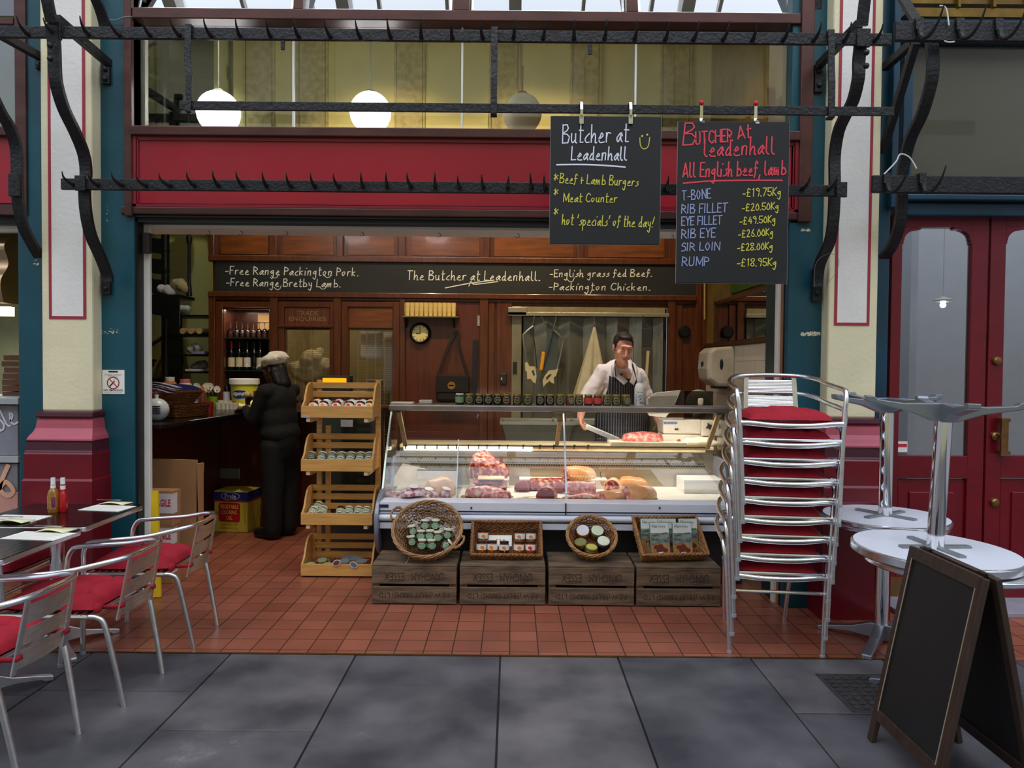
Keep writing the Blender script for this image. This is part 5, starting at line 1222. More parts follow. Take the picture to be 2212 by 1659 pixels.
# dark cabinet with amber sign behind the rack
t = thing('chiller_cabinet', 'dark glass fronted cabinet with an amber lit sign behind the wooden rack', 'cabinet', (W(742, 900, 5.95).x, 6.1, 0))
x0, x1 = W(680, 900, 5.9).x, W(806, 900, 5.9).x; zt_ = W(722, 812, 5.9).z
b = MB(); b.box(x0, 5.93, 0, x1, 6.35, 1.12); b.build('cabinet_body', DARKG, t, world=True, bevel=.006)
b = MB(); b.box(x0 + .03, 5.922, .3, x1 - .03, 5.932, 1.09); b.build('glass_door', mat('dark_green_pane', (22, 30, 22), .12, spec=.6), t, world=True)
b = MB(); b.box(W(692, 830, 5.9).x, 5.92, 1.12, W(754, 830, 5.9).x, 6.05, zt_); b.build('sign_case', DARKG, t, world=True, bevel=.004)
b = MB(); q0, q1 = W(697, 826, 5.915), W(748, 817, 5.915); b.box(q0.x, 5.912, q0.z - .03, q1.x, 5.921, q1.z); b.build('lit_window', emit('amber_screen', (255, 170, 10), 1.0), t, world=True)
b = MB(); q0, q1 = W(736, 922, 5.915), W(762, 907, 5.915); b.box(q0.x, 5.915, q0.z, q1.x, 5.921, q1.z); b.build('price_card', mat('dim_card', (170, 166, 176), .7), t, world=True)
# ------------------------------------------------------------------ things behind the glass, worktop
def onwt(px, Y=6.02): o = W(px, 950, Y); o.z = .8725; return o
box_thing('cutting_board', 'white cutting board carrying a slab of beef on the worktop', 'cutting board', W(1395, 970, 6.0) * 1.0, (.60, .28, .03), mat('board_white', (236, 228, 208), .5)).location.z = .8725
for k, (px, y0, w) in enumerate(((1150, 6.9, .62), (1250, 6.95, .5))):
 t = thing('plastic_tub', 'grey plastic tub on the cream chest, %s of two' % ('left' if k == 0 else 'right'), 'tub', (W(px + 10, 950, y0).x, y0, .80))
 b = MB()
 P = lambda e, z: [(-w / 2 - e, -.2 - e, z), (w / 2 + e, -.2 - e, z), (w / 2 + e, .2 + e, z), (-w / 2 - e, .2 + e, z)]
 b.rings([P(-.03, 0), P(.02, .19), P(.012, .19), P(-.036, .008)], cap=True); b.build('tub_body', mat('milky_grey', (120, 124, 116), .4), t, bevel=.01)
 b = MB(); b.rings([P(.02, .17), P(.035, .17), P(.035, .20), P(.02, .20)], closed=True); b.build('tub_rim', mat('milky_rim', (140, 146, 138), .4), t)
b = MB(); b.box(W(1105, 950, 6.7).x, 6.7, 0, W(1310, 950, 6.7).x, 7.2, .80); tag(b.build('storage_chest', mat('tan_chest', (166, 140, 98), .5), None, bevel=.015), 'low tan chest behind the counter under the grey tubs', 'chest')
# slicer
t = thing('meat_slicer', 'white meat slicing machine with ribbed feed table behind the counter', 'meat slicer', onwt(1490, 6.04), (0, 0, 0))
SLW = mat('slicer_white', (206, 200, 190), .35, var=.04)
def wl(px, py, Y): return W(px, py, Y)
b = MB(); b.box(W(1432, 930, 5.95).x, 5.95, W(1450, 937, 5.95).z, W(1515, 930, 5.95).x, 6.18, W(1450, 906, 5.95).z); b.build('motor_base', SLW, t, world=True, bevel=.012)
b = MB(); b.box(W(1516, 930, 5.93).x, 5.93, W(1520, 942, 5.93).z, W(1543, 930, 5.93).x, 6.15, W(1520, 908, 5.93).z); b.box(W(1543, 930, 5.95).x, 5.95, W(1520, 942, 5.93).z, W(1556, 930, 5.93).x, 6.1, W(1520, 913, 5.93).z); b.box(W(1430, 938, 5.97).x, 5.97, .8725, W(1545, 938, 5.97).x, 6.15, W(1450, 938, 5.97).z); b.build('gearbox', SLW, t, world=True, bevel=.008)
b = MB(); c_ = W(1532, 921, 5.925); st8 = [(.032 * (1 if i % 2 == 0 else .5) * math.cos(i * PI / 4 + .4), .032 * (1 if i % 2 == 0 else .5) * math.sin(i * PI / 4 + .4)) for i in range(8)]
b.prism(st8, (c_, Vector((1, 0, 0)), Vector((0, 0, 1))), .015); b.build('star_knob', DARKG, t, world=True)
b = MB(); b.box(W(1434, 914, 5.945).x, 5.944, W(1450, 916, 5.945).z, W(1463, 914, 5.945).x, 5.951, W(1450, 911, 5.945).z); b.build('blue_label', mat('label_slate_blue', (90, 116, 170), .5), t, world=True)
b = MB(); b.lathe([(.008, 0), (.008, .008), (.001, .009)], 10, W(1463, 927, 5.95), Matrix.Rotation(R(90), 3, 'X')); b.lathe([(.008, 0), (.008, .008), (.001, .009)], 10, W(1459, 927, 5.95), Matrix.Rotation(R(90), 3, 'X')); b.build('push_buttons', BLACK, t, world=True)
b = MB(); pl = [(1397, 862), (1418, 848), (1471, 843), (1463, 862), (1455, 880), (1438, 902), (1402, 898), (1397, 886)]
b.prism([(q.x, q.z) for q in [W(x, y, 5.90) for x, y in pl]], (Vector((0, 5.90, 0)), Vector((1, 0, 0)), Vector((0, 0, 1))), -.03); b.build('feed_table', SLW, t, world=True, bevel=.004)
for k in range(9):
 b = MB(); yy = 857 + k * 4.6; a_, c_ = W(1400 + (4 if k < 1 else 0), yy, 5.898), W(1458 - k * 1.6 + 4, yy - 2, 5.898); b.bar(a_, c_, .006, .006, (0, 0, 1)); b.build('feed_rib', mat('rib_grey', (150, 146, 138), .4), t, world=True)
b = MB(); b.lathe([(.001, 0), (.098, .0), (.102, .012), (.09, .02), (.001, .02)], 32, W(1508, 868, 6.06), Matrix.Rotation(R(90), 3, 'X')); b.build('blade_cover', mat('cover_grey', (176, 172, 164), .3, metal=.4), t, world=True, smooth=True)
b = MB(); b.box(W(1477, 900, 5.98).x, 5.98, W(1500, 905, 5.98).z, W(1540, 900, 5.98).x, 5.99, W(1500, 845, 5.98).z); b.build('clear_guard', glass('smoke_perspex', (.42, .42, .38), 1), t, world=True)
b = MB(); b.box(W(1508, 870, 5.96).x, 5.955, W(1500, 875, 5.96).z, W(1520, 870, 5.96).x, 5.98, W(1500, 860, 5.96).z); b.build('guard_handle', SLW, t, world=True, bevel=.012)
b = MB(); b.prism([(q.x, q.z) for q in [W(x, y, 5.97) for x, y in ((1455, 846), (1474, 843), (1474, 872), (1453, 876))]], (Vector((0, 5.97, 0)), Vector((1, 0, 0)), Vector((0, 0, 1))), .05); b.build('dark_carriage', DARKG, t, world=True)
# ------------------------------------------------------------------ meat
from mathutils import noise as MN
M_RED = mat('lean_beef', (124, 14, 20), .34, c2=(196, 92, 84), scale=48, detail=9, coat=.25, bump=.5, bscale=60, lo=.45, hi=.66)
M_DEEP = mat('deep_beef', (122, 6, 20), .32, c2=(160, 26, 36), scale=16, coat=.3, bump=.2)
M_FAT = mat('cream_fat', (214, 168, 118), .4, c2=(236, 208, 176), scale=14, coat=.2, bump=.4, bscale=30)
M_PORK = mat('pale_pork', (200, 104, 98), .36, c2=(236, 190, 178), scale=30, detail=9, coat=.25, bump=.4, bscale=60, lo=.44, hi=.6)
M_RIND = mat('pork_rind', (216, 142, 84), .38, c2=(232, 176, 124), scale=9, coat=.25, bump=.25, bscale=30)
M_MARB = mat('marbled_beef', (140, 22, 24), .34, c2=(226, 158, 124), scale=34, detail=9, coat=.25, bump=.6, bscale=60, lo=.48, hi=.62)
M_PINK = mat('rose_loin', (176, 74, 74), .36, c2=(224, 160, 148), scale=40, detail=9, coat=.25, bump=.4, bscale=60, lo=.42, hi=.62)
M_CHK = mat('chicken_skin', (220, 166, 126), .4, c2=(238, 206, 176), scale=10, coat=.2, bump=.2, bscale=60)
M_BONE = mat('bone_ivory', (232, 214, 176), .5)
def loft(b, L, w, h, prof, seed=0, amp=.12, n=26, flat=.25, freq=7.0):
 """irregular lump laid along x: prof gives (t, size) pairs; the underside is flattened"""
 rings = []
 for t, s in prof:
  ring = []
  for k in range(n):
   a = 2 * PI * k / n
   y, z = math.cos(a) * w / 2 * s, math.sin(a) * h / 2 * s
   p = Vector((t * L - L / 2, y, z)); d = 1 + amp * MN.noise(p * freq * 2 + Vector((seed, seed * 1.7, 0))) * 2
   d += amp * .35 * MN.noise(p * freq * 6 + Vector((seed * 2.3, 1, seed)))
   y *= d; z *= d
   z = max(z, -h / 2 * flat * 2 * .5) + h / 2 * min(flat, .5) * 1.0
   ring.append((p.x + amp * .1 * L * MN.noise(p * freq + Vector((seed, 3, 1))), y, max(z, 0)))
  rings.append(ring)
 b.rings(rings); return rings
LUMP = [(0, .35), (.04, .62), (.12, .84), (.28, 1), (.5, 1.04), (.72, .96), (.88, .8), (.96, .58), (1, .32)]
CUT = [(0, .96), (.02, 1), (.08, 1.01), (.15, 1.02), (.28, 1.04), (.4, 1.02), (.52, .99), (.65, .93), (.78, .82), (.88, .66), (.95, .45), (1, .2)]
CUT2 = [(0, .97), (.02, 1), (.15, 1.0), (.3, 1.04), (.45, .98), (.6, 1.03), (.75, 1.0), (.9, 1.02), (.98, 1), (1, .97)]
def meat(name, label, px, py, size, prof, body, cut=None, rz=0, seed=1, amp=.2, z=None, Y=None, sub='cut_face', cat='meat', tilt=(0, 0), flat=.25, group=None):
 if Y is None: o = G(px, py, z if z is not None else .556)
 else: o = W(px, py, Y); o.z = z
 t = thing(name, label, cat, o, (R(tilt[0]), R(tilt[1]), R(rz)), group)
 b = MB(); L, w, h = size; h *= 1.18; L *= 1.05; rg = loft(b, L, w, h, prof, seed, amp, flat=flat)
 b.build('outer_layer', body, t, smooth=2)
 if cut:
  r0 = [Vector(p) for p in rg[0]]; c_ = sum(r0, Vector()) / len(r0); b = MB(); last = None
  for s, dx in ((.94, .001), (.80, -.006), (.4, -.011)):
   vs = [b.v(c_ + (p - c_) * s + Vector((dx, 0, 0))) for p in r0]
   if last:
    for i in range(len(vs)): b.f((last[i], last[(i + 1) % len(vs)], vs[(i + 1) % len(vs)], vs[i]))
   last = vs
  b.f(last); b.build(sub, cut, t, smooth=2)
 return t
def tray(label, px, py, rx, ry, Y=None, name='platter', m=None, group='steel platters in the counter', z=.549):
 o = G(px, py, z); b = MB(); N = 32; t = thing(name, label, 'platter', o, group=group)
 prof = [(.0, .002), (.78, .002), (.86, .007), (1, .010), (1, .013), (.86, .010), (.78, .006), (.0, .006)]
 cols = [[b.v((rx * r * math.cos(2 * PI * k / N), ry * r * math.sin(2 * PI * k / N), z_)) for r, z_ in prof] for k in range(N)]
 for k in range(N):
  for j in range(len(prof) - 1): b.f((cols[k][j], cols[(k + 1) % N][j], cols[(k + 1) % N][j + 1], cols[k][j + 1]))
 bmesh.ops.remove_doubles(b.bm, verts=b.bm.verts[:], dist=1e-6)
 b.build('dish', mat('old_silver', (196, 184, 150), .25, metal=.85, var=.1), t, smooth=True); return t
# raised platforms
b = MB(); x0, x1 = W(1014, 1040, 5.62).x, W(1100, 1040, 5.62).x
STAND = mat('mirror_stand', (210, 200, 190), .12, metal=.7)
ZR = .622
for nm, a, c, lab in (('display_stand', 1014, 1100, 'small display stand under the rib of beef'), ('display_stand', 1122, 1312, 'long display stand behind the rolled beef')):
 x0, x1 = W(a, 1035, 5.75).x, W(c, 1035, 5.75).x
 t = thing(nm, lab, 'stand', ((x0 + x1) / 2, 5.80, .549))
 b = MB(); b.box(x0, 5.74, ZR - .012, x1, 5.868, ZR); b.build('shelf_plate', DECKW, t, world=True, bevel=.002)
 b = MB(); b.box(x0 + .002, 5.765, .549, x1 - .002, 5.775, ZR - .012); b.build('front_plate', STAND, t, world=True)
t = thing('display_box', 'white display box with glossy black top at the left of the counter', 'box', (W(945, 1030, 5.7).x, 5.72, .549))
x0, x1 = W(901, 1030, 5.6).x, W(987, 1030, 5.6).x
b = MB(); b.box(x0, 5.60, .549, x1, 5.84, .70); b.build('box_body', WHITE, t, world=True)
b = MB(); b.box(x0, 5.60, .70, x1, 5.84, .708); b.build('glossy_top', mat('glossy_black', (60, 52, 40), .1), t, world=True)
t = thing('display_box', 'plain white box at the empty right part of the counter deck', 'box', (W(1520, 1045, 5.6).x, 5.7, .549))
b = MB(); b.box(W(1476, 1045, 5.6).x, 5.58, .549, W(1562, 1045, 5.6).x, 5.84, .65); b.build('box_body', DECKW, t, world=True, bevel=.003)
b = MB(); b.box(W(1478, 1045, 5.6).x, 5.578, .57, W(1560, 1045, 5.6).x, 5.5805, .63); b.build('front_card', PAPER, t, world=True)
b = MB(); p = G(880, 1062, .56); b.flat([(-.16, 0), (.2, .02), (.17, .12), (-.06, .17)], (p + Vector((0, .1, .02)), Vector((1, 0, 0)), Vector((0, .35, 1)))); o = b.build('butcher_paper', mat('butcher_paper', (222, 212, 196), .7), None); o.modifiers.new('thickness', 'SOLIDIFY').thickness = .002; tag(o, 'sheet of white butcher paper standing behind the chicken packs', 'paper')
# platters
tray('oval steel platter under the pork loin, leftmost platter', 1052, 1076, .19, .11); tray('oval platter with the two dark rolled beef joints', 1166, 1054, .185, .12)
tray('oval platter under the deep red beef topside', 1165, 1081, .16, .085); tray('oval platter under the pink loin and trimmings', 1255, 1080, .14, .10); tray('wide oval platter of pork at the right', 1350, 1080, .235, .12)
# the joints
meat('rib_of_beef', 'large rib of beef with cream fat on the small stand', 1058, 1032, (.29, .2, .26), [(0, .5), (.06, .74), (.2, .95), (.36, 1.02), (.52, .86), (.68, .62), (.82, .42), (.93, .3), (1, .16)], M_MARB, M_FAT, 0, 3, .14, z=ZR, Y=5.78, sub='fat_edge', flat=.3)
t = meat('reflected_slices', 'stack of beef slices modelling the reflection in the small stand front', 1058, 1062, (.24, .12, .05), CUT2, M_RED, M_FAT, 0, 5, .16)  # slices stand in for meat reflected in the stand's mirrored front
for k in range(3):
 b = MB(); loft(b, .24 - .02 * k, .11, .035, CUT2, 9 + k, .18); o = b.build('slice', (M_MARB, M_RED, M_FAT)[k], t, smooth=2); o.location = (.01 * (-1) ** k, .005 * k, .038 + .028 * k)
meat('pork_loin', 'long pink loin on the leftmost platter', 1048, 1072, (.27, .12, .10), LUMP, M_PORK, None, -6, 7, .14, z=.56)
meat('neck_of_pork', 'shorter reddish joint lying in front of the pork loin', 1070, 1077, (.19, .09, .075), CUT, M_PINK, M_RED, 175, 8, .16, z=.56)
meat('rolled_beef', 'dark red beef fillet at the left of the platter', 1129, 1057, (.12, .11, .10), CUT, M_RED, M_DEEP, 80, 12, .08, z=.56)
meat('rolled_beef', 'long tied beef roll at the back of the platter', 1180, 1055, (.24, .11, .11), CUT2, M_MARB, M_DEEP, 8, 13, .08, z=.56)
meat('rolled_beef', 'short dark beef joint at the right beside the mullion', 1208, 1060, (.10, .08, .09), CUT, M_RED, M_DEEP, 95, 14, .08, z=.56)
meat('beef_topside', 'deep red beef topside with its cut face to the street', 1182, 1074, (.15, .14, .115), CUT, M_MARB, M_DEEP, 78, 15, .07, z=.56)
meat('gigot_of_lamb', 'leg joint with round cut face on the long stand right of mullion', 1254, 1032, (.25, .15, .14), CUT, M_RIND, M_MARB, 24, 17, .09, z=ZR, Y=5.78)
meat('pork_loin', 'pink rolled loin beside the trimmings, right of the mullion', 1256, 1064, (.20, .11, .12), CUT2, M_PINK, M_PORK, 0, 19, .05, z=.56)
meat('pork_trimmings', 'loose pink trimmings in front of the rolled loin', 1258, 1076, (.19, .06, .04), LUMP, M_PORK, None, 0, 20, .4, z=.56)
t = meat('rack_of_ribs', 'white fatty rack with bare bones behind the rolled loin', 1254, 1056, (.18, .08, .05), CUT2, M_FAT, None, 0, 21, .06, z=.56)
b = MB()
for k in range(8): b.tube(spline([(-.08 + k * .023, .03, .03), (-.078 + k * .023, .0, .085), (-.068 + k * .023, -.02, .10)], 3), .005, 6)
b.build('rib_bones', M_BONE, t, smooth=2)
meat('beef_joint', 'round marbled joint at the back left of the wide platter', 1326, 1057, (.14, .13, .12), CUT, M_FAT, M_MARB, 70, 23, .08, z=.56)
meat('pork_shoulder', 'orange skinned pork joint behind the ham', 1372, 1056, (.21, .13, .13), CUT, M_RIND, M_PORK, -22, 25, .09, z=.56)
meat('pork_belly', 'slab of pork belly with layered edge at platter front', 1325, 1078, (.21, .15, .085), CUT2, M_RIND, M_PORK, 28, 27, .1, z=.56)
meat('leg_of_pork', 'big smooth pork leg with rind at the right of the platter', 1384, 1078, (.24, .16, .145), CUT, M_RIND, M_PORK, 22, 29, .05, z=.56)
meat('beef_slab', 'large red slab of beef on the white cutting board', 1388, 962, (.31, .17, .10), LUMP, M_PINK, None, 0, 31, .1, z=.903, Y=5.98)
meat('beef_trimmings', 'small dark trimmings at the right end of the board', 1455, 962, (.11, .08, .05), LUMP, M_RED, None, 0, 33, .3, z=.903, Y=6.0)
meat('chicken_fillets', 'heap of pale chicken fillets on the worktop by the slicer', 1512, 962, (.27, .13, .085), LUMP, mat('pale_fillet', (238, 226, 196), .4, c2=(244, 236, 216), scale=14, bump=.3), None, 0, 35, .3, z=.873, Y=5.94)
meat('whole_chicken', 'pale whole chicken in front of the white display box', 952, 1068, (.22, .16, .17), LUMP, M_CHK, None, 30, 37, .14, z=.55, cat='chicken')
PACK = mat('vacuum_pack', (150, 84, 100), .14, c2=(224, 196, 196), scale=26, coat=.5, bump=.5, lo=.42, hi=.58)
PAT = mat('white_pack_label', (236, 232, 222), .5)
for k, (px, py, l_, w_, h_, lab, lbl) in enumerate(((843, 1076, .15, .11, .075, 'purple vacuum packed meat at the far left of the deck', 0), (868, 1079, .13, .1, .06, 'vacuum pack lying second from the left', 0), (897, 1078, .17, .1, .06, 'clear pack in front, half behind the round basket', 0), (893, 1070, .15, .11, .075, 'pack with yellow and white label on top of others', 1), (925, 1074, .15, .11, .07, 'white labelled pack next to the whole chicken', 1), (962, 1076, .09, .08, .08, 'small white-topped pack beside the glass partition', 1))):
 t = meat('meat_pack', lab, px, py, (l_ * 1.2, w_, h_), LUMP, PACK, None, 20 * (k - 2), 40 + k, .2, z=.55 + (.04 if k == 3 else 0), cat='packed meat', group='vacuum packs at the left of the counter')
 if lbl: b = MB(); b.lathe([(.001, .0), (.03, 0), (.032, .002), (.001, .003)], 16, (0, -.01, h_ * .86), Matrix.Rotation(R(18), 3, 'X')); b.build('pack_label', PAT, t)
# price ticket spikes
for px, py in ((1217, 1040), (1300, 1050)):
 p = G(px, py, .56); b = MB(); b.bar(p, p + Vector((-.012, 0, .11)), .004, .004); tag(b.build('ticket_spike', DARKG, None), 'thin dark ticket spike standing among the joints, %s of the mullion' % ('left' if px < 1220 else 'right'), 'ticket spike')
# ------------------------------------------------------------------ wooden rack of four trays
RX0, RX1 = -1.474, -.972
rk = thing('display_rack', 'honey pine display rack of four scroll-sided trays left of the counter', 'display rack', ((RX0 + RX1) / 2, 5.3, 0))
RY0, RY1 = 5.17, 5.44
TZ = [1.125, .750, .372, .012]
for i, z in enumerate(TZ):
 b = MB(); b.box(RX0, RY0, z, RX1, RY0 + .014, z + .084)
 fb = b.build('front_board', PINE, rk, world=True, bevel=.003)
 prof = [(.0145, 0), (.0145, .078)] + [(q.x, q.y) for q in spline([(.0146, .086, 0), (.06, .115, 0), (.095, .17, 0), (.14, .222, 0), (.20, .243, 0)], 5)] + [(.27, .243), (.27, 0)]
 for x in (RX0, RX1 - .014):
  b = MB(); b.prism(prof, (Vector((x, RY0, z)), Vector((0, 1, 0)), Vector((0, 0, 1))), .014); b.build('scroll_side', PINE, rk, world=True, bevel=.002)
 for k, (a, c) in enumerate(((.20, .243), (.135, .178), (.065, .108))):
  b = MB(); b.box(RX0 + .012, RY1 - .014, z + a, RX1 - .012, RY1, z + c); b.build('back_slat', PINE, rk, world=True, bevel=.002)
 for k in range(5):
  b = MB(); b.box(RX0 + .014, RY0 + .016 + k * .05, z + .008, RX1 - .014, RY0 + .056 + k * .05, z + .018); b.build('floor_slat', PINE, rk, world=True)
 if i < 3:
  for x in (RX0 + .035, RX1 - .062):
   b = MB(); b.prism([(0, -.028), (.03, -.034), (.28, -.034), (.28, 0), (0, 0)], (Vector((x, RY0 + .01, z)), Vector((0, 1, 0)), Vector((0, 0, 1))), .026); b.build('bearer', mat('pale_pine_end', (226, 196, 150), .5), rk, world=True)
for x, zt_ in ((RX0 + .04, 1.385), (RX0 + .105, 1.05), (RX1 - .03, 1.385)):
 b = MB(); b.box(x, RY1 + .001, 0, x + .036, RY1 + .022, zt_); b.build('upright', PINE, rk, world=True, bevel=.002)
b = MB(); q = W(663, 899, RY0 - .002); b.box(q.x - .028, RY0 - .002, q.z - .010, q.x + .02, RY0, q.z + .008); b.build('price_sticker', mat('lilac_sticker', (196, 176, 190), .6), rk, world=True)
def map_emb(m):
 """white wrap-round label with a coloured map-like blot"""
 blot = [(-.5, .62), (-.15, .74), (.25, .70), (.42, .52), (.60, .40), (.34, .30), (.26, .10), (.08, -.06), (-.06, .08), (-.08, .30), (-.42, .34), (-.56, .46)]
 def f(t, r, H, off):
  b = MB(); cylpatch(b, [(off + u * r * .78, H * (.20 + z * .62)) for u, z in blot], r * 1.018, lift=.0014); b.build('label_blot', m, t)
 return f
WLAB = mat('white_jar_label', (240, 236, 230), .55, var=.02); ORM = mat('orange_blot', (232, 140, 44), .55); RDM = mat('crimson_blot', (214, 40, 70), .55); YLM = mat('yellow_blot', (222, 190, 40), .55)
AMB = mat('amber_preserve', (176, 86, 20), .1, spec=.8, c2=(140, 60, 16), scale=20); PLUMP = mat('plum_preserve', (60, 16, 20), .1, spec=.8)
DLID = mat('dark_brown_lid', (62, 40, 24), .35, metal=.4); WLID = mat('white_lid', (230, 228, 216), .4)
GRLAB = mat('sage_label', (84, 128, 104), .55, c2=(104, 146, 122), scale=30); OLV = mat('dark_chutney', (58, 44, 24), .12, spec=.8)
CRLAB = mat('cream_green_label', (204, 206, 180), .6)
def place_in_rack(tier, px, py, depth, tilt, kw):
 o = W(px, py, RY0 + depth); return o
# tier one: white labelled preserves, two rows
row = 'white labelled preserve jars in the top tray'
back = [(684, 871, AMB, ORM, 'back row jar with orange blot, far left in the top tray'), (704, 871, PLUMP, None, 'plum coloured jar with white label, second in the back row of the top tray'), (731, 871, AMB, RDM, 'back row jar with a crimson blot near the middle of the top tray'), (759, 866, AMB, ORM, 'back row jar with orange blot just above the white card'), (783, 866, AMB, None, 'back row jar with plain white label right of the card'), (800, 870, AMB, YLM, 'back row jar with a yellow blot, far right in the top tray')]
front = [(674, 877, ORM, 'front row jar with orange blot, far left in the top tray'), (696, 877, ORM, 'front row jar with orange blot, second from the left in the top tray'), (724, 877, RDM, 'front row jar with crimson blot, third from left in the top tray'), (752, 877, RDM, 'front row jar with crimson blot before the white card, left'), (776, 877, RDM, 'front row jar with crimson blot before the white card, right'), (796, 878, ORM, 'front row jar with orange blot, far right in the top tray')]
for px, py, body, bl, lab in back:
 o = W(px, py, RY0 + .15); jar(lab, (o.x, o.y, TZ[0] + .055), .034, .085, body, DLID, WLAB, map_emb(bl) if bl else None, (R(-38), 0, 0), row)
for px, py, bl, lab in front:
 o = W(px, py, RY0 + .055); jar(lab, (o.x, o.y, TZ[0] + .035), .034, .085, AMB, DLID, WLAB, map_emb(bl), (R(-42), 0, 0), row)
def card(label, p0, w, h, fr, dots):
 b = MB(); b.obox((0, 0, h / 2), (w, .002, h)); c_ = tag(b.build('sign_card', PAPER, None), label, 'card'); c_.location = p0; c_.rotation_euler = fr
 b = MB()
 for k, m_ in enumerate(dots): b.flat([(x * .009 + (k - 1) * .024, z * .009) for x, z in ((-.8, .2), (-.2, .9), (.5, .8), (.9, .1), (.2, -.9), (-.3, 0))], ((0, -.0012, h * .55), *FRONT), .001)
 b.build('card_print', mat('card_blots', (214, 80, 50), .6, c2=(220, 170, 40), scale=60), c_)
card('white card with coloured blots among the top tray jars', (W(766, 868, RY0 + .10).x, RY0 + .105, TZ[0] + .05), .115, .075, (R(-20), 0, 0), (1, 1, 1))
# tier two: dark jars lying
for k, px in enumerate((668, 693, 714, 735, 756, 777, 796)):
 o = W(px, 985, RY0 + .13); jar('%s dark jar with cream band in the back row of the second tray' % ('first', 'second', 'third', 'fourth', 'fifth', 'sixth', 'seventh')[k], (o.x, o.y, TZ[1] + .045), .033, .085, J_DK, WLID, mat('moss_label', (104, 112, 84), .6, c2=(140, 146, 116), scale=30), oval_emb(OVR, OVG), (R(-48), 0, 0), 'jars in the second tray', off=.006 * (-1) ** k)
for k, px in enumerate((689, 712, 731, 752, 773, 793)):
 o = W(px, 990, RY0 + .055); jar('%s dark jar in the front row of the second tray' % ('first', 'second', 'third', 'fourth', 'fifth', 'sixth')[k], (o.x, o.y, TZ[1] + .03), .031, .08, J_DK, WLID, CRLAB, oval_emb(OVG, OVR), (R(-55), 0, 0), 'jars in the second tray')
# tier three
for k, (px, py, d, lab) in enumerate(((682, 1092, .16, 'jar lying at the back left of the third tray, topmost of two'), (671, 1103, .07, 'jar lying front left in the third tray'), (692, 1100, .10, 'second jar from the left in the third tray'), (733, 1103, .08, 'third tray jar with dark lid right of the empty space'), (751, 1102, .09, 'third tray jar with a white label in the middle right'), (772, 1102, .09, 'third tray jar with white label, last but one'), (790, 1103, .08, 'third tray jar with white label at far right'))):
 o = W(px, py, RY0 + d); jar(lab, (o.x, o.y, TZ[2] + .04 + (.02 if k == 0 else 0)), .032, .082, J_OL, DLID if k == 3 else WLID, CRLAB, oval_emb(OVG, OVR), (R(-50), R(12 if k < 3 else 0), 0), 'jars in the third tray')
# tier four: flat jars and clip-top jars with tags
LTOP = mat('sage_lid_label', (150, 170, 140), .5)
for k, (px, py, d) in enumerate(((671, 1218, .06), (697, 1207, .15), (708, 1219, .06))):
 o = W(px, py, RY0 + d); jar(('left', 'middle back', 'right')[k] + ' squat jar with sage green lid in the bottom tray', (o.x, o.y, TZ[3] + .02 + (.0 if k != 1 else .01)), .042, .05, J_DK, GOLD, None, None, (R(14), 0, 0), 'squat green lidded jars in the bottom tray', lid_top=LTOP)
CLIPG = mat('pate_in_glass', (92, 66, 52), .12, spec=.8)
for k, (px, py, d, lab) in enumerate(((752, 1192, .19, 'rearmost clip-top jar in the bottom tray, in shadow'), (769, 1199, .15, 'clip-top jar second from the back in the bottom tray'), (745, 1211, .08, 'left front clip-top jar beside the plum tag'), (782, 1211, .08, 'right front clip-top jar in the bottom tray'))):
 o = W(px, py, RY0 + d); t = jar(lab, (o.x, o.y, TZ[3] + .02), .044, .075, CLIPG, mat('clip_glass_lid', (150, 120, 100), .12), None, None, (R(10), 0, 0), 'clip-top jars in the bottom tray', lid_top=mat('grey_lid_label', (120, 136, 140), .5))
 b = MB(); b.tube([(.046 * math.cos(a * PI / 8), .046 * math.sin(a * PI / 8), .058) for a in range(16)], .0025, 5, closed=True); b.tube([(.046, 0, .058), (.058, 0, .07), (.05, 0, .085), (.03, 0, .078)], .002, 5); b.build('wire_clip', STEELB, t)
for px, py, c_, lab in ((727, 1216, (110, 60, 66), 'oval plum tag leaning on jars in the bottom tray'), (764, 1220, (112, 112, 140), 'oval lilac tag hanging over the bottom tray front')):
 o = W(px, py, RY0 - .006); b = MB(); b.prism(ell(0, 0, .03, .022), (Vector((0, 0, 0)), *FRONT), .003); tg = tag(b.build('oval_tag', PAPER, None), lab, 'tag'); tg.location = o; tg.rotation_euler = (0, R(-25 if px < 740 else 30), 0)
 b = MB(); b.flat(ell(0, 0, .025, .017), ((0, -.004, 0), *FRONT), .0002); b.build('tag_print', mat('tag_%d' % px, c_, .6), tg)
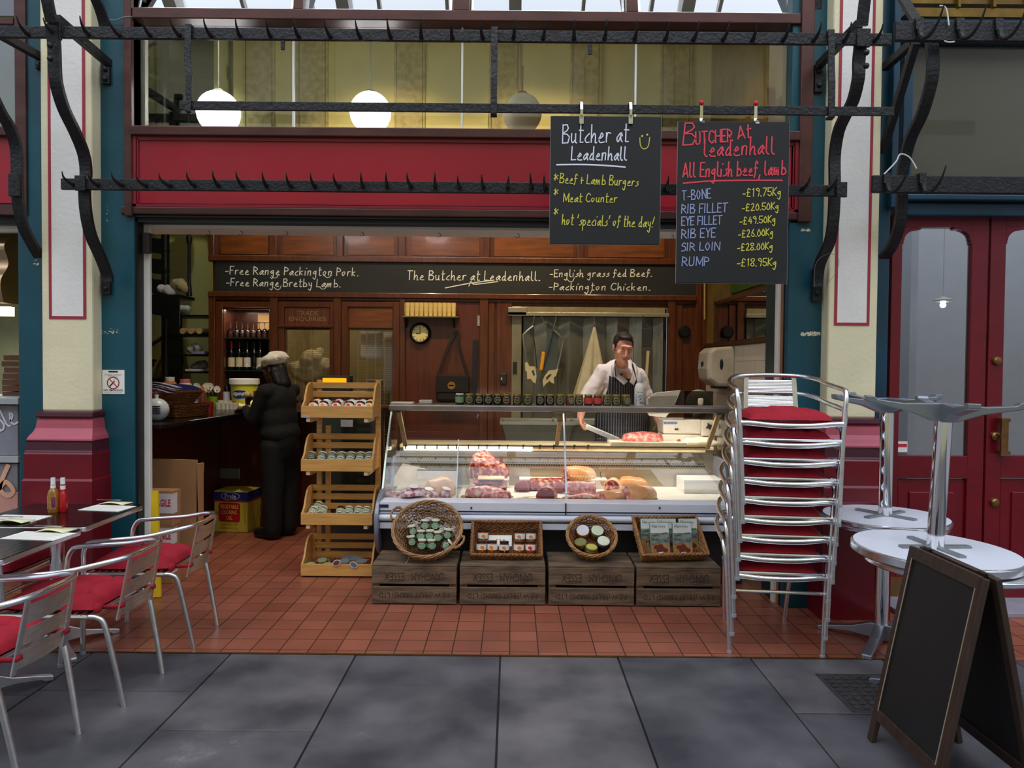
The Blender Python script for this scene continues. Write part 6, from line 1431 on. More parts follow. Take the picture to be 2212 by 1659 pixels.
# ------------------------------------------------------------------ apple crates
def crate(k, xa, xb, label):
 Yf = 4.60; x0, x1 = W(xa, 1270, Yf).x, W(xb, 1270, Yf).x; w = x1 - x0; D = .37; H = .252
 t = thing('fruit_crate', label, 'crate', ((x0 + x1) / 2, Yf, 0), (0, 0, R((0, .6, -.4, .2)[k])), 'row of wooden fruit crates')
 rnd = random.Random(k); h = w / 2; fr = (Vector((-1, 0, 0)), Vector((0, 0, -1)))
 for i, (z0, z1) in enumerate(((.006, .114), (.130, .240))):
  b = MB(); b.box(-h, 0, z0, h, .014, z1); p = b.build('front_plank', CRATEW, t, bevel=.004)
  if i == 1:
   b = MB()
   ptext(b, 'LANGHAM', ((.085, -.0005, .178), *fr), .20, .052, .0008); ptext(b, 'ESSEX', ((-.125, -.0005, .178), *fr), .125, .05, .0008)
  else:
   b = MB(); ptext(b, 'F.E.W.(FRUIT FARMS) LTD', ((0, -.0005, .066), *fr), .44, .046, .0008)
  o = b.build('stencil_lettering', mat('faded_stencil', (58, 46, 38), .85, var=.3, scale=30), None); o.parent = p; KIDS.setdefault(p.name, []).append(o)
  b = MB(); b.box(-h, D - .014, z0, h, D, z1); b.build('back_plank', CRATEW, t)
 for x in (-h, h - .016):
  b = MB(); b.box(x, .014, .0, x + .016, D - .014, .238); b.build('end_board', CRATEW, t)
  b = MB(); b.box(x + (.016 if x < 0 else -.03), .014, .0, x + (.046 if x < 0 else 0), .05, .236); b.build('corner_post', CRATEW, t)
 for i in range(3):
  b = MB(); b.box(-h, .002 + i * .123, .240, h, .117 + i * .123, .252 + rnd.uniform(-.001, .001)); b.build('top_plank', CRATEW, t, bevel=.003)
 b = MB()
 for x in (-h + .02, h - .02):
  for z in (.03, .095, .15, .22): b.lathe([(.003, 0), (.001, .001)], 8, (x, 0, z), Matrix.Rotation(R(90), 3, 'X'))
 b.build('nail_heads', mat('rusty_nail', (44, 34, 30), .6), t)
crate(0, 803, 986, 'leftmost weathered crate, under the big round basket'); crate(1, 993, 1178, 'second crate from the left, under the orange-blot jars'); crate(2, 1185, 1370, 'third crate from the left, under the small round basket'); crate(3, 1375, 1557, 'rightmost crate, under the basket of printed packets')
# ------------------------------------------------------------------ baskets on the crates
def bas_frame(px, py, Y, tilt, yaw=0):
 c = W(px, py, Y); Rm = (Matrix.Rotation(R(yaw), 3, 'Z') @ Matrix.Rotation(R(tilt), 3, 'X')); return c, Rm
def hit(px, py, c, Rm, drop):
 n = Rm @ Vector((0, 0, 1)); p0 = c - n * drop; d = W(px, py, 1.0) - Vector((0, 0, CAM_Z)); o = Vector((0, 0, CAM_Z))
 return o + d * ((p0 - o).dot(n) / d.dot(n))
def basket_round(name, label, loc, Rm, rt, rb, H, m, mrim, rows=19, stakes=30, handles=False):
 t = thing(name, label, 'basket', loc, Rm.to_euler())
 b = MB(); N = stakes * 4
 for r in range(rows):
  z = H * (r + .5) / rows; q = r + .0
  rad = rb + (rt - rb) * (z / H) ** .75
  b.tube([((rad + .005 * math.cos(i * 2 * PI * stakes / N / 2 + (PI if r % 2 else 0))) * math.cos(2 * PI * i / N), (rad + .005 * math.cos(i * 2 * PI * stakes / N / 2 + (PI if r % 2 else 0))) * math.sin(2 * PI * i / N), z) for i in range(N)], H / rows * .47, 5, closed=True)
 b.build('woven_side', m, t, smooth=2)
 b = MB()
 for i in range(stakes):
  a = 2 * PI * i / stakes; b.tube([((rb + (rt - rb) * u ** .75) * math.cos(a), (rb + (rt - rb) * u ** .75) * math.sin(a), H * u) for u in (0, .33, .66, 1)], .0032, 5)
 b.build('stakes', m, t)
 b = MB(); b.lathe([(.001, 0), (rb, 0), (rb, .008), (.001, .008)], 28)
 for k in range(1, 7): b.tube([(rb * k / 7 * math.cos(i * PI / 12), rb * k / 7 * math.sin(i * PI / 12), .01) for i in range(24)], .006, 5, closed=True)
 b.build('woven_base', m, t, smooth=2)
 b = MB(); N = 90
 for ph in range(4):
  b.tube([((rt + .007 * math.cos(i * .42 + ph * PI / 2)) * math.cos(2 * PI * i / N), (rt + .007 * math.cos(i * .42 + ph * PI / 2)) * math.sin(2 * PI * i / N), H + .004 + .009 * math.sin(i * .42 + ph * PI / 2)) for i in range(N)], .0058, 5, closed=True)
 b.build('braided_rim', mrim, t, smooth=2)
 if handles:
  for a in (R(152), R(-28)):
   b = MB()
   for ph in range(2):
    P = spline([(rt * math.cos(a - .22), rt * math.sin(a - .22), H), ((rt + .035) * math.cos(a - .17), (rt + .035) * math.sin(a - .17), H + .02), ((rt + .045) * math.cos(a), (rt + .045) * math.sin(a), H + .026), ((rt + .035) * math.cos(a + .17), (rt + .035) * math.sin(a + .17), H + .02), (rt * math.cos(a + .22), rt * math.sin(a + .22), H)], 6)
    b.tube([p + Vector((0, .006 * math.sin(i * .9 + ph * PI), .006 * math.cos(i * .9 + ph * PI))) for i, p in enumerate(P)], .006, 5)
   b.build('handle', mrim, t, smooth=2)
 return t
c1, R1 = bas_frame(923, 1142, 4.775, 40); n1 = R1 @ Vector((0, 0, 1))
basket_round('round_basket', 'large round wicker basket of green labelled jars tilted on a crate', c1 - n1 * .18, R1, .222, .125, .18, mat('willow', (176, 132, 88), .6, c2=(112, 72, 42), scale=40), mat('willow_rim', (186, 144, 98), .55, c2=(140, 94, 56), scale=30), handles=True)
GJ = [(918.5, 1134.5, 0, 'upper left jar of the pair at the back of the big round basket'), (940.7, 1134.5, 0, 'upper right jar of the pair at the back of the big round basket'), (891.5, 1147, 8, 'tall brown jar at the upper left of the big round basket'), (909, 1157.6, 0, 'middle row jar, left of three, in the big round basket'), (928.4, 1157, 0, 'middle row jar, centre of three, in the big round basket'), (947, 1160, 4, 'middle row jar, right of three, in the big round basket'), (966, 1154.5, -6, 'bright green labelled jar at the right of the big round basket'),
 (889, 1170, 6, 'lowest left jar, dark with curved label, in the big round basket'), (911.5, 1177.6, 0, 'front jar left of centre in the big round basket'), (931.5, 1178, 0, 'front jar right of centre in the big round basket'), (956, 1174.5, -52, 'jar lying on its side at the front right of the big round basket')]
for k, (px, py, rl, lab) in enumerate(GJ):
 o = hit(px, py + 11, c1, R1, .085); jar(lab, o, .030, .072, OLV, CRLID, GRLAB if k not in (2, 7) else None, oval_emb(OVR, mat('sage_oval', (104, 150, 124), .55)), (R(-6), R(-rl), 0), 'green labelled jars in the round basket', lz=(.30, .62), off=(.012 if k in (2, 7, 9) else 0))
b = MB(); rnd = random.Random(3)
for cx_, cy_ in ((900, 1138), (962, 1143), (955, 1150), (896, 1132), (970, 1150)):
 o = hit(cx_, cy_, c1, R1, .075)
 for i in range(34):
  p = o + Vector((rnd.gauss(0, .022), rnd.gauss(0, .012), rnd.gauss(0, .016))); q = p + Vector((rnd.gauss(0, .02), rnd.gauss(0, .015), rnd.gauss(0, .02)))
  b.tube(spline([p, (p + q) / 2 + Vector((rnd.gauss(0, .01), 0, rnd.gauss(0, .01))), q], 3), .0011, 3)
tag(b.build('paper_shred', mat('white_shred', (226, 224, 218), .8), None), 'white shredded paper packed among jars in the round basket', 'packing paper', kind='stuff')
b = MB(); b.tube(spline([W(884, 1196, 4.72), W(882, 1208, 4.68), W(874, 1218, 4.63), W(862, 1216, 4.68), W(850, 1214, 4.7)], 5), .0018, 4); tag(b.build('loose_string', mat('string_white', (214, 208, 196), .8), None), 'thin white string trailing from the big round basket onto the crate', 'string')
c2, R2 = bas_frame(1094, 1163, 4.835, 34); n2 = R2 @ Vector((0, 0, 1))
t = basket_rect('rectangular_basket', 'rectangular wicker basket of orange-blot jars tilted on a crate', c2 - n2 * .085, .42, .26, .085, mat('willow_brown', (160, 106, 58), .6, c2=(116, 68, 34), scale=40), tuple(R2.to_euler()), .016, 8, .022, .011)
AJ = [(1043, 1157.6, ORM, 'upper left jar in the rectangular basket'), (1122.8, 1159, ORM, 'upper jar right of the gap in the rectangular basket'), (1146.6, 1159, ORM, 'upper far right jar in the rectangular basket'), (1039.8, 1182, ORM, 'front left jar in the rectangular basket'), (1063.6, 1182, ORM, 'second front jar in the rectangular basket'), (1089, 1183, ORM, 'third front jar with dark plum contents in the rectangular basket'), (1120.5, 1183, ORM, 'fourth front jar in the rectangular basket'), (1145.9, 1183, RDM, 'front right jar with a crimson blot in the rectangular basket')]
for k, (px, py, bl, lab) in enumerate(AJ):
 o = hit(px, py + 12, c2, R2, .06); jar(lab, o, .033, .078, PLUMP if k == 5 else AMB, DLID, WLAB, map_emb(bl), (R(-4), 0, 0), 'orange-blot jars in the rectangular basket', lz=(.30, .76), off=(.006, -.004, 0, .008, -.006, 0, .004, -.003)[k])
o = hit(1080, 1180, c2, R2, .07); card('white card lying behind the front jars of the rectangular basket', o, .155, .08, (R(-40), 0, 0), (1, 1, 1))
c3, R3 = bas_frame(1278, 1158, 4.78, 40); n3 = R3 @ Vector((0, 0, 1))
basket_round('round_basket', 'small round wicker basket of five lidded jars tilted on a crate', c3 - n3 * .12, R3, .158, .10, .12, mat('willow_brown', (160, 106, 58)), mat('willow_gold', (190, 142, 84), .55, c2=(150, 100, 54), scale=30), rows=14, stakes=24)
LJ = [(1259, 1145, mat('white_lid_print', (222, 214, 218), .5), AMB, 46, WLID, 'white lidded jar at the upper left of small round basket'), (1290.7, 1145, mat('mint_lid_print', (206, 216, 180), .5), J_OL, 38, WLID, 'pale mint lidded jar at upper right of the small round basket'), (1304, 1167.5, mat('ivory_lid_print', (232, 232, 206), .5), J_DK, 34, WLID, 'ivory lidded jar at the right of the small round basket'), (1254, 1170, mat('olive_lid_print', (132, 134, 84), .5), J_DK, 24, GOLD, 'olive gold lidded jar at the left of the small round basket'), (1278, 1181, mat('yellow_lid_print', (206, 190, 96), .5), J_OL, 18, GOLD, 'yellow gold lidded jar at the front of the small round basket')]
for px, py, tp, body, tl, ld_, lab in LJ:
 rot = Euler((R(tl), R(-6 if px < 1270 else 5), 0)); top = hit(px, py, c3, R3, .035); ax = rot.to_matrix() @ Vector((0, 0, 1))
 jar(lab, top - ax * .068, .044, .068, body, ld_, None, None, tuple(rot), 'lidded jars in the small round basket', lid_top=tp)
c4, R4 = bas_frame(1447, 1157, 4.815, 40, 7); n4 = R4 @ Vector((0, 0, 1))
basket_rect('rectangular_basket', 'skewed rectangular wicker basket of five printed packets on the last crate', c4 - n4 * .085, .40, .27, .085, mat('willow_gold2', (182, 128, 70), .6, c2=(132, 84, 42), scale=40), tuple(R4.to_euler()), .016, 8, .022, .011)
def packet(px, py, Y, lab):
 top = W(px, py, Y); t = thing('printed_packet', lab, 'packet', tuple(top), (R(-16), 0, R(3)), 'printed packets in the last basket')
 b = MB(); b.box(-.063, -.009, 0, .063, .009, .21); b.build('packet_body', mat('packet_green', (120, 146, 128), .4), t, bevel=.002)
 fr = lambda z: ((0, -.0092, z), *FRONT)
 b = MB(); b.flat([(-.06, .0), (.06, .0), (.06, .064), (-.06, .064)], fr(.143), .0003); b.build('pale_header', mat('packet_header', (214, 214, 206), .4), t)
 b = MB(); b.flat([(-.06, 0), (.06, 0), (.06, .075), (.03, .08), (0, .07), (-.03, .076), (-.06, .07)], fr(.066), .0004); b.build('landscape_print', mat('packet_landscape', (150, 156, 150), .4, c2=(66, 74, 56), scale=30, stretch=(1, 1, 2)), t)
 b = MB(); b.flat([(-.06, 0), (.06, 0), (.06, .06), (.02, .07), (-.03, .072), (-.06, .06)], fr(.003), .0006); b.build('basket_print', mat('packet_gold', (196, 146, 76), .4, c2=(150, 96, 44), scale=50), t)
 b = MB()
 for i, (x, z) in enumerate(((-.026, .048), (.012, .04), (.0, .055), (.03, .03), (-.01, .028))): b.flat(ell(x, z, .019, .014, 12), fr(.003), .0009 + i * .0001)
 b.build('chestnut_print', mat('packet_chestnut', (112, 44, 34), .35), t)
 b = MB(); write(b, 'Marrons', ((-.05, -.0092, .178), *FRONT), .085, .020, .0022, lift=.0008); b.build('title_print', mat('packet_title', (110, 112, 116), .5), t)
 b = MB(); b.flat([(.012, 0), (.05, .004), (.05, .014), (.012, .010)], fr(.133), .0008); b.build('green_ribbon_print', mat('packet_ribbon', (50, 120, 70), .45), t)
 b = MB(); b.flat([(-.014, 0), (.014, 0), (.014, .018), (-.014, .018)], fr(.004), .0016); b.build('white_mark', PAPER, t)
for px, py, Y, lab in ((1406, 1190, 4.845, 'back left printed packet in the last basket'), (1443, 1190, 4.845, 'back middle printed packet in the last basket'), (1489, 1190, 4.845, 'back right printed packet in the last basket, tilted'), (1427, 1200, 4.765, 'front left printed packet in the last basket'), (1476, 1200, 4.765, 'front right printed packet in the last basket')): packet(px, py, Y, lab)
# ------------------------------------------------------------------ aluminium armchairs
def cushion_mesh(b, s=.205, h=.05):
 def top(u, v, sg):
  x, y = (u * 2 - 1), (v * 2 - 1); e = (max(0, 1 - abs(x) ** 4) * max(0, 1 - abs(y) ** 4)) ** .5
  d = sum(math.exp(-((x - a) ** 2 + (y - c) ** 2) / .022) for a in (-.42, .42) for c in (-.42, .42)) * 1.2
  cr = .08 * math.sin(x * 7 + y * 3) * e - .22 * (math.exp(-(abs(x) - .42) ** 2 / .006) + math.exp(-(abs(y) - .42) ** 2 / .006))
  return (x * s * (1 - .05 * y * y), y * s * (1 - .05 * x * x), sg * h * (e * (1 + cr) - (.62 * d * e if sg > 0 else .1 * d * e)) + .004 * sg)
 b.grid(lambda u, v: top(u, v, 1), 34, 34); b.grid(lambda u, v: top(u, v, -.35), 14, 14)
def make_chair(label, group, loc, rz):
 t = thing('armchair', label, 'chair', loc, (0, 0, R(rz)), group)
 r = .0125
 for s in (-1, 1):
  b = MB(); b.tube([(s * .235, -.27, 0), (s * .243, -.262, .2), (s * .252, -.254, .40)], r, 10); b.build('leg', STEELB, t, smooth=True)
  b = MB(); b.lathe([(.001, 0), (.0145, 0), (.0145, .016), (.001, .017)], 10, (s * .235, -.27, -.001)); b.build('foot_cap', GREYP, t)
  b = MB(); b.tube(spline([(s * .205, .12, .402), (s * .196, .165, .396), (s * .19, .195, .36), (s * .182, .23, .2), (s * .172, .268, 0)], 5), r, 10); b.build('leg', STEELB, t, smooth=True)
  b = MB(); b.bar((s * .142, .225, .37), (s * .132, .277, .645), .026, .008, (0, 1, 0)); b.build('back_bar', STEELB, t, bevel=.002)
 half = [(.252, -.254, .40), (.258, -.25, .48), (.264, -.246, .535), (.268, -.225, .575), (.268, -.19, .588), (.266, -.08, .597), (.258, .06, .610), (.235, .17, .632), (.18, .25, .647), (.09, .285, .652), (0, .29, .654)]
 P = [(-x, y, z) for x, y, z in half] + [(x, y, z) for x, y, z in reversed(half[:-1])]
 b = MB(); b.tube(spline(P, 4), r, 10); b.build('arm_loop', STEEL, t, smooth=True)
 b = MB(); b.tube(spline([(-.245, -.258, .414), (-.20, -.272, .414), (-.1, -.276, .405), (0, -.278, .403), (.1, -.276, .405), (.20, -.272, .414), (.245, -.258, .414)], 4), r * 1.15, 10)
 for s in (-1, 1): b.tube([(s * .232, -.255, .412), (s * .205, .13, .402)], r, 8)
 b.tube([(-.2, .13, .400), (.2, .13, .400)], r * .8, 8); b.build('seat_frame', STEEL, t, smooth=True)
 b = MB(); b.tube([(-.246, -.258, .330), (.246, -.258, .330)], r * .75, 8); b.build('stretcher', STEEL, t, smooth=True)
 for k, (z0, z1) in enumerate(((.385, .455), (.470, .535), (.55, .625))):
  b = MB(); n = 9
  f = lambda z: .225 + .052 * (z - .37) / .275
  for i in range(n):
   z = z0 + (z1 - z0) * (i + .5) / n; x = .137 - .012 * (z - .37) / .28
   b.rings([[(xx, f(z) + .012 * math.cos(xx / x * PI / 2) + dy, z + dz) for dy, dz in ((-.0022, 0), (0, (z1 - z0) / n * .46), (.0022, 0), (0, -(z1 - z0) / n * .46))] for xx in [x * (j / 5 - 1) for j in range(11)]])
  b.build('back_slat', STEELB, t)
 b = MB()
 for i in range(11):
  y = -.24 + i * .035; b.box(-.225 + .0012 * i, y, .408, .225 - .0012 * i, y + .026, .414)
 b.build('seat_slats', STEELB, t)
 M = Matrix.Translation((0, -.055, .428))
 b = MB(M); cushion_mesh(b, .212, .056); c = b.build('cushion', REDC, t, smooth=2)
 for s in (-1, 1):
  b = MB(M); b.ball((s * .165, .205, .0), (.028, .018, .022), 10); b.tube([(s * .15, .21, .0), (s * .15, .30, .005), (s * .12, .30, .005)], 0, sq=(.018, .005))
  o = b.build('cushion_tie', REDC, None, smooth=2); o.parent = c; KIDS.setdefault(c.name, []).append(o)
 return t
ch = make_chair('aluminium armchair with red cushion standing farthest back, nearest the cardboard box', 'armchairs at the left tables', (-1.935, 4.02, 0), -88)
dup(ch, (-1.945, 3.372, 0), (0, 0, R(-91)), 'aluminium armchair with red cushion in the middle of the left row')
dup(ch, (-2.005, 2.785, 0), (0, 0, R(-92)), 'nearest aluminium armchair with red cushion, cut by the left edge of photo')
dup(ch, (-2.80, 3.93, 0), (0, 0, R(90)), 'armchair with red cushion on the far side of the tables, half hidden')
st_names = ['bottom'] + [n + ' from the bottom' for n in ('second', 'third', 'fourth', 'fifth', 'sixth', 'seventh')] + ['last but one', 'topmost']
rj = random.Random(5)
for k in range(9):
 dup(ch, (1.42 + .0045 * k + rj.uniform(-.004, .004), 4.105 - .013 * k, .1008 * k), (0, 0, R(-7 + rj.uniform(-.8, .8))), 'aluminium armchair with red cushion, %s in the tall stack' % st_names[k], 'stacked armchairs right of the counter')
# ------------------------------------------------------------------ square tables on the left
def dim_top():
 m = mat('turned_steel_top', (70, 56, 56), .16, metal=.85, var=.2)
 n = m.node_tree.nodes; l = m.node_tree.links; b = n['Principled BSDF']
 t = n.new('ShaderNodeTexCoord'); mp = n.new('ShaderNodeMapping'); mp.inputs['Scale'].default_value = (28, 28, 28); l.new(t.outputs['Object'], mp.inputs[0])
 v = n.new('ShaderNodeTexVoronoi'); v.inputs['Randomness'].default_value = 0.0; v.inputs['Scale'].default_value = 1; l.new(mp.outputs[0], v.inputs['Vector'])
 r = n.new('ShaderNodeValToRGB'); r.color_ramp.elements[0].color = rgb((96, 84, 86)); r.color_ramp.elements[1].color = rgb((40, 32, 34)); r.color_ramp.elements[1].position = .6
 l.new(v.outputs['Distance'], r.inputs[0]); l.new(r.outputs[0], b.inputs['Base Color'])
 bp = n.new('ShaderNodeBump'); bp.inputs['Strength'].default_value = .6; bp.inputs['Distance'].default_value = .002; l.new(v.outputs['Distance'], bp.inputs['Height']); l.new(bp.outputs[0], b.inputs['Normal'])
 return m
TURN = dim_top()
def foot_blades(b, R_, z0, a0, thick=.022, hub=.05, hh=.10):
 for k in range(4):
  a = a0 + k * PI / 2; d = Vector((math.cos(a), math.sin(a), 0)); s = Vector((-d.y, d.x, 0))
  prof = [(hub * .4, z0 + .018), (hub * .4, z0 + hh), (hub, z0 + hh), (R_ * .45, z0 + .062), (R_ * .95, z0 + .028), (R_, z0 + .022), (R_, z0), (R_ - .035, z0), (R_ - .05, z0 + .014), (R_ * .5, z0 + .026)]
  b.prism(prof, (-s * thick / 2, d, Vector((0, 0, 1))), -thick)
def square_table(label, x0, x1, y0, y1, H=.70):
 cx, cy = (x0 + x1) / 2, (y0 + y1) / 2; t = thing('cafe_table', label, 'table', (cx, cy, 0), group='square cafe tables on the left')
 w, d = x1 - x0, y1 - y0
 b = MB(); b.prism(rrect(w, d, .03), (Vector((0, 0, H - .028)), Vector((1, 0, 0)), Vector((0, 1, 0))), .026); b.build('table_edge', STEELB, t, bevel=.005)
 b = MB(); b.prism(rrect(w - .006, d - .006, .028), (Vector((0, 0, H - .003)), Vector((1, 0, 0)), Vector((0, 1, 0))), .003); b.build('table_top', TURN, t)
 b = MB(); b.lathe([(.034, .08), (.034, H - .03)], 20); b.build('pedestal', STEEL, t, smooth=True)
 b = MB(); foot_blades(b, .30, 0, R(45), .03); b.build('foot_base', STEELB, t, bevel=.004)
 return t
square_table('square steel topped cafe table behind, carrying vinegar and ketchup', -2.70, -2.07, 3.575, 4.17)
square_table('square steel topped cafe table in front, cut by the left edge', -2.68, -2.055, 2.96, 3.545)
TT = .7005
def ontab(px, py): return G(px, py, TT)
CLRV = mat('malt_vinegar', (150, 96, 22), .06, spec=.9); KETC = mat('ketchup_red', (176, 14, 20), .2, spec=.6)
t = bottle('vinegar_bottle', 'amber vinegar bottle with white cap and blue label on the table', 'bottle', ontab(115, 1107), .182, .026, CLRV, WHITE, None, sh=.58, nr=.42, cap=.19)
b = MB(); cylpatch(b, [(-.024, .02), (.024, .02), (.024, .095), (-.024, .095)], .026, lift=.0006); b.build('paper_label', mat('pale_blue_label', (190, 196, 216), .6, c2=(160, 170, 200), scale=60), t)
b = MB(); cylpatch(b, [(.006, .03), (.024, .03), (.024, .085), (.006, .085)], .026, lift=.0012); b.build('label_block', mat('navy_red_block', (50, 40, 90), .6, c2=(150, 30, 50), scale=40), t)
b = MB(); b.lathe([(.0115, .125), (.0125, .125), (.0125, .145), (.0115, .145)], 14); b.build('neck_label', PAPER, t)
t = bottle('ketchup_bottle', 'red ketchup bottle with white cap beside the vinegar', 'bottle', ontab(136, 1105), .178, .024, KETC, WHITE, None, sh=.5, nr=.48, cap=.17)
b = MB(); b.lathe([(.0118, .12), (.0128, .12), (.0128, .14), (.0118, .14)], 14); b.build('neck_label', PAPER, t)
for k, (px, py, rz, w, d, lab) in enumerate(((232, 1098, -8, .24, .15, 'white menu sheet with napkin on the back table right corner'), (38, 1120, -4, .26, .15, 'white menu sheet on the back table at the left edge'), (84, 1158, -6, .26, .15, 'white menu sheet on the front table'))):
 o = ontab(px, py); t = thing('menu_sheet', lab, 'menu', o, (0, 0, R(rz)), 'paper place menus on tables')
 b = MB(); b.box(-w / 2, -d / 2, 0, w / 2, d / 2, .002); b.build('sheet', PAPER, t)
 b = MB()
 for i in range(9): b.box(-w / 2 + .02, -d / 2 + .012 + i * .014, .002, w / 2 - .02 - (i * 37 % 5) * .012, -d / 2 + .015 + i * .014, .0023)
 b.build('menu_print', mat('grey_print', (190, 184, 176), .8), t)
for k, (px, py, lab) in enumerate(((240, 1091, 'folded cream napkin with cutlery on the back table'), (108, 1151, 'folded cream napkin with cutlery on the front table'), (20, 1130, 'folded cream napkin with cutlery at the left edge'))):
 o = ontab(px, py) + Vector((.01, .03, .002)); b = MB(); b.grid(lambda u, v: ((u - .5) * .15, (v - .5) * .09, .004 + .012 * math.sin(u * 3.1) * (1 - v)), 8, 5); q = b.build('napkin', mat('cream_napkin', (232, 226, 180), .85), None, smooth=2); q.modifiers.new('thickness', 'SOLIDIFY').thickness = .003; q.location = o; q.rotation_euler = (0, 0, R(-8)); tag(q, lab, 'napkin', 'napkins on the left tables')
 b = MB(); b.bar(o + Vector((-.13, .05, .014)), o + Vector((.02, .02, .018)), .016, .003); tag(b.build('knife', STEEL, None), 'table knife lying across the ' + lab[len('folded '):], 'knife', 'knives on the left tables')
# ------------------------------------------------------------------ round tables on the right: upright ones with others upside down on top
def round_table(label, loc, r, H, rot, a0, flip, topm, group, th=.026):
 t = thing('round_table', label, 'table', loc, rot, group)
 f = (lambda z: -z + H) if flip else (lambda z: z)
 b = MB(); b.lathe([(.001, f(H - th)), (r - .008, f(H - th)), (r, f(H - th + .006)), (r, f(H - .006)), (r - .008, f(H)), (.001, f(H))], 56); b.build('rim_band', STEEL, t, smooth=True)
 b = MB(); zz = (f(H - th) + (.0006 if flip else 0)) if flip else H + .0004; b.lathe([(.001, zz), (r - .010, zz), (r - .010, zz - .004), (.001, zz - .004)], 56); b.build('table_top', topm, t)
 b = MB(); b.lathe([(.036, f(.09)), (.036, f(H - .03))], 24); b.build('pedestal', CHROME, t, smooth=True)
 b = MB(); foot_blades(b, .33, 0, a0, .05, .05, .10)
 if flip:
  for v in b.bm.verts: v.co.z = H - v.co.z
 b.build('foot_base', mat('cast_aluminium', (150, 156, 166), .32, metal=.85, var=.06), t, bevel=.004)
 b = MB(); zc = f(H - th - .006)
 for k in range(4):
  a = a0 + .35 + k * PI / 2; b.bar((0, 0, zc), (.17 * math.cos(a), .17 * math.sin(a), zc), .034, .012)
 b.build('top_spider', mat('grey_spider', (136, 140, 142), .4, metal=.4), t, bevel=.003)
 return t
WFORM = mat('white_underside', (222, 224, 234), .35, var=.04, scale=3)
gr = 'round tables stacked at the right'
round_table('steel topped round table standing behind, beside the chair stack', (2.045, 4.05, 0), .325, .672, (0, 0, 0), R(52), False, STEELB, gr)
round_table('round table upside down on the rear table beside the pillar', (2.05, 4.04, .673), .325, .69, (0, 0, 0), R(12), True, WFORM, gr)
round_table('steel topped round table standing in front, partly behind the sign board', (1.985, 3.31, 0), .36, .645, (0, 0, 0), R(50), False, STEELB, gr)
round_table('round table upside down on the front table, white underside upwards', (1.90, 3.30, .660), .345, .71, (R(1.2), R(1.8), 0), R(-12), True, WFORM, gr, .042)
# ------------------------------------------------------------------ folding pavement board
OAK = mat('dark_oak_frame', (58, 41, 32), .45, var=.25, scale=6, stretch=(6, 6, .8), bump=.1)
t = thing('pavement_board', 'dark wood framed blank A board standing at the right foreground', 'sign board', (1.64, 2.735, 0))
def leaf(sgn, y0, y1, foot, topx, m):
 ft = Vector((foot, 0, 0)); tp = Vector((topx, 0, .79)); up = (tp - ft).normalized(); L = (tp - ft).length
 n = Vector((up.z, 0, -up.x)) * (1 if sgn > 0 else -1)
 def pt(y, u, o): return Vector((foot, y, 0)) + up * u + n * o
 def slab(name, ya, yb, u0, u1, o0, o1, mm, bev=.003):
  b = MB(); vs = [b.v(pt(y, u, o)) for y in (ya, yb) for u in (u0, u1) for o in (o0, o1)]
  for q in ((0, 1, 3, 2), (4, 6, 7, 5), (0, 4, 5, 1), (2, 3, 7, 6), (0, 2, 6, 4), (1, 5, 7, 3)): b.f([vs[i] for i in q])
  return b.build(name, mm, t, world=True, bevel=bev)
 w = .036
 slab('stile', y0, y0 + w, 0, L - .002, -.011, .011, OAK); slab('stile', y1 - w, y1, 0, L - .002, -.011, .011, OAK)
 slab('rail', y0 + w, y1 - w, L - .05, L, -.011, .011, OAK); slab('rail', y0 + w, y1 - w, .09, .135, -.011, .011, OAK)
 slab('blackboard', y0 + w - .002, y1 - w + .002, .13, L - .045, -.004, .004, mat('worn_blackboard', (28, 27, 27), .5, var=.2, scale=2), 0)
 b = MB()
 for a_, c_ in (((y0 + w, .13), (y0 + w, L - .045)), ((y1 - w, .13), (y1 - w, L - .045))): b.bar(pt(a_[0], a_[1], -.0115), pt(c_[0], c_[1], -.0115), .003, .002)
 b.build('worn_edge', mat('bare_wood_edge', (176, 158, 136), .7), t, world=True)
leaf(1, 2.50, 2.975, 1.465, 1.622, 0)
leaf(-1, 2.50, 2.975, 1.815, 1.66, 0)
b = MB()
for y in (2.56, 2.90): b.tube([(1.642, y - .02, .79), (1.642, y + .02, .79)], .008, 8)
b.build('hinge', mat('dark_hinge', (50, 44, 40), .4, metal=.8), t, world=True)
# ------------------------------------------------------------------ meat rails, brackets, hanging boards
def PX(px, py, X):
 d = CM @ Vector(((px - CX) / FPX, -(py - CY) / FPX, -1.0)); t = X / d.x
 return Vector((X, d.y * t, CAM_Z + d.z * t))
def rail(name, label, a, c, h, hooks, hk, th=.022, group=None):
 t = thing(name, label, 'rail', a.copy(), group=group)
 b = MB(); b.bar(a, c, th, h); b.build('bar', IRON, t, world=True, bevel=.004)
 h0 = None
 for px, py in hooks:
  p = W(px, py, a.y - th / 2)
  if h0 is None:
   b = MB(); P = spline([(0, .004, -.008), (0, -.02, -.012), (0, -.055, .0), (0, -.080, .018), (0, -.092, .042)] if hk == 1 else [(0, .004, 0), (0, -.03, -.004), (0, -.07, .006), (0, -.098, .02), (0, -.108, .045)], 3)
   b.tube(P, [.0135 - .011 * i / (len(P) - 1) for i in range(len(P))], 7); h0 = b.build('hook', IRON, t, smooth=True); h0.location = p - t.location
   b0 = h0
  else:
   o = h0.copy(); COL.objects.link(o); o.parent = t; KIDS[t.name].append(o); o.location = p - t.location; o.rotation_euler = (R(random.uniform(-6, 6)), 0, R(random.uniform(-7, 7)))
 return t
ua, uc = W(-60, 69, 4.0), W(1925, 83, 4.0); uc.z = ua.z
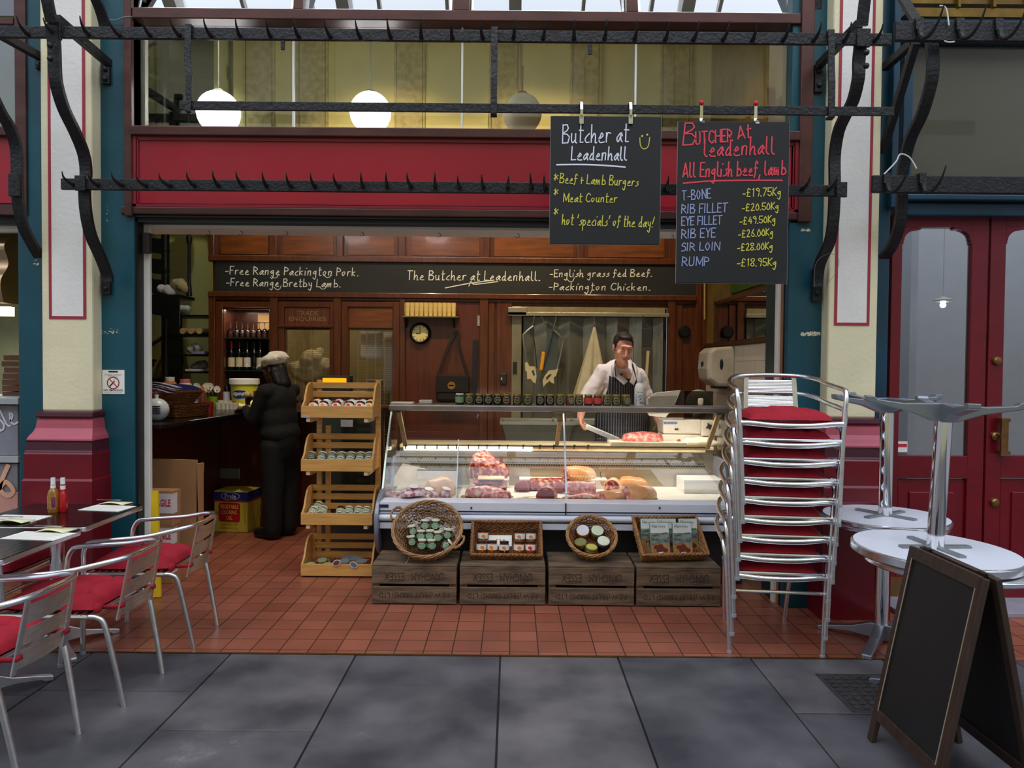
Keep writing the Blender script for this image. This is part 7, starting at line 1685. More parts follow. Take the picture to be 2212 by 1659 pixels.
hx = [61, 121, 191, 258, 324, 388, 456, 518, 584, 645, 714, 778, 844, 910, 977, 1043, 1109, 1173, 1240, 1306, 1371, 1437, 1498, 1562, 1626, 1692, 1758, 1824, 1890]
upper = rail('hook_rail', 'long black iron rail of spikes across the top of shop front', ua, uc, .062, [(x, 69 + (x + 60) * .0075) for x in hx], 1)
la, lc = W(133, 398, 4.233), W(1817, 408, 4.233); lc.z = la.z
hx = [159 + 52.1 * k for k in range(20)] + [1178, 1437, 1733, 1790]
lower = rail('hook_rail', 'lower black iron rail of spikes in front of the crimson fascia', la, lc, .063, [(x, 398 + (x - 133) * .0058) for x in hx], 2)
ma, mc = W(388, 228, 3.965), W(1931, 236, 3.965); mc.z = ma.z
t = thing('sign_rail', 'plain black iron bar hung below upper rail carrying two chalkboards', 'rail', ma.copy())
b = MB(); b.bar(ma, mc, .014, .047); b.build('bar', IRON, t, world=True, bevel=.003)
for px in (405, 1068, 1797):
 p = W(px, 72, 3.965); z = ua.z
 b = MB(); x = p.x; P = [(x, 4.02, z + .036), (x, 3.975, z + .036), (x, 3.97, z - .05), (x, 3.965, z - .16), (x + (.012 if px < 1000 else 0), 3.955, z - .24), (x + (.012 if px < 1000 else 0), 3.95, ma.z - .03), (x, 3.95, ma.z - .034), (x, 3.985, ma.z - .036)]
 b.tube(P, 0, sq=(.034, .012, (1, 0, 0))); b.build('hanger', IRON, t, world=True, bevel=.002)
for px, y0, y1 in ((611, 88, 108), (1274, 95, 118)):
 b = MB(); a = W(px, y0, 3.98); c = W(px, y1, 3.98); b.bar(a, c, .02, .01, (0, 1, 0)); tag(b.build('iron_stub', IRON, None, bevel=.002), 'short iron stub hanging under the upper rail, %s' % ('left of the middle' if px < 1000 else 'above the left chalkboard'), 'stub')
def bracket(label, X, path, strut, plates, extra=(), w=.062):
 t = thing('iron_bracket', label, 'bracket', PX(*path[-1], X), group='S-curved iron brackets on the pillars')
 b = MB(); b.tube(spline([PX(x, y, X) for x, y in path], 4), 0, sq=(w, .024, (1, 0, 0))); b.build('curved_strap', IRON, t, world=True)
 for s in strut:
  b = MB(); b.bar(PX(*s[0], X), PX(*s[1], X), .04, .045); b.build('strut', IRON, t, world=True, bevel=.003)
 for e in extra:
  b = MB(); b.tube(spline([PX(x, y, X) for x, y in e], 4), 0, sq=(w * .9, .022, (1, 0, 0))); b.build('upper_strap', IRON, t, world=True)
 for x, y0, y1, Yp in plates:
  a, c = W(x, y0, Yp), W(x, y1, Yp); b = MB(); b.box(a.x - .026, Yp - .012, c.z, a.x + .026, Yp + .012, a.z); b.build('wall_plate', IRON, t, world=True, bevel=.003)
  for q in (.25, .75):
   b = MB(); p = a.lerp(c, q); b.ball(p + Vector((0, -.014, 0)), (.018, .014, .018), 10); b.build('bolt', IRON, t, world=True, smooth=True)
 return t
XL, XR = -2.45, 1.853
bl = bracket('S-curved iron bracket on the right side of left pillar', XL, [(112, 55), (117, 95), (119, 150), (123, 185), (138, 235), (162, 285), (180, 330), (186, 370), (183, 410), (186, 460), (197, 510), (217, 555), (230, 590), (232, 610)], [((122, 40), (236, 138))], [(229, 140, 182, 4.59), (230, 588, 636, 4.585)], [[(98, -30), (104, 10), (112, 48)], [(192, -30), (210, 5), (222, 40), (227, 66)]])
br_ = bracket('S-curved iron bracket on the left side of right pillar', XR, [(1861, 75), (1858, 100), (1855, 135), (1854, 169), (1843, 216), (1826, 250), (1811, 285), (1803, 338), (1803, 405), (1800, 473), (1792, 523), (1772, 567), (1766, 600), (1765, 620)], [((1856, 52), (1768, 142))], [(1769, 140, 200, 4.59), (1764, 580, 652, 4.585)], [[(1872, -30), (1867, 10), (1862, 56)], [(1766, -30), (1764, 20), (1760, 66)]])
for bk, X in ((bl, XL), (br_, XR)):
 b = MB(); b.box(X - .036, 3.975, ua.z - .045, X + .036, 3.995, ua.z + .05); b.build('rail_clasp', IRON, bk, world=True, bevel=.003)
 b = MB(); b.box(X - .03, 4.205, la.z - .04, X + .03, 4.222, la.z + .045); b.build('rail_clasp', IRON, bk, world=True, bevel=.003)
 for z in (ua.z - .09, ua.z - .16):
  b = MB(); b.ball((X, 3.945, z), (.016, .014, .016), 10); b.build('bolt', IRON, bk, world=True, smooth=True)
bracket('iron bracket on the left side of left pillar, running out of frame', -2.893, [(-34, 90), (-25, 180), (0, 240), (20, 273), (34, 314), (37, 354), (37, 388), (40, 439), (51, 490), (71, 530), (86, 555)], [((-15, 66), (86, 122))], [(87, 118, 150, 4.59)])
b = MB(); p = PX(37, 400, -2.893); b.box(p.x - .03, p.y - .035, p.z - .07, p.x + .03, p.y - .012, p.z + .06); tag(b.build('rail_clasp', IRON, None, bevel=.003), 'iron clasp on the bracket at the left edge', 'clasp')
XN = 2.267
nb = bracket('iron bracket on the right side of right pillar beside the red doors', XN, [(2012, 88), (2015, 128), (2012, 175), (1993, 243), (1969, 294), (1956, 338), (1948, 388), (1948, 435), (1943, 486), (1926, 533), (1908, 556)], [((1978, 92), (1906, 330)), ((1976, 88), (1911, 146))], [], [[(1938, -30), (1952, 0), (1980, 46)]])
na, nc = W(1932, 68, 4.0), W(2500, 71, 4.0); nc.z = na.z
def nrail(label, a, c, h, hooks):
 t = thing('hook_rail', label, 'rail', a.copy())
 b = MB(); b.bar(a, c, .03, h); b.build('bar', IRON, t, world=True, bevel=.005)
 for px, py in hooks:
  p = W(px, py, a.y - .016); b = MB(); z = p.z
  b.tube([(p.x - .02, a.y + .02, a.z + h / 2 + .006), (p.x - .02, p.y - .008, a.z + h / 2 + .006), (p.x - .02, p.y - .01, a.z)], 0, sq=(.04, .012, (1, 0, 0))); b.build('hook_saddle', IRON, t, world=True)
  P = spline([(p.x - .02, p.y - .012, a.z - .0), (p.x - .016, p.y - .03, a.z - .05), (p.x + .0, p.y - .075, a.z - .055), (p.x + .012, p.y - .13, a.z - .01), (p.x + .018, p.y - .17, a.z + .06)], 4)
  b = MB(); b.tube(P, [.016 - .013 * i / (len(P) - 1) for i in range(len(P))], 8); b.build('hook', IRON, t, world=True, smooth=True)
 return t
nrail('heavy neighbouring iron rail with large hooks at the top right', na, nc, .105, [(1992, 70), (2080, 70), (2164, 70), (2250, 70)])
na2, nc2 = W(1883, 398, 4.25), W(2500, 402, 4.25); nc2.z = na2.z
nrail('lower heavy neighbouring iron rail above the red doors', na2, nc2, .098, [(1922, 398), (1999, 398)])
# cable ties left on the ironwork
for k, (pts, lab) in enumerate(((((2030, 12), (2044, 18), (2050, 55)), 'white cable tie poking up behind the top right rail'), (((1910, 376), (1935, 350), (1945, 333), (1965, 340), (1980, 364)), 'white cable tie around the right bracket'), ((( 2040, 88), (2050, 91), (2062, 90)), 'white cable tie under the top right rail'))):
 b = MB(); b.tube(spline([W(x, y, 4.2 if k == 1 else 3.975) for x, y in pts], 4), .004, 5); tag(b.build('cable_tie', WHITE, None), lab, 'cable tie')
b = MB(); b.tube(spline([W(x, y, 4.4) for x, y in ((1760, 620), (1762, 570), (1790, 548), (1812, 560), (1805, 590), (1780, 620))], 5), .0012, 4); tag(b.build('loose_wire', mat('grey_wire', (120, 112, 104), .5), None), 'thin loose wire looping at the foot of right bracket', 'wire')
b = MB(); b.tube(spline([W(x, y, 4.57) for x, y in ((228, 42), (250, 44), (265, 38), (285, 36))], 4), .005, 6); tag(b.build('cable', mat('grey_green_cable', (110, 124, 110), .5), None), 'short grey cable crossing the teal pilaster at upper left', 'cable')
# chalkboards
YB1 = 3.93
def board(label, x0, y0, x1, y1, clips, red):
 a, c = W(x0, y0, YB1), W(x1, y1, YB1); t = thing('chalkboard', label, 'chalkboard', ((a.x + c.x) / 2, YB1, a.z), group='chalkboards hung on the sign rail')
 b = MB(); b.box(a.x, YB1, c.z, c.x, YB1 + .012, a.z); b.build('board', LBOARD, t, world=True, bevel=.003)
 b = MB(); 
 for q in ((a.x - .001, c.z - .0015, c.x + .001, c.z + .002), (a.x - .0015, c.z, a.x + .0015, a.z), (c.x - .0015, c.z, c.x + .0015, a.z)): b.box(q[0], YB1 + .003, q[1], q[2], YB1 + .009, q[3])
 b.build('chipped_edge', mat('bare_ply_edge', (150, 146, 150), .8), t, world=True)
 for px in clips:
  p = W(px, y0, YB1); b = MB()
  if red:
   b.bar((p.x, YB1 + .03, p.z - .01), (p.x, YB1 + .03, ma.z + .03), .016, .006, (0, 1, 0)); b.bar((p.x, YB1 - .003, p.z - .012), (p.x, YB1 + .03, p.z + .02), .02, .006, (0, 1, 0))
  else:
   b.bar((p.x, YB1 - .006, p.z - .045), (p.x, YB1 - .004, p.z + .0), .022, .008, (0, 1, 0)); b.tube(spline([(p.x, YB1 - .006, p.z - .02), (p.x, YB1 - .01, p.z + .03), (p.x, YB1 + .008, ma.z + .028), (p.x, YB1 + .036, ma.z + .034), (p.x, YB1 + .06, ma.z + .01)], 4), 0, sq=(.014, .005, (1, 0, 0)))
  b.build('spring_clip', CHROME, t, world=True)
  if red:
   b = MB(); b.ball((p.x - .0, YB1 + .03, ma.z + .036), (.014, .014, .016), 10); b.build('red_clip_tip', mat('red_rubber', (200, 24, 34), .5), t, world=True, smooth=True)
 return t
def put(t, m, name, items, w, sl=.12):
 for s, l, r, h in items:
  b = MB(); wpx(b, s, l, r, h, YB1 - .0005, w, sl, .0015); b.build(name, m, t, world=True)
t1 = board('left hanging chalkboard with a yellow smiley and burger menu', 1190, 250, 1425, 529, (1256, 1362), False)
put(t1, CHALK_W, 'white_chalk_lettering', [('Butcher at', (1215, 309), (1357, 306), 38), ('Leadenhall', (1234, 345), (1353, 346), 28)], .0062)
put(t1, CHALK_Y, 'yellow_chalk_lettering', [('*', (1196, 392), (1204, 392), 16), ('Beef + Lamb Burgers', (1209, 395), (1378, 402), 20), ('*', (1196, 424), (1204, 424), 16), ('Meat Counter', (1217, 436), (1332, 437), 18), ('*', (1196, 466), (1204, 466), 16), ("hot 'specials' of the day!", (1214, 485), (1410, 491), 22)], .0046)
b = MB(); q = W(1382, 302, YB1); ribbon(b, spline([(0, .01, 0), (.004, -.03, 0), (.022, -.048, 0), (.044, -.034, 0), (.052, .012, 0)], 5), (q, *FRONT), .0045)
for px in (1387, 1398): b.flat(ell(0, 0, .0055, .0055, 10), (W(px, 294 if px < 1390 else 291, YB1), *FRONT), .0016)
b.build('smiley_drawing', CHALK_Y, t1, world=True)
b = MB(); a, c = W(1203, 356, YB1), W(1350, 361, YB1); n = 10
ribbon(b, [Vector(((c - a).x * i / n, (c - a).z * i / n + .006 * math.sin(i * PI / n), 0)) for i in range(n + 1)], (a, *FRONT), .008)
b.build('white_underline', CHALK_W, t1, world=True)
t2 = board('right hanging chalkboard in red, blue and yellow listing beef cuts and prices', 1465, 261, 1700, 613, (1518, 1636), True)
put(t2, CHALK_R, 'red_chalk_lettering', [('B', (1475, 313), (1501, 313), 46), ('UTCHER', (1503, 312), (1582, 305), 26), ('At', (1594, 300), (1622, 296), 26), ('leadenhall', (1521, 338), (1672, 332), 36), ('All English beef, lamb', (1475, 383), (1697, 377), 30)], .0075, .15)
b = MB(); ribbon(b, spline([(0, 0, 0), (.13, .012, 0), (.30, .018, 0), (.52, .02, 0)], 5), (W(1476, 396, YB1), *FRONT), .008); b.build('red_underline', CHALK_R, t2, world=True)
put(t2, CHALK_B, 'blue_chalk_lettering', [('T-BONE', (1474, 433), (1535, 428), 20), ('RIB FILLET', (1472, 461), (1571, 458), 19), ('EYE FILLET', (1472, 487), (1559, 484), 18), ('RIB EYE', (1472, 515), (1545, 512), 19), ('SIR LOIN', (1472, 542), (1554, 540), 17), ('RUMP', (1473, 574), (1530, 574), 19)], .0052)
put(t2, CHALK_Y, 'yellow_chalk_prices', [('-£19.75Kg', (1604, 425), (1687, 422), 17), ('-£20.50Kg', (1603, 456), (1682, 452), 15), ('-£49.50Kg', (1598, 485), (1675, 480), 15), ('-£26.00Kg', (1595, 513), (1670, 508), 15), ('-£28.00Kg', (1593, 542), (1669, 538), 15), ('-£18.95Kg', (1592, 575), (1677, 574), 16)], .0046)
# globe lamps behind the big window
GLO = emit('lit_opal', (240, 246, 255), 5.0)
for k, (px, py, r, lab) in enumerate(((472, 243, .153, 'lit white globe lamp hanging at the left behind the window'), (800, 243, .147, 'lit white globe lamp hanging at the middle behind the window'), (1128, 245, .142, 'unlit cream globe lamp behind the window on a brass rod'))):
 o = W(px, py, 5.4); t = thing('globe_lamp', lab, 'lamp', o, group='globe lamps behind the shop window')
 b = MB(); b.ball((0, 0, 0), r, 28); b.build('glass_globe', GLO if k < 2 else mat('opal_off', (240, 232, 204), .25, var=.02), t, smooth=True)
 b = MB(); b.tube([(0, 0, r - .01), (0, 0, 5.2 - o.z if k < 2 else .34)], .004 if k < 2 else .006, 6); b.lathe([(.001, r + .02), (.03, r + .012), (.05, r - .012), (.001, r - .02)], 16); b.build('rod', BRASS if k == 2 else mat('pale_flex', (170, 170, 160), .4), t)
 if k == 2:
  b = MB(); b.tube([(0, 0, .33), (0, 0, 5.2 - o.z)], .0025, 5); b.build('flex', mat('pale_flex', (170, 170, 160)), t)
 else:
  d = bpy.data.lights.new('globe_bulb', 'POINT'); d.energy = 120; d.color = (.95, .97, 1.0); d.shadow_soft_size = r * 1.05
  lo = bpy.data.objects.new('globe_bulb', d); lo.location = o + Vector((0, 0, -.0)); COL.objects.link(lo)
# hygiene notice
a, c = W(221, 799, 4.597), W(269, 851, 4.597); t = thing('notice_sign', 'white no smoking hygiene notice on the teal pilaster', 'sign', ((a.x + c.x) / 2, 4.597, c.z))
b = MB(); b.box(a.x, 4.595, c.z, c.x, 4.5995, a.z); b.build('sign_plate', PAPER, t, world=True)
w = c.x - a.x; m_ = (a.x + c.x) / 2; H_ = a.z - c.z; fr = lambda z: ((m_, 4.5945, c.z + z * H_), *FRONT)
b = MB(); ptext(b, 'NO SMOKING!', fr(.15), w * .86, H_ * .095, .0004, bold=.012); b.build('main_words', mat('sign_ink', (30, 30, 36), .6), t, world=True)
b = MB(); ptext(b, 'HYGIENE CONTROL', fr(.80), w * .80, H_ * .055, .0004); b.build('red_words', mat('sign_pink', (190, 70, 90), .6), t, world=True)
b = MB(); b.flat([(x * 1, z) for x, z in rrect(w * .44, H_ * .07, H_ * .03)], fr(.93), .0004); b.build('logo_bar', mat('sign_ink', (30, 30, 36)), t, world=True)
b = MB()
for i in range(24): ribbon(b, [Vector((.036 * math.cos(i * PI / 12), .036 * math.sin(i * PI / 12), 0)), Vector((.036 * math.cos((i + 1) * PI / 12), .036 * math.sin((i + 1) * PI / 12), 0))], fr(.46), .006, .0006)
ribbon(b, [Vector((-.026, .026, 0)), Vector((.026, -.026, 0))], fr(.46), .006, .0007); b.build('red_ring', mat('sign_red', (206, 30, 44), .6), t, world=True)
b = MB(); ribbon(b, [Vector((-.02, -.02, 0)), Vector((.006, .008, 0))], fr(.46), .008, .0004); ribbon(b, spline([(.008, .012, 0), (.004, .02, 0), (.012, .024, 0), (.01, .032, 0)], 3), fr(.46), .002, .0004); b.build('cigarette', mat('sign_ink', (30, 30, 36)), t, world=True)
b = MB()
for z, q in ((.74, .5), (.05, .8)): b.box(m_ - w * q / 2, 4.594, c.z + z * H_, m_ + w * q / 2, 4.5948, c.z + z * H_ + .002)
b.build('small_print', mat('sign_grey', (150, 150, 160), .6), t, world=True)
# ------------------------------------------------------------------ red double doors of the shop on the right
YD = 4.76
BT_ = mat('blue_teal_paint', (14, 58, 78))
def dxz(px, py, Y=YD): p = W(px, py, Y); return p.x, p.z
def fbox(b, x0, y0, x1, y1, Ya, Yb_):
 a = W(x0, y0, Ya); c = W(x1, y1, Ya); b.box(W(x0, 800, Ya).x, Ya, c.z, W(x1, 800, Ya).x, Yb_, a.z)
b = MB(); fbox(b, 1940, 418, 2520, 436, 4.64, 4.90); fbox(b, 1940, 436, 2520, 470, 4.70, 4.90); struct(b.build('trim_25', BT_, bevel=.008), 'teal transom beam above the red doors')
b = MB(); fbox(b, 1948, 20, 2520, 62, 4.66, 4.90); fbox(b, 1948, 62, 2520, 86, 4.70, 4.90); struct(b.build('trim_26', BT_, bevel=.008), 'teal head beam of the right shop')
b = MB(); fbox(b, 1950, -40, 2520, 12, 4.66, 4.72); fbox(b, 1950, 16, 2520, 40, 4.645, 4.68)
for px in (2055, 2130, 2205): fbox(b, px - 3, -40, px + 3, 14, 4.63, 4.67)
struct(b.build('trim_27', mat('gilded_moulding', (120, 92, 34), .3, metal=.6, var=.25, scale=12)), 'gilded mouldings at the top of the right shop')
b = MB(); fbox(b, 1948, 86, 2520, 420, 4.78, 4.785); w9 = struct(b.build('window_9', glass('transom_glass', (.9, .9, .88), .25)), 'large grey transom window over the red doors')
b = MB(); fbox(b, 1940, 86, 1960, 420, 4.72, 4.82); fbox(b, 1940, 404, 2520, 420, 4.70, 4.82); b.build('window_frame', BT_, w9, bevel=.004)
b = MB(); fbox(b, 1950, 80, 2520, 424, 4.83, 4.84); b.build('dim_backing', mat('dim_interior', (120, 114, 102), .8, var=.06, scale=2), w9)  # panel added behind the glass, coloured like the dim interior
def red_leaf(n, x0, gx0, gx1, x1, label):
 b = MB(); fbox(b, gx0 - 6, 470, gx1 + 6, 992, YD + .02, YD + .026)
 d = struct(b.build('door_%d' % n, glass('door_glass', (.88, .9, .92), 2.6)), label)
 b = MB(); fbox(b, x0, 462, gx0, 1312, YD, YD + .05); b.build('stile', DKRED, d, bevel=.003)
 b = MB(); fbox(b, gx1, 462, x1, 1312, YD, YD + .05); b.build('stile', DKRED, d, bevel=.003)
 b = MB(); fbox(b, gx0, 462, gx1, 491, YD, YD + .05); b.build('top_rail', DKRED, d)
 b = MB(); fbox(b, gx0, 984, gx1, 1034, YD, YD + .05); fbox(b, gx0, 1240, gx1, 1312, YD, YD + .05); b.build('cross_rail', DKRED, d, bevel=.003)
 b = MB(); fbox(b, gx0, 1034, gx1, 1240, YD + .02, YD + .04); fbox(b, gx0 + 26, 1062, gx1 - 26, 1214, YD + .008, YD + .03); b.build('raised_panel', DKRED, d, bevel=.008)
 b = MB()
 for (c0, sx) in ((gx0, 1), (gx1, -1)):
  o = W(c0, 491, YD); o.x = W(c0, 800, YD).x; r_ = .105
  P = [(0, 0), (r_ + .012, 0), (r_ + .012, -.012), (r_, -.014)] + [(r_ - r_ * .9 * math.sin(a), -.014 - r_ * .62 * (1 - math.cos(a))) for a in [PI / 2 * k / 6 for k in range(1, 7)]] + [(.006, -.09), (.006, -.105), (0, -.108)]
  b.prism([(sx * u, w_) for u, w_ in P], (o + Vector((0, .05, 0)), Vector((1, 0, 0)), Vector((0, 0, 1))), .05)
 b.build('arched_spandrel', DKRED, d)
 return d
d2 = red_leaf(2, 1922, 1944, 2094, 2129, 'left leaf of the deep red double doors')
d3 = red_leaf(3, 2134, 2167, 2330, 2362, 'right leaf of the deep red double doors')
for px, py in ((2152, 780), (2148, 942), (2147, 1085)):
 b = MB(); b.lathe([(.001, .03), (.018, .028), (.027, .018), (.027, .006), (.03, 0), (.001, 0)][::-1], 18, W(px, py, YD), Matrix.Rotation(R(90), 3, 'X')); b.build('brass_knob', BRASS, d3, smooth=True)
b = MB(); b.box(*(lambda a, c: (a.x, YD - .06, c.z, c.x, YD - .045, a.z))(W(2162, 903, YD - .05), W(2176, 982, YD - .05)))
for py in (906, 976): p = W(2158, py, YD); b.box(p.x - .02, YD - .055, p.z - .012, p.x + .04, YD, p.z + .012)
b.build('pull_handle', BRASS, d3, bevel=.003)
b = MB(); b.box(*(lambda a, c: (a.x, YD + .012, c.z, c.x, YD + .0195, a.z))(W(1940, 954, YD), W(1962, 977, YD))); st_ = tag(b.build('door_sticker', PAPER, None), 'small white and red sticker at the lower left of the door glass', 'sticker')
b = MB(); b.box(*(lambda a, c: (a.x, YD + .010, c.z, c.x, YD + .0125, a.z))(W(1941, 959, YD), W(1961, 966, YD))); b.build('red_stripe', mat('sticker_red', (196, 40, 60), .6), st_)
b = MB(); fbox(b, 1926, 1246, 2128, 1304, YD - .004, YD + .002); b.build('kick_plate', mat('dull_brass_plate', (140, 108, 66), .4, metal=.8, var=.2), d2)
b = MB(); b.box(2.36, 4.45, 0, 6, 4.76, .03); struct(b.build('trim_28', mat('pale_stone', (150, 146, 156), .6, var=.1), bevel=.004), 'pale stone door step')
b = MB(); b.box(2.30, 4.9, 0, 2.36, 8, 5); b.box(2.36, 7.0, 0, 6.2, 7.1, 5); b.box(6.1, 4.9, 0, 6.2, 7, 5); b.box(2.3, 4.9, 3.9, 6.2, 7.1, 4.0); b.box(3.32, 6.2, 0, 3.38, 7.0, 3.9)
struct(b.build('wall_right_shop', mat('pale_grey_plaster', (200, 204, 210), .7, var=.04)), 'pale walls inside the right hand shop')
b = MB(); b.box(2.3, 4.9, 2.62, 6.2, 5.0, 2.9); b.box(2.2, 4.86, 3.9, 7, 4.95, 6); b.box(5.0, 4.72, 0, 7, 4.95, 6); struct(b.build('wall_right_shop_front', mat('dim_grey', (120, 118, 110), .7)), 'front wall of the right hand shop')
t = thing('lamp_reflection', 'tiny bright bulb standing in for a lamp reflected in the left red door', 'lamp', W(2037, 659, 5.9))  # added bulb imitates a lamp's reflection in the door glass
b = MB(); b.ball((0, 0, 0), .022, 12); b.build('bulb', emit('glint_white', (255, 250, 236), 12), t, smooth=True)
b = MB(); b.lathe([(.02, .02), (.07, .03), (.075, .04), (.001, .07)], 16); b.tube([(0, 0, .06), (0, 0, 3.9 - t.location.z)], .004, 5); b.build('shade', WHITE, t)
area_light('right_shop_daylight', (4.2, 6.0, 3.85), (0, 0, 0), 3, 1.4, 24, (.92, .96, 1))
# ------------------------------------------------------------------ shop on the left, seen past its teal pilaster
def lbox(name, m, x0, y0, x1, y1, Ya, Yb_, label, bev=.004, k=None):
 b = MB(); fbox(b, x0, y0, x1, y1, Ya, Yb_); return struct(b.build(name, m, bevel=bev), label)
lbox('trim_29', BRONZE, -160, 36, 34, 52, 4.60, 4.74, 'bronze rail of the left shop window'); lbox('trim_30', BRONZE, -160, 272, 40, 292, 4.58, 4.74, 'bronze sill of the left shop window')
lbox('trim_31', BRONZE, 36, -60, 60, 466, 4.585, 4.74, 'bronze stile of the left shop window'); lbox('trim_32', BRONZE, -160, 440, 44, 464, 4.59, 4.74, 'bronze beam of the left shop')
lbox('wall_left_fascia', FASCIA, -160, 292, 36, 440, 4.62, 4.70, 'crimson fascia of the left shop')
lbox('trim_33', BLACKP, -160, 464, 46, 484, 4.64, 4.74, 'black shutter box of the left shop'); lbox('trim_34', WHITEP, -160, 484, 46, 500, 4.70, 4.76, 'white head of the left shop opening')
lbox('window_10', GLASSP, -160, 52, 36, 272, 4.68, 4.686, 'glass of the left shop window', 0); lbox('window_11', HOPG, -160, -60, 36, 34, 4.66, 4.666, 'upper glass of the left shop', 0)
b = MB(); b.box(-4.75, 6.0, 0, -3.05, 6.08, 5.2); b.box(-4.75, 4.8, 0, -4.7, 6, 5.2); b.box(-4.75, 4.95, 2.55, -3.05, 6.0, 2.6); b.box(-3.08, 4.76, 0, -3.05, 6.0, 5.2); struct(b.build('wall_left_shop', mat('green_grey_tile', (150, 156, 128), .4, var=.08)), 'greenish walls inside the left shop')
t = thing('extractor_hood', 'curved polished steel extractor hood inside the left shop', 'extractor hood', W(10, 600, 5.2))
b = MB(); x0 = W(-120, 560, 5.2).x; x1 = W(39, 560, 5.2).x
pr = [(5.05, W(10, 655, 5.1).z), (5.02, W(10, 610, 5.1).z), (5.10, W(10, 570, 5.1).z), (5.06, W(10, 530, 5.1).z), (5.2, W(10, 500, 5.1).z), (5.6, W(10, 500, 5.1).z), (5.6, W(10, 655, 5.1).z)]
pr = [(q.x, q.y) for q in spline([(a, c, 0) for a, c in pr[:5]], 5)] + pr[5:]
b.rings([[(x, y, z) for y, z in pr] for x in (x0, x1)]); b.build('hood_shell', mat('warm_steel', (214, 180, 140), .24, metal=1, var=.08), t, world=True, smooth=True)
b = MB(); b.box(x0, 5.1, W(10, 682, 5.1).z, x1, 5.16, W(10, 662, 5.1).z); b.build('strip_light', emit('left_strip', (255, 250, 214), 2.2), t, world=True)
al = area_light('left_shop_strip', (-3.5, 5.4, 1.75), (0, 0, 0), .8, .1, 7, (1, .95, .78))
for k in range(7):
 z = W(20, 858, 5.2).z + k * .043
 b = MB(); b.box(-.22, 0, 0, .22, .36, .038); o = b.build('flat_box', mat('brown_flat_box', (92, 56, 36), .7, var=.2), None, bevel=.002); o.location = (-3.30 + random.uniform(-.01, .01) - .03, 5.16, z); tag(o, 'flat brown box, %s of the stack on the left shop counter' % ('bottom', 'second', 'third', 'fourth', 'fifth', 'sixth', 'topmost')[k], 'box', 'flat brown boxes on the left shop counter')
t = thing('serving_counter', 'grey serving counter with handwritten word in the left shop', 'serving counter', (-3.4, 5.0, 0))
def cb(name, m, y0, y1, Ya, Yb_):
 b = MB(); a = W(-130, y0, Ya); c = W(39, y1, Ya); b.box(a.x, Ya, max(0, c.z), c.x, Yb_, a.z); return b.build(name, m, t, world=True, bevel=.003)
cb('counter_ledge', mat('ledge_grey', (176, 178, 178), .35), 858, 874, 4.88, 5.7); pa = cb('upper_panel', mat('panel_grey', (140, 140, 150), .5), 874, 984, 4.93, 5.6); cb('middle_ledge', mat('ledge_grey', (176, 178, 178)), 984, 1000, 4.91, 5.6); cb('lower_panel', mat('panel_grey2', (128, 124, 128), .5), 1000, 1180, 4.93, 5.6)
cb('pink_panel', mat('panel_pink', (206, 150, 136), .6), 1062, 1180, 4.925, 4.95)
b = MB(); wpx(b, 'available', (-75, 968), (38, 912), 52, 4.9275, .012, .1); b.build('handwritten_word', mat('panel_script', (226, 220, 224), .6), t, world=True)
b = MB(); wpx(b, '6', (2, 1074), (30, 1070), 64, 4.922, .030, .1); b.build('painted_number', mat('panel_peach', (226, 172, 140), .6), t, world=True)
# ------------------------------------------------------------------ people
SKIN = mat('fair_skin', (232, 170, 146), .5, var=.05, scale=12, sub=.15); SKIND = mat('dark_skin', (84, 50, 36), .5, var=.08, scale=12)
HAIRD = mat('dark_brown_hair', (36, 24, 18), .6, var=.3, scale=60, stretch=(1, 1, .3)); HAIRB = mat('black_hair', (12, 10, 10), .6)
SHIRT = mat('white_jacket_cloth', (232, 226, 232), .8, var=.03, bump=.15, bscale=26); BLKC = mat('black_cloth', (12, 12, 13), .85, var=.2, bump=.2, bscale=20); BLKT = mat('black_trousers', (10, 10, 11), .85, bump=.2, bscale=14)
CAPM = mat('cream_cap_cloth', (236, 228, 212), .85, c2=(214, 204, 188), scale=30, bump=.5, bscale=36)
def apron_mat():
 m = mat('striped_apron', (28, 30, 42), .8); n = m.node_tree.nodes; l = m.node_tree.links; b = n['Principled BSDF']
 t = n.new('ShaderNodeTexCoord'); w = n.new('ShaderNodeTexWave'); w.inputs['Scale'].default_value = 15; w.bands_direction = 'X'; l.new(t.outputs['Object'], w.inputs['Vector'])
 r = n.new('ShaderNodeValToRGB'); r.color_ramp.elements[0].position = .86; r.color_ramp.elements[0].color = rgb((24, 26, 36)); r.color_ramp.elements[1].position = .95; r.color_ramp.elements[1].color = rgb((110, 112, 120)); l.new(w.outputs['Fac'], r.inputs[0]); l.new(r.outputs[0], b.inputs['Base Color'])
 return m
APR = apron_mat()
def blob(name, caps, balls, m, parent, vox=.008, sm=6, folds=0.0):
 """tapered limbs and masses merged into one continuous surface"""
 b = MB()
 for a, c, ra, rb in caps: b.cone(a, c, ra, rb, 14)
 for q in balls: b.ball(q[0], q[1], 18, q[2] if len(q) > 2 else None)
 o = b.build(name, m, parent, smooth=2)
 r = o.modifiers.new('merge', 'REMESH'); r.mode = 'VOXEL'; r.voxel_size = vox; r.use_smooth_shade = True
 s = o.modifiers.new('soften', 'SMOOTH'); s.iterations = sm; s.factor = .5
 if folds:
  tx = bpy.data.textures.new(name + '_folds', 'CLOUDS'); tx.noise_scale = .07
  d = o.modifiers.new('folds', 'DISPLACE'); d.texture = tx; d.strength = folds; d.mid_level = .5
 return o
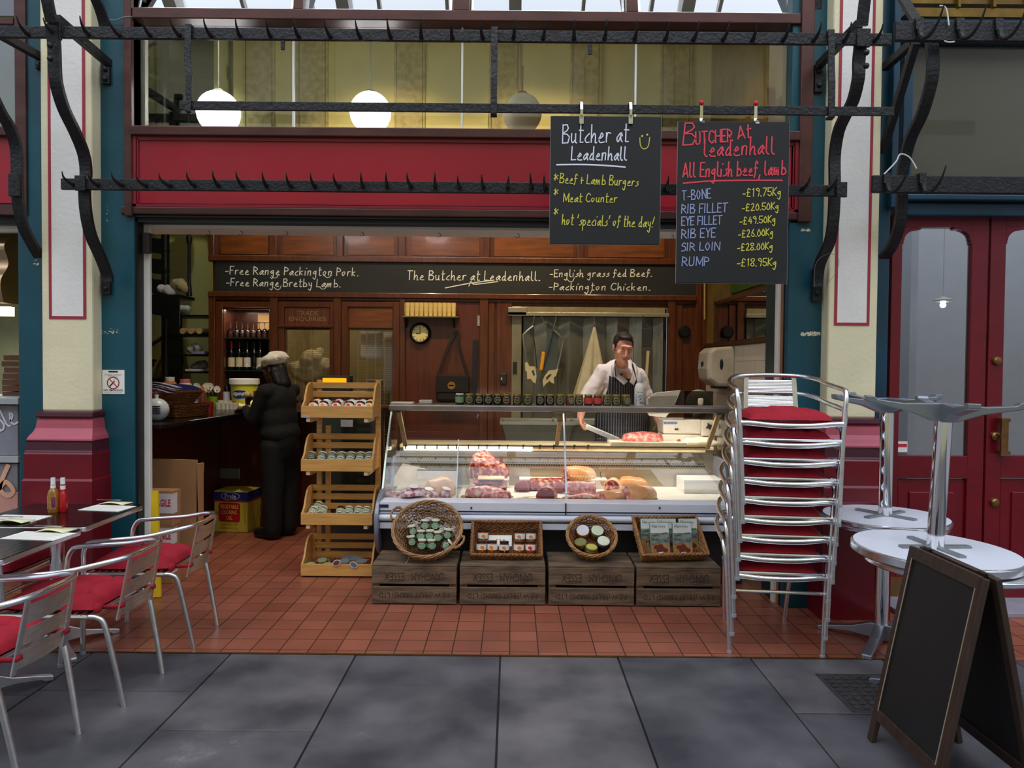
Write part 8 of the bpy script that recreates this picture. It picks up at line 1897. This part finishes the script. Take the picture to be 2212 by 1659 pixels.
def head_parts(M):
 """skull, jaw, nose, lips and ears; faces -y before M (a 4x4) places it"""
 f = lambda x, y, z: M @ Vector((x, y, z)); R3 = M.to_3x3()
 balls = [(f(0, .018, .032), (.076, .094, .086), R3), (f(0, -.028, -.03), (.060, .066, .085), R3), (f(0, -.070, -.103), (.024, .022, .020), R3)]
 for s in (-1, 1):
  balls += [(f(s * .044, -.008, -.068), (.022, .034, .030), R3), (f(s * .040, -.056, -.030), (.028, .026, .026), R3), (f(s * .079, .012, -.006), (.009, .020, .033), R3), (f(s * .012, -.1, -.036), (.009, .010, .008), R3)]
 caps = [(f(0, -.088, .016), f(0, -.110, -.030), .008, .0125), (f(-.040, -.083, .032), f(.040, -.083, .032), .012, .012), (f(-.019, -.087, -.064), f(.019, -.087, -.064), .0075, .0075), (f(-.014, -.086, -.077), f(.014, -.086, -.077), .008, .008)]
 return caps, balls
def face_details(M, parent, eyec=(60, 44, 34), brow=None, lip=None, skin=None):
 f = lambda x, y, z: M @ Vector((x, y, z)); R3 = M.to_3x3()
 for s in (-1, 1):
  b = MB(); b.ball(f(s * .031, -.0795, .004), .0115, 14); e = b.build('eye', mat('eye_white', (216, 208, 200), .3), parent, smooth=True)
  b = MB(); b.ball(f(s * .030, -.0885, -.0035), (.005, .0028, .005), 12, R3); o = b.build('iris', mat('iris', eyec, .2), None, smooth=True); o.parent = e; KIDS.setdefault(e.name, []).append(o)
  b = MB(); b.ball(f(s * .031, -.0805, .008), (.0132, .0122, .0088), 14, R3); b.build('eyelid', skin, parent, smooth=True)
  b = MB(); b.tube(spline([f(s * .014, -.0945, .034), f(s * .030, -.0945, .038), f(s * .048, -.085, .032)], 4), [.002, .0025, .003, .003, .003, .0026, .0022, .002, .0015], 6); b.build('eyebrow', brow, parent)
 b = MB(); b.tube(spline([f(-.022, -.0885, -.068), f(-.008, -.096, -.066), f(0, -.0955, -.0675), f(.008, -.096, -.066), f(.022, -.0885, -.068)], 3), .0042, 6); b.tube(spline([f(-.017, -.088, -.0745), f(0, -.096, -.0755), f(.017, -.088, -.0745)], 4), .0045, 6); b.build('lips', lip, parent, smooth=True)
def hand_parts(wr, fwd, palm, side, curl=(35, 55, 35), spread=.06, thumb=None):
 """palm and five bent fingers; fwd points from wrist to knuckles, palm is where the palm faces, side +1 puts the thumb along palm x fwd"""
 fwd = Vector(fwd).normalized(); palm = (Vector(palm) - fwd * Vector(palm).dot(fwd)).normalized(); lat = palm.cross(fwd) * side; wr = Vector(wr)
 R3 = Matrix((lat, fwd, palm)).transposed(); balls = [(wr + fwd * .045, (.040, .050, .014), R3)]; caps = [(wr - fwd * .03, wr + fwd * .02, .026, .025)]
 for k, (u, L, r) in enumerate(((.030, .078, .0092), (.010, .086, .0096), (-.010, .080, .0092), (-.029, .064, .0080))):
  p = wr + fwd * (.085 - .004 * abs(k - 1)) + lat * u; a = 0.0; caps.append((wr + fwd * .045 + lat * u * .8, p, .012, r + .001))
  d = (fwd + lat * u * spread * 10).normalized()
  for j, (fr_, cu) in enumerate(zip((.45, .32, .23), curl)):
   a += R(cu); q = p + (d * math.cos(a) + palm * math.sin(a)) * L * fr_; caps.append((p, q, r * (1 - .1 * j), r * (.93 - .1 * j))); p = q
 b0 = wr + fwd * .022 + lat * .030; t1 = b0 + (fwd * .55 + lat * .65 + palm * .45).normalized() * .040; t2 = t1 + (fwd * .75 + lat * .1 + palm * .7).normalized() * .034
 caps += [(b0, t1, .0135, .0115), (t1, t2, .011, .0085)]
 return caps, balls
# ---- the butcher
HY, TY = 6.15, 6.38
hc = W(1346, 751, HY); man = thing('person', 'butcher in white jacket and striped navy apron looking down at a tray behind the counter', 'person', (W(1345, 900, TY).x, TY + .03, 0))
MH = Matrix.Translation(hc) @ Euler((R(20), R(3), R(10))).to_matrix().to_4x4()
shR, shL = W(1297, 798, TY), W(1383, 806, TY + .04); elR, wrR = W(1266, 860, TY - .06), W(1254, 900, TY - .16); elL, wrL = W(1400, 862, TY + .08), W(1420, 908, TY + .04)
hip = Vector((W(1340, 900, TY).x, TY + .06, .95)); chest = Vector((W(1342, 830, TY).x, TY, W(1342, 830, TY).z)); nk = W(1349, 792, TY - .06)
hcaps, hballs = head_parts(MH)
body = hcaps + [(MH @ Vector((0, .040, -.05)), nk + Vector((0, .085, -.045)), .050, .056), (nk + Vector((0, .085, -.05)), chest, .06, .12), (chest, hip, .12, .12), (shR + Vector((.02, 0, -.02)), chest + Vector((-.05, .02, .07)), .042, .06), (shL + Vector((-.02, 0, -.02)), chest + Vector((.05, .02, .07)), .042, .06),
  (shR + Vector((.015, 0, -.02)), elR, .044, .040), (elR, wrR, .041, .029), (shL + Vector((-.015, 0, -.02)), elL, .044, .040), (elL, wrL, .040, .029)]
for s in (-1, 1): body += [(hip + Vector((s * .08, 0, -.04)), Vector((hip.x + s * .10, hip.y, .48)), .085, .056), (Vector((hip.x + s * .10, hip.y, .48)), Vector((hip.x + s * .11, hip.y + .03, .08)), .055, .04), (Vector((hip.x + s * .11, hip.y + .03, .05)), Vector((hip.x + s * .13, hip.y - .13, .035)), .042, .034)]
wR = wrR; fR = (W(1257, 926, TY - .22) - wR); h1, b1 = hand_parts(wR, fR, (.8, -.4, -.2), 1, (30, 60, 45))
h2, b2 = hand_parts(wrL, (.2, -.2, -1), (-1, 0, -.2), -1, (20, 30, 20))
blob('body', body + h1 + h2, hballs + b1 + b2, SKIN, man, .0062, 4).data.transform(Matrix.LocRotScale(man.location, None, None).inverted())
def wfix(o, root=man):
 o.data.transform(Matrix.LocRotScale(root.location, root.rotation_euler, None).inverted()); return o
n0 = len(KIDS[man.name]); face_details(MH, man, brow=HAIRD, lip=mat('lip_rose', (208, 128, 112), .5), skin=SKIN)
for o in KIDS[man.name][n0:]:
 wfix(o)
 for c in kids(o): wfix(c)
f = lambda x, y, z: MH @ Vector((x, y, z)); R3 = MH.to_3x3()
wfix(blob('hair', [], [(f(0, .028, .050), (.080, .092, .078), R3), (f(0, -.018, .098), (.060, .052, .024), R3), (f(0, .07, .0), (.066, .050, .07), R3), (f(-.066, .02, .03), (.016, .045, .05), R3), (f(.066, .02, .03), (.016, .045, .05), R3)], HAIRD, man, .005, 3, .006))
jk = [(chest + Vector((0, .015, .05)), (.175, .125, .15)), (chest + Vector((0, .02, -.12)), (.175, .13, .18)), (hip + Vector((0, .0, .06)), (.175, .135, .16)), (chest + Vector((0, .03, .12)), (.15, .10, .10))]
hem = elR.lerp(wrR, .12)
wfix(blob('jacket', [(shR + Vector((.012, 0, -.012)), chest + Vector((-.06, .02, .085)), .064, .09), (shL + Vector((-.012, 0, -.012)), chest + Vector((.06, .02, .085)), .062, .09), (shR + Vector((.012, 0, -.02)), elR, .066, .064), (elR, hem, .064, .066), (shL + Vector((-.012, 0, -.02)), elL, .064, .06), (elL, elL.lerp(wrL, .1), .06, .06)], jk, SHIRT, man, .009, 8, .022))
b = MB()
def collar(sgn):
 P = [nk + Vector((sgn * .062, .065, .035)), nk + Vector((sgn * .080, .0, -.012)), nk + Vector((sgn * .064, -.068, -.075)), nk + Vector((sgn * .012 + .02, -.112, -.145))]
 Q = spline(P, 5); rs = []
 for i, p in enumerate(Q):
  w_ = .038 * (1 - .35 * i / len(Q)); rs.append((p + Vector((-sgn * .004, -.002, w_ * .8)), p + Vector((sgn * .03, -.012, -w_ * .3))))
 vs = [[b.v(q) for q in r] for r in rs]
 for i in range(len(vs) - 1): b.f((vs[i][0], vs[i][1], vs[i + 1][1], vs[i + 1][0]))
collar(-1); collar(1); o = b.build('collar', SHIRT, man, smooth=2); wfix(o); o.modifiers.new('thickness', 'SOLIDIFY').thickness = .007
b = MB(); vt = nk + Vector((.010, -.16, -.006)); b.grid(lambda u, v: vt + Vector(((u - .5) * .088 * (1 - v) + .004, 0, -.118 * v)), 10, 12); o = b.build('open_neck', SKIN, man, smooth=2); wfix(o)
w_ = o.modifiers.new('lie_on_jacket', 'SHRINKWRAP'); w_.target = [k for k in kids(man) if k.name.startswith('jacket')][0]; w_.offset = .005
b = MB(); b.ball(W(1342, 809, TY - .165), (.011, .006, .011), 10); wfix(b.build('jacket_button', BLACK, man, smooth=True))
# apron
def apr(u, v):
 z = W(1345, 818, TY - .15).z - v * .92 + (.022 * (2 * u - 1) ** 2 if v == 0 else 0)
 hw = (.128 + .02 * v * 4) if v < .12 else min(.235, .140 + .24 * (v - .12) * 1.7); a = (u * 2 - 1)
 x = chest.x + .012 + (hip.x - chest.x) * min(1, v * 2) + a * hw
 y = TY - .148 + .10 * a * a * (.5 + .9 * min(1, v * 2)) + .035 * min(1, v * 1.5) * 0 + .006 * math.sin(a * 9 + v * 4) * v
 return (x, y, z)
b = MB(); b.grid(apr, 24, 30); o = b.build('apron', APR, man, smooth=2); wfix(o); o.modifiers.new('thickness', 'SOLIDIFY').thickness = .004
b = MB(); b.tube(spline([W(1330, 817, TY - .135), W(1329, 798, TY - .15), W(1328, 785, TY - .10), W(1333, 780, TY + .05), W(1349, 778, TY + .10), W(1363, 782, TY + .05), W(1367, 790, TY - .08), W(1370, 802, TY - .13), W(1373, 820, TY - .135)], 5), 0, sq=(.004, .028)); wfix(b.build('apron_strap', APR, man))
wfix(blob('trousers', [(hip + Vector((0, 0, .02)), hip + Vector((0, 0, -.1)), .15, .14)] + [(hip + Vector((s * .08, 0, -.06)), Vector((hip.x + s * .11, hip.y + .03, .10)), .10, .065) for s in (-1, 1)], [], BLKT, man, .012, 6))
for s in (-1, 1): wfix(blob('shoe', [(Vector((hip.x + s * .11, hip.y + .04, .05)), Vector((hip.x + s * .13, hip.y - .14, .042)), .05, .042)], [], BLACK, man, .008, 4))
# steel tray held edge-on
a, c = W(1262, 917, TY - .235), W(1334, 948, TY - .22); b = MB(); b.bar(a, c, .20, .012, (0, .10, 1)); tr = tag(b.build('steel_tray', STEELB, None, bevel=.003), 'flat steel tray held slanting in the butcher\'s hand', 'tray')
b = MB(); b.bar(a + Vector((0, -.10, -.008)), c + Vector((0, -.10, -.008)), .012, .034, (0, .1, 1)); b.build('tray_lip', STEEL, tr)
# ---- the woman at the bar
WX = W(600, 1000, 6.42).x
wo_ = thing('person', 'woman in black with a cream baker boy cap standing at the bar, seen from behind', 'person', (WX, 6.40, 0), (0, 0, R(-118)))
hd = Vector((.0, -.045, 1.45)); MW = Matrix.Translation(hd) @ Euler((R(12), 0, R(6))).to_matrix().to_4x4() @ Matrix.Scale(.94, 4)
hcaps, hballs = head_parts(MW)
ch_ = Vector((0, .02, 1.18)); hp_ = Vector((0, .03, .86)); nk_ = Vector((0, .0, 1.34))
shl = {s: Vector((s * .165, .02, 1.265)) for s in (-1, 1)}
inv = Matrix.LocRotScale(wo_.location, wo_.rotation_euler, None).inverted()
hw_ = inv @ W(545, 858, 6.5); el_ = {-1: shl[-1].lerp(hw_, .5) + Vector((-.04, .03, -.10)), 1: Vector((.20, -.08, 1.02))}; wr_ = {-1: hw_ + Vector((0, .06, -.01)), 1: Vector((.10, -.27, 1.10))}
body = hcaps + [(MW @ Vector((0, .012, -.07)), nk_, .048, .052), (nk_, ch_, .06, .11), (ch_, hp_, .11, .13)]
hands = [[], []]
for s in (-1, 1):
 body += [(shl[s], ch_ + Vector((s * .05, 0, .06)), .05, .07), (shl[s], el_[s], .045, .036), (el_[s], wr_[s], .036, .026), (hp_ + Vector((s * .08, 0, -.04)), Vector((s * .085, .03, .45)), .09, .052), (Vector((s * .085, .03, .45)), Vector((s * .09, .05, .07)), .05, .036), (Vector((s * .09, .05, .05)), Vector((s * .10, -.11, .035)), .038, .03)]
 q = hand_parts(wr_[s], (0, -1, .1) if s < 0 else (-.3, -1, 0), (.3, 0, -1), s * -1, (40, 50, 35)); body += q[0]; hballs += q[1]
blob('body', body, hballs, SKIND, wo_, .0065, 4)
face_details(MW, wo_, brow=HAIRB, lip=mat('lip_brown', (96, 50, 44), .5), skin=SKIND)
blob('jumper', [(shl[s], ch_ + Vector((s * .06, .0, .07)), .068, .09) for s in (-1, 1)] + [(shl[s], el_[s], .064, .054) for s in (-1, 1)] + [(el_[s], wr_[s], .054, .042) for s in (-1, 1)], [(ch_, (.175, .13, .17)), (Vector((0, .03, 1.02)), (.175, .135, .2)), (hp_ + Vector((0, .01, .04)), (.185, .155, .14))], BLKC, wo_, .010, 22, .007)
blob('trousers', [(hp_ + Vector((0, 0, .05)), hp_ + Vector((0, .01, -.08)), .165, .155)] + [(hp_ + Vector((s * .085, .01, -.06)), Vector((s * .09, .045, .07)), .108, .075) for s in (-1, 1)], [], BLKT, wo_, .012, 14, .006)
for s in (-1, 1): blob('shoe', [(Vector((s * .09, .06, .045)), Vector((s * .10, -.12, .04)), .048, .04)], [], BLACK, wo_, .008, 4)
f = lambda x, y, z: MW @ Vector((x, y, z)); R3 = MW.to_3x3()
blob('hair', [(f(0, .085, .0), f(0, .09, -.15), .052, .055), (f(-.05, .05, -.02), f(-.05, .08, -.14), .04, .04), (f(.05, .05, -.02), f(.05, .08, -.14), .04, .04)], [(f(0, .03, .03), (.083, .092, .085), R3)], HAIRB, wo_, .007, 4, .01)
blob('cap', [], [(f(0, .035, .085), (.118, .135, .066), R3), (f(0, .055, .100), (.10, .11, .062), R3), (f(0, .01, .055), (.092, .105, .03), R3), (f(0, -.125, .048), (.062, .052, .009), Euler((R(28), 0, 0)).to_matrix())], CAPM, wo_, .007, 4, .022)
b = MB(); b.ball((hw_ + Vector((0, -.06, .02))), (.035, .035, .03), 12); b.bar(hw_ + Vector((0, -.08, 0)), hw_ + Vector((.02, -.05, -.14)), .016, .012); o = b.build('wooden_ladle', mat('ladle_cream', (200, 180, 140), .5), None, smooth=True); o.location = wo_.location; o.rotation_euler = wo_.rotation_euler; tag(o, 'pale wooden ladle held by the woman in front of yellow bucket', 'ladle')
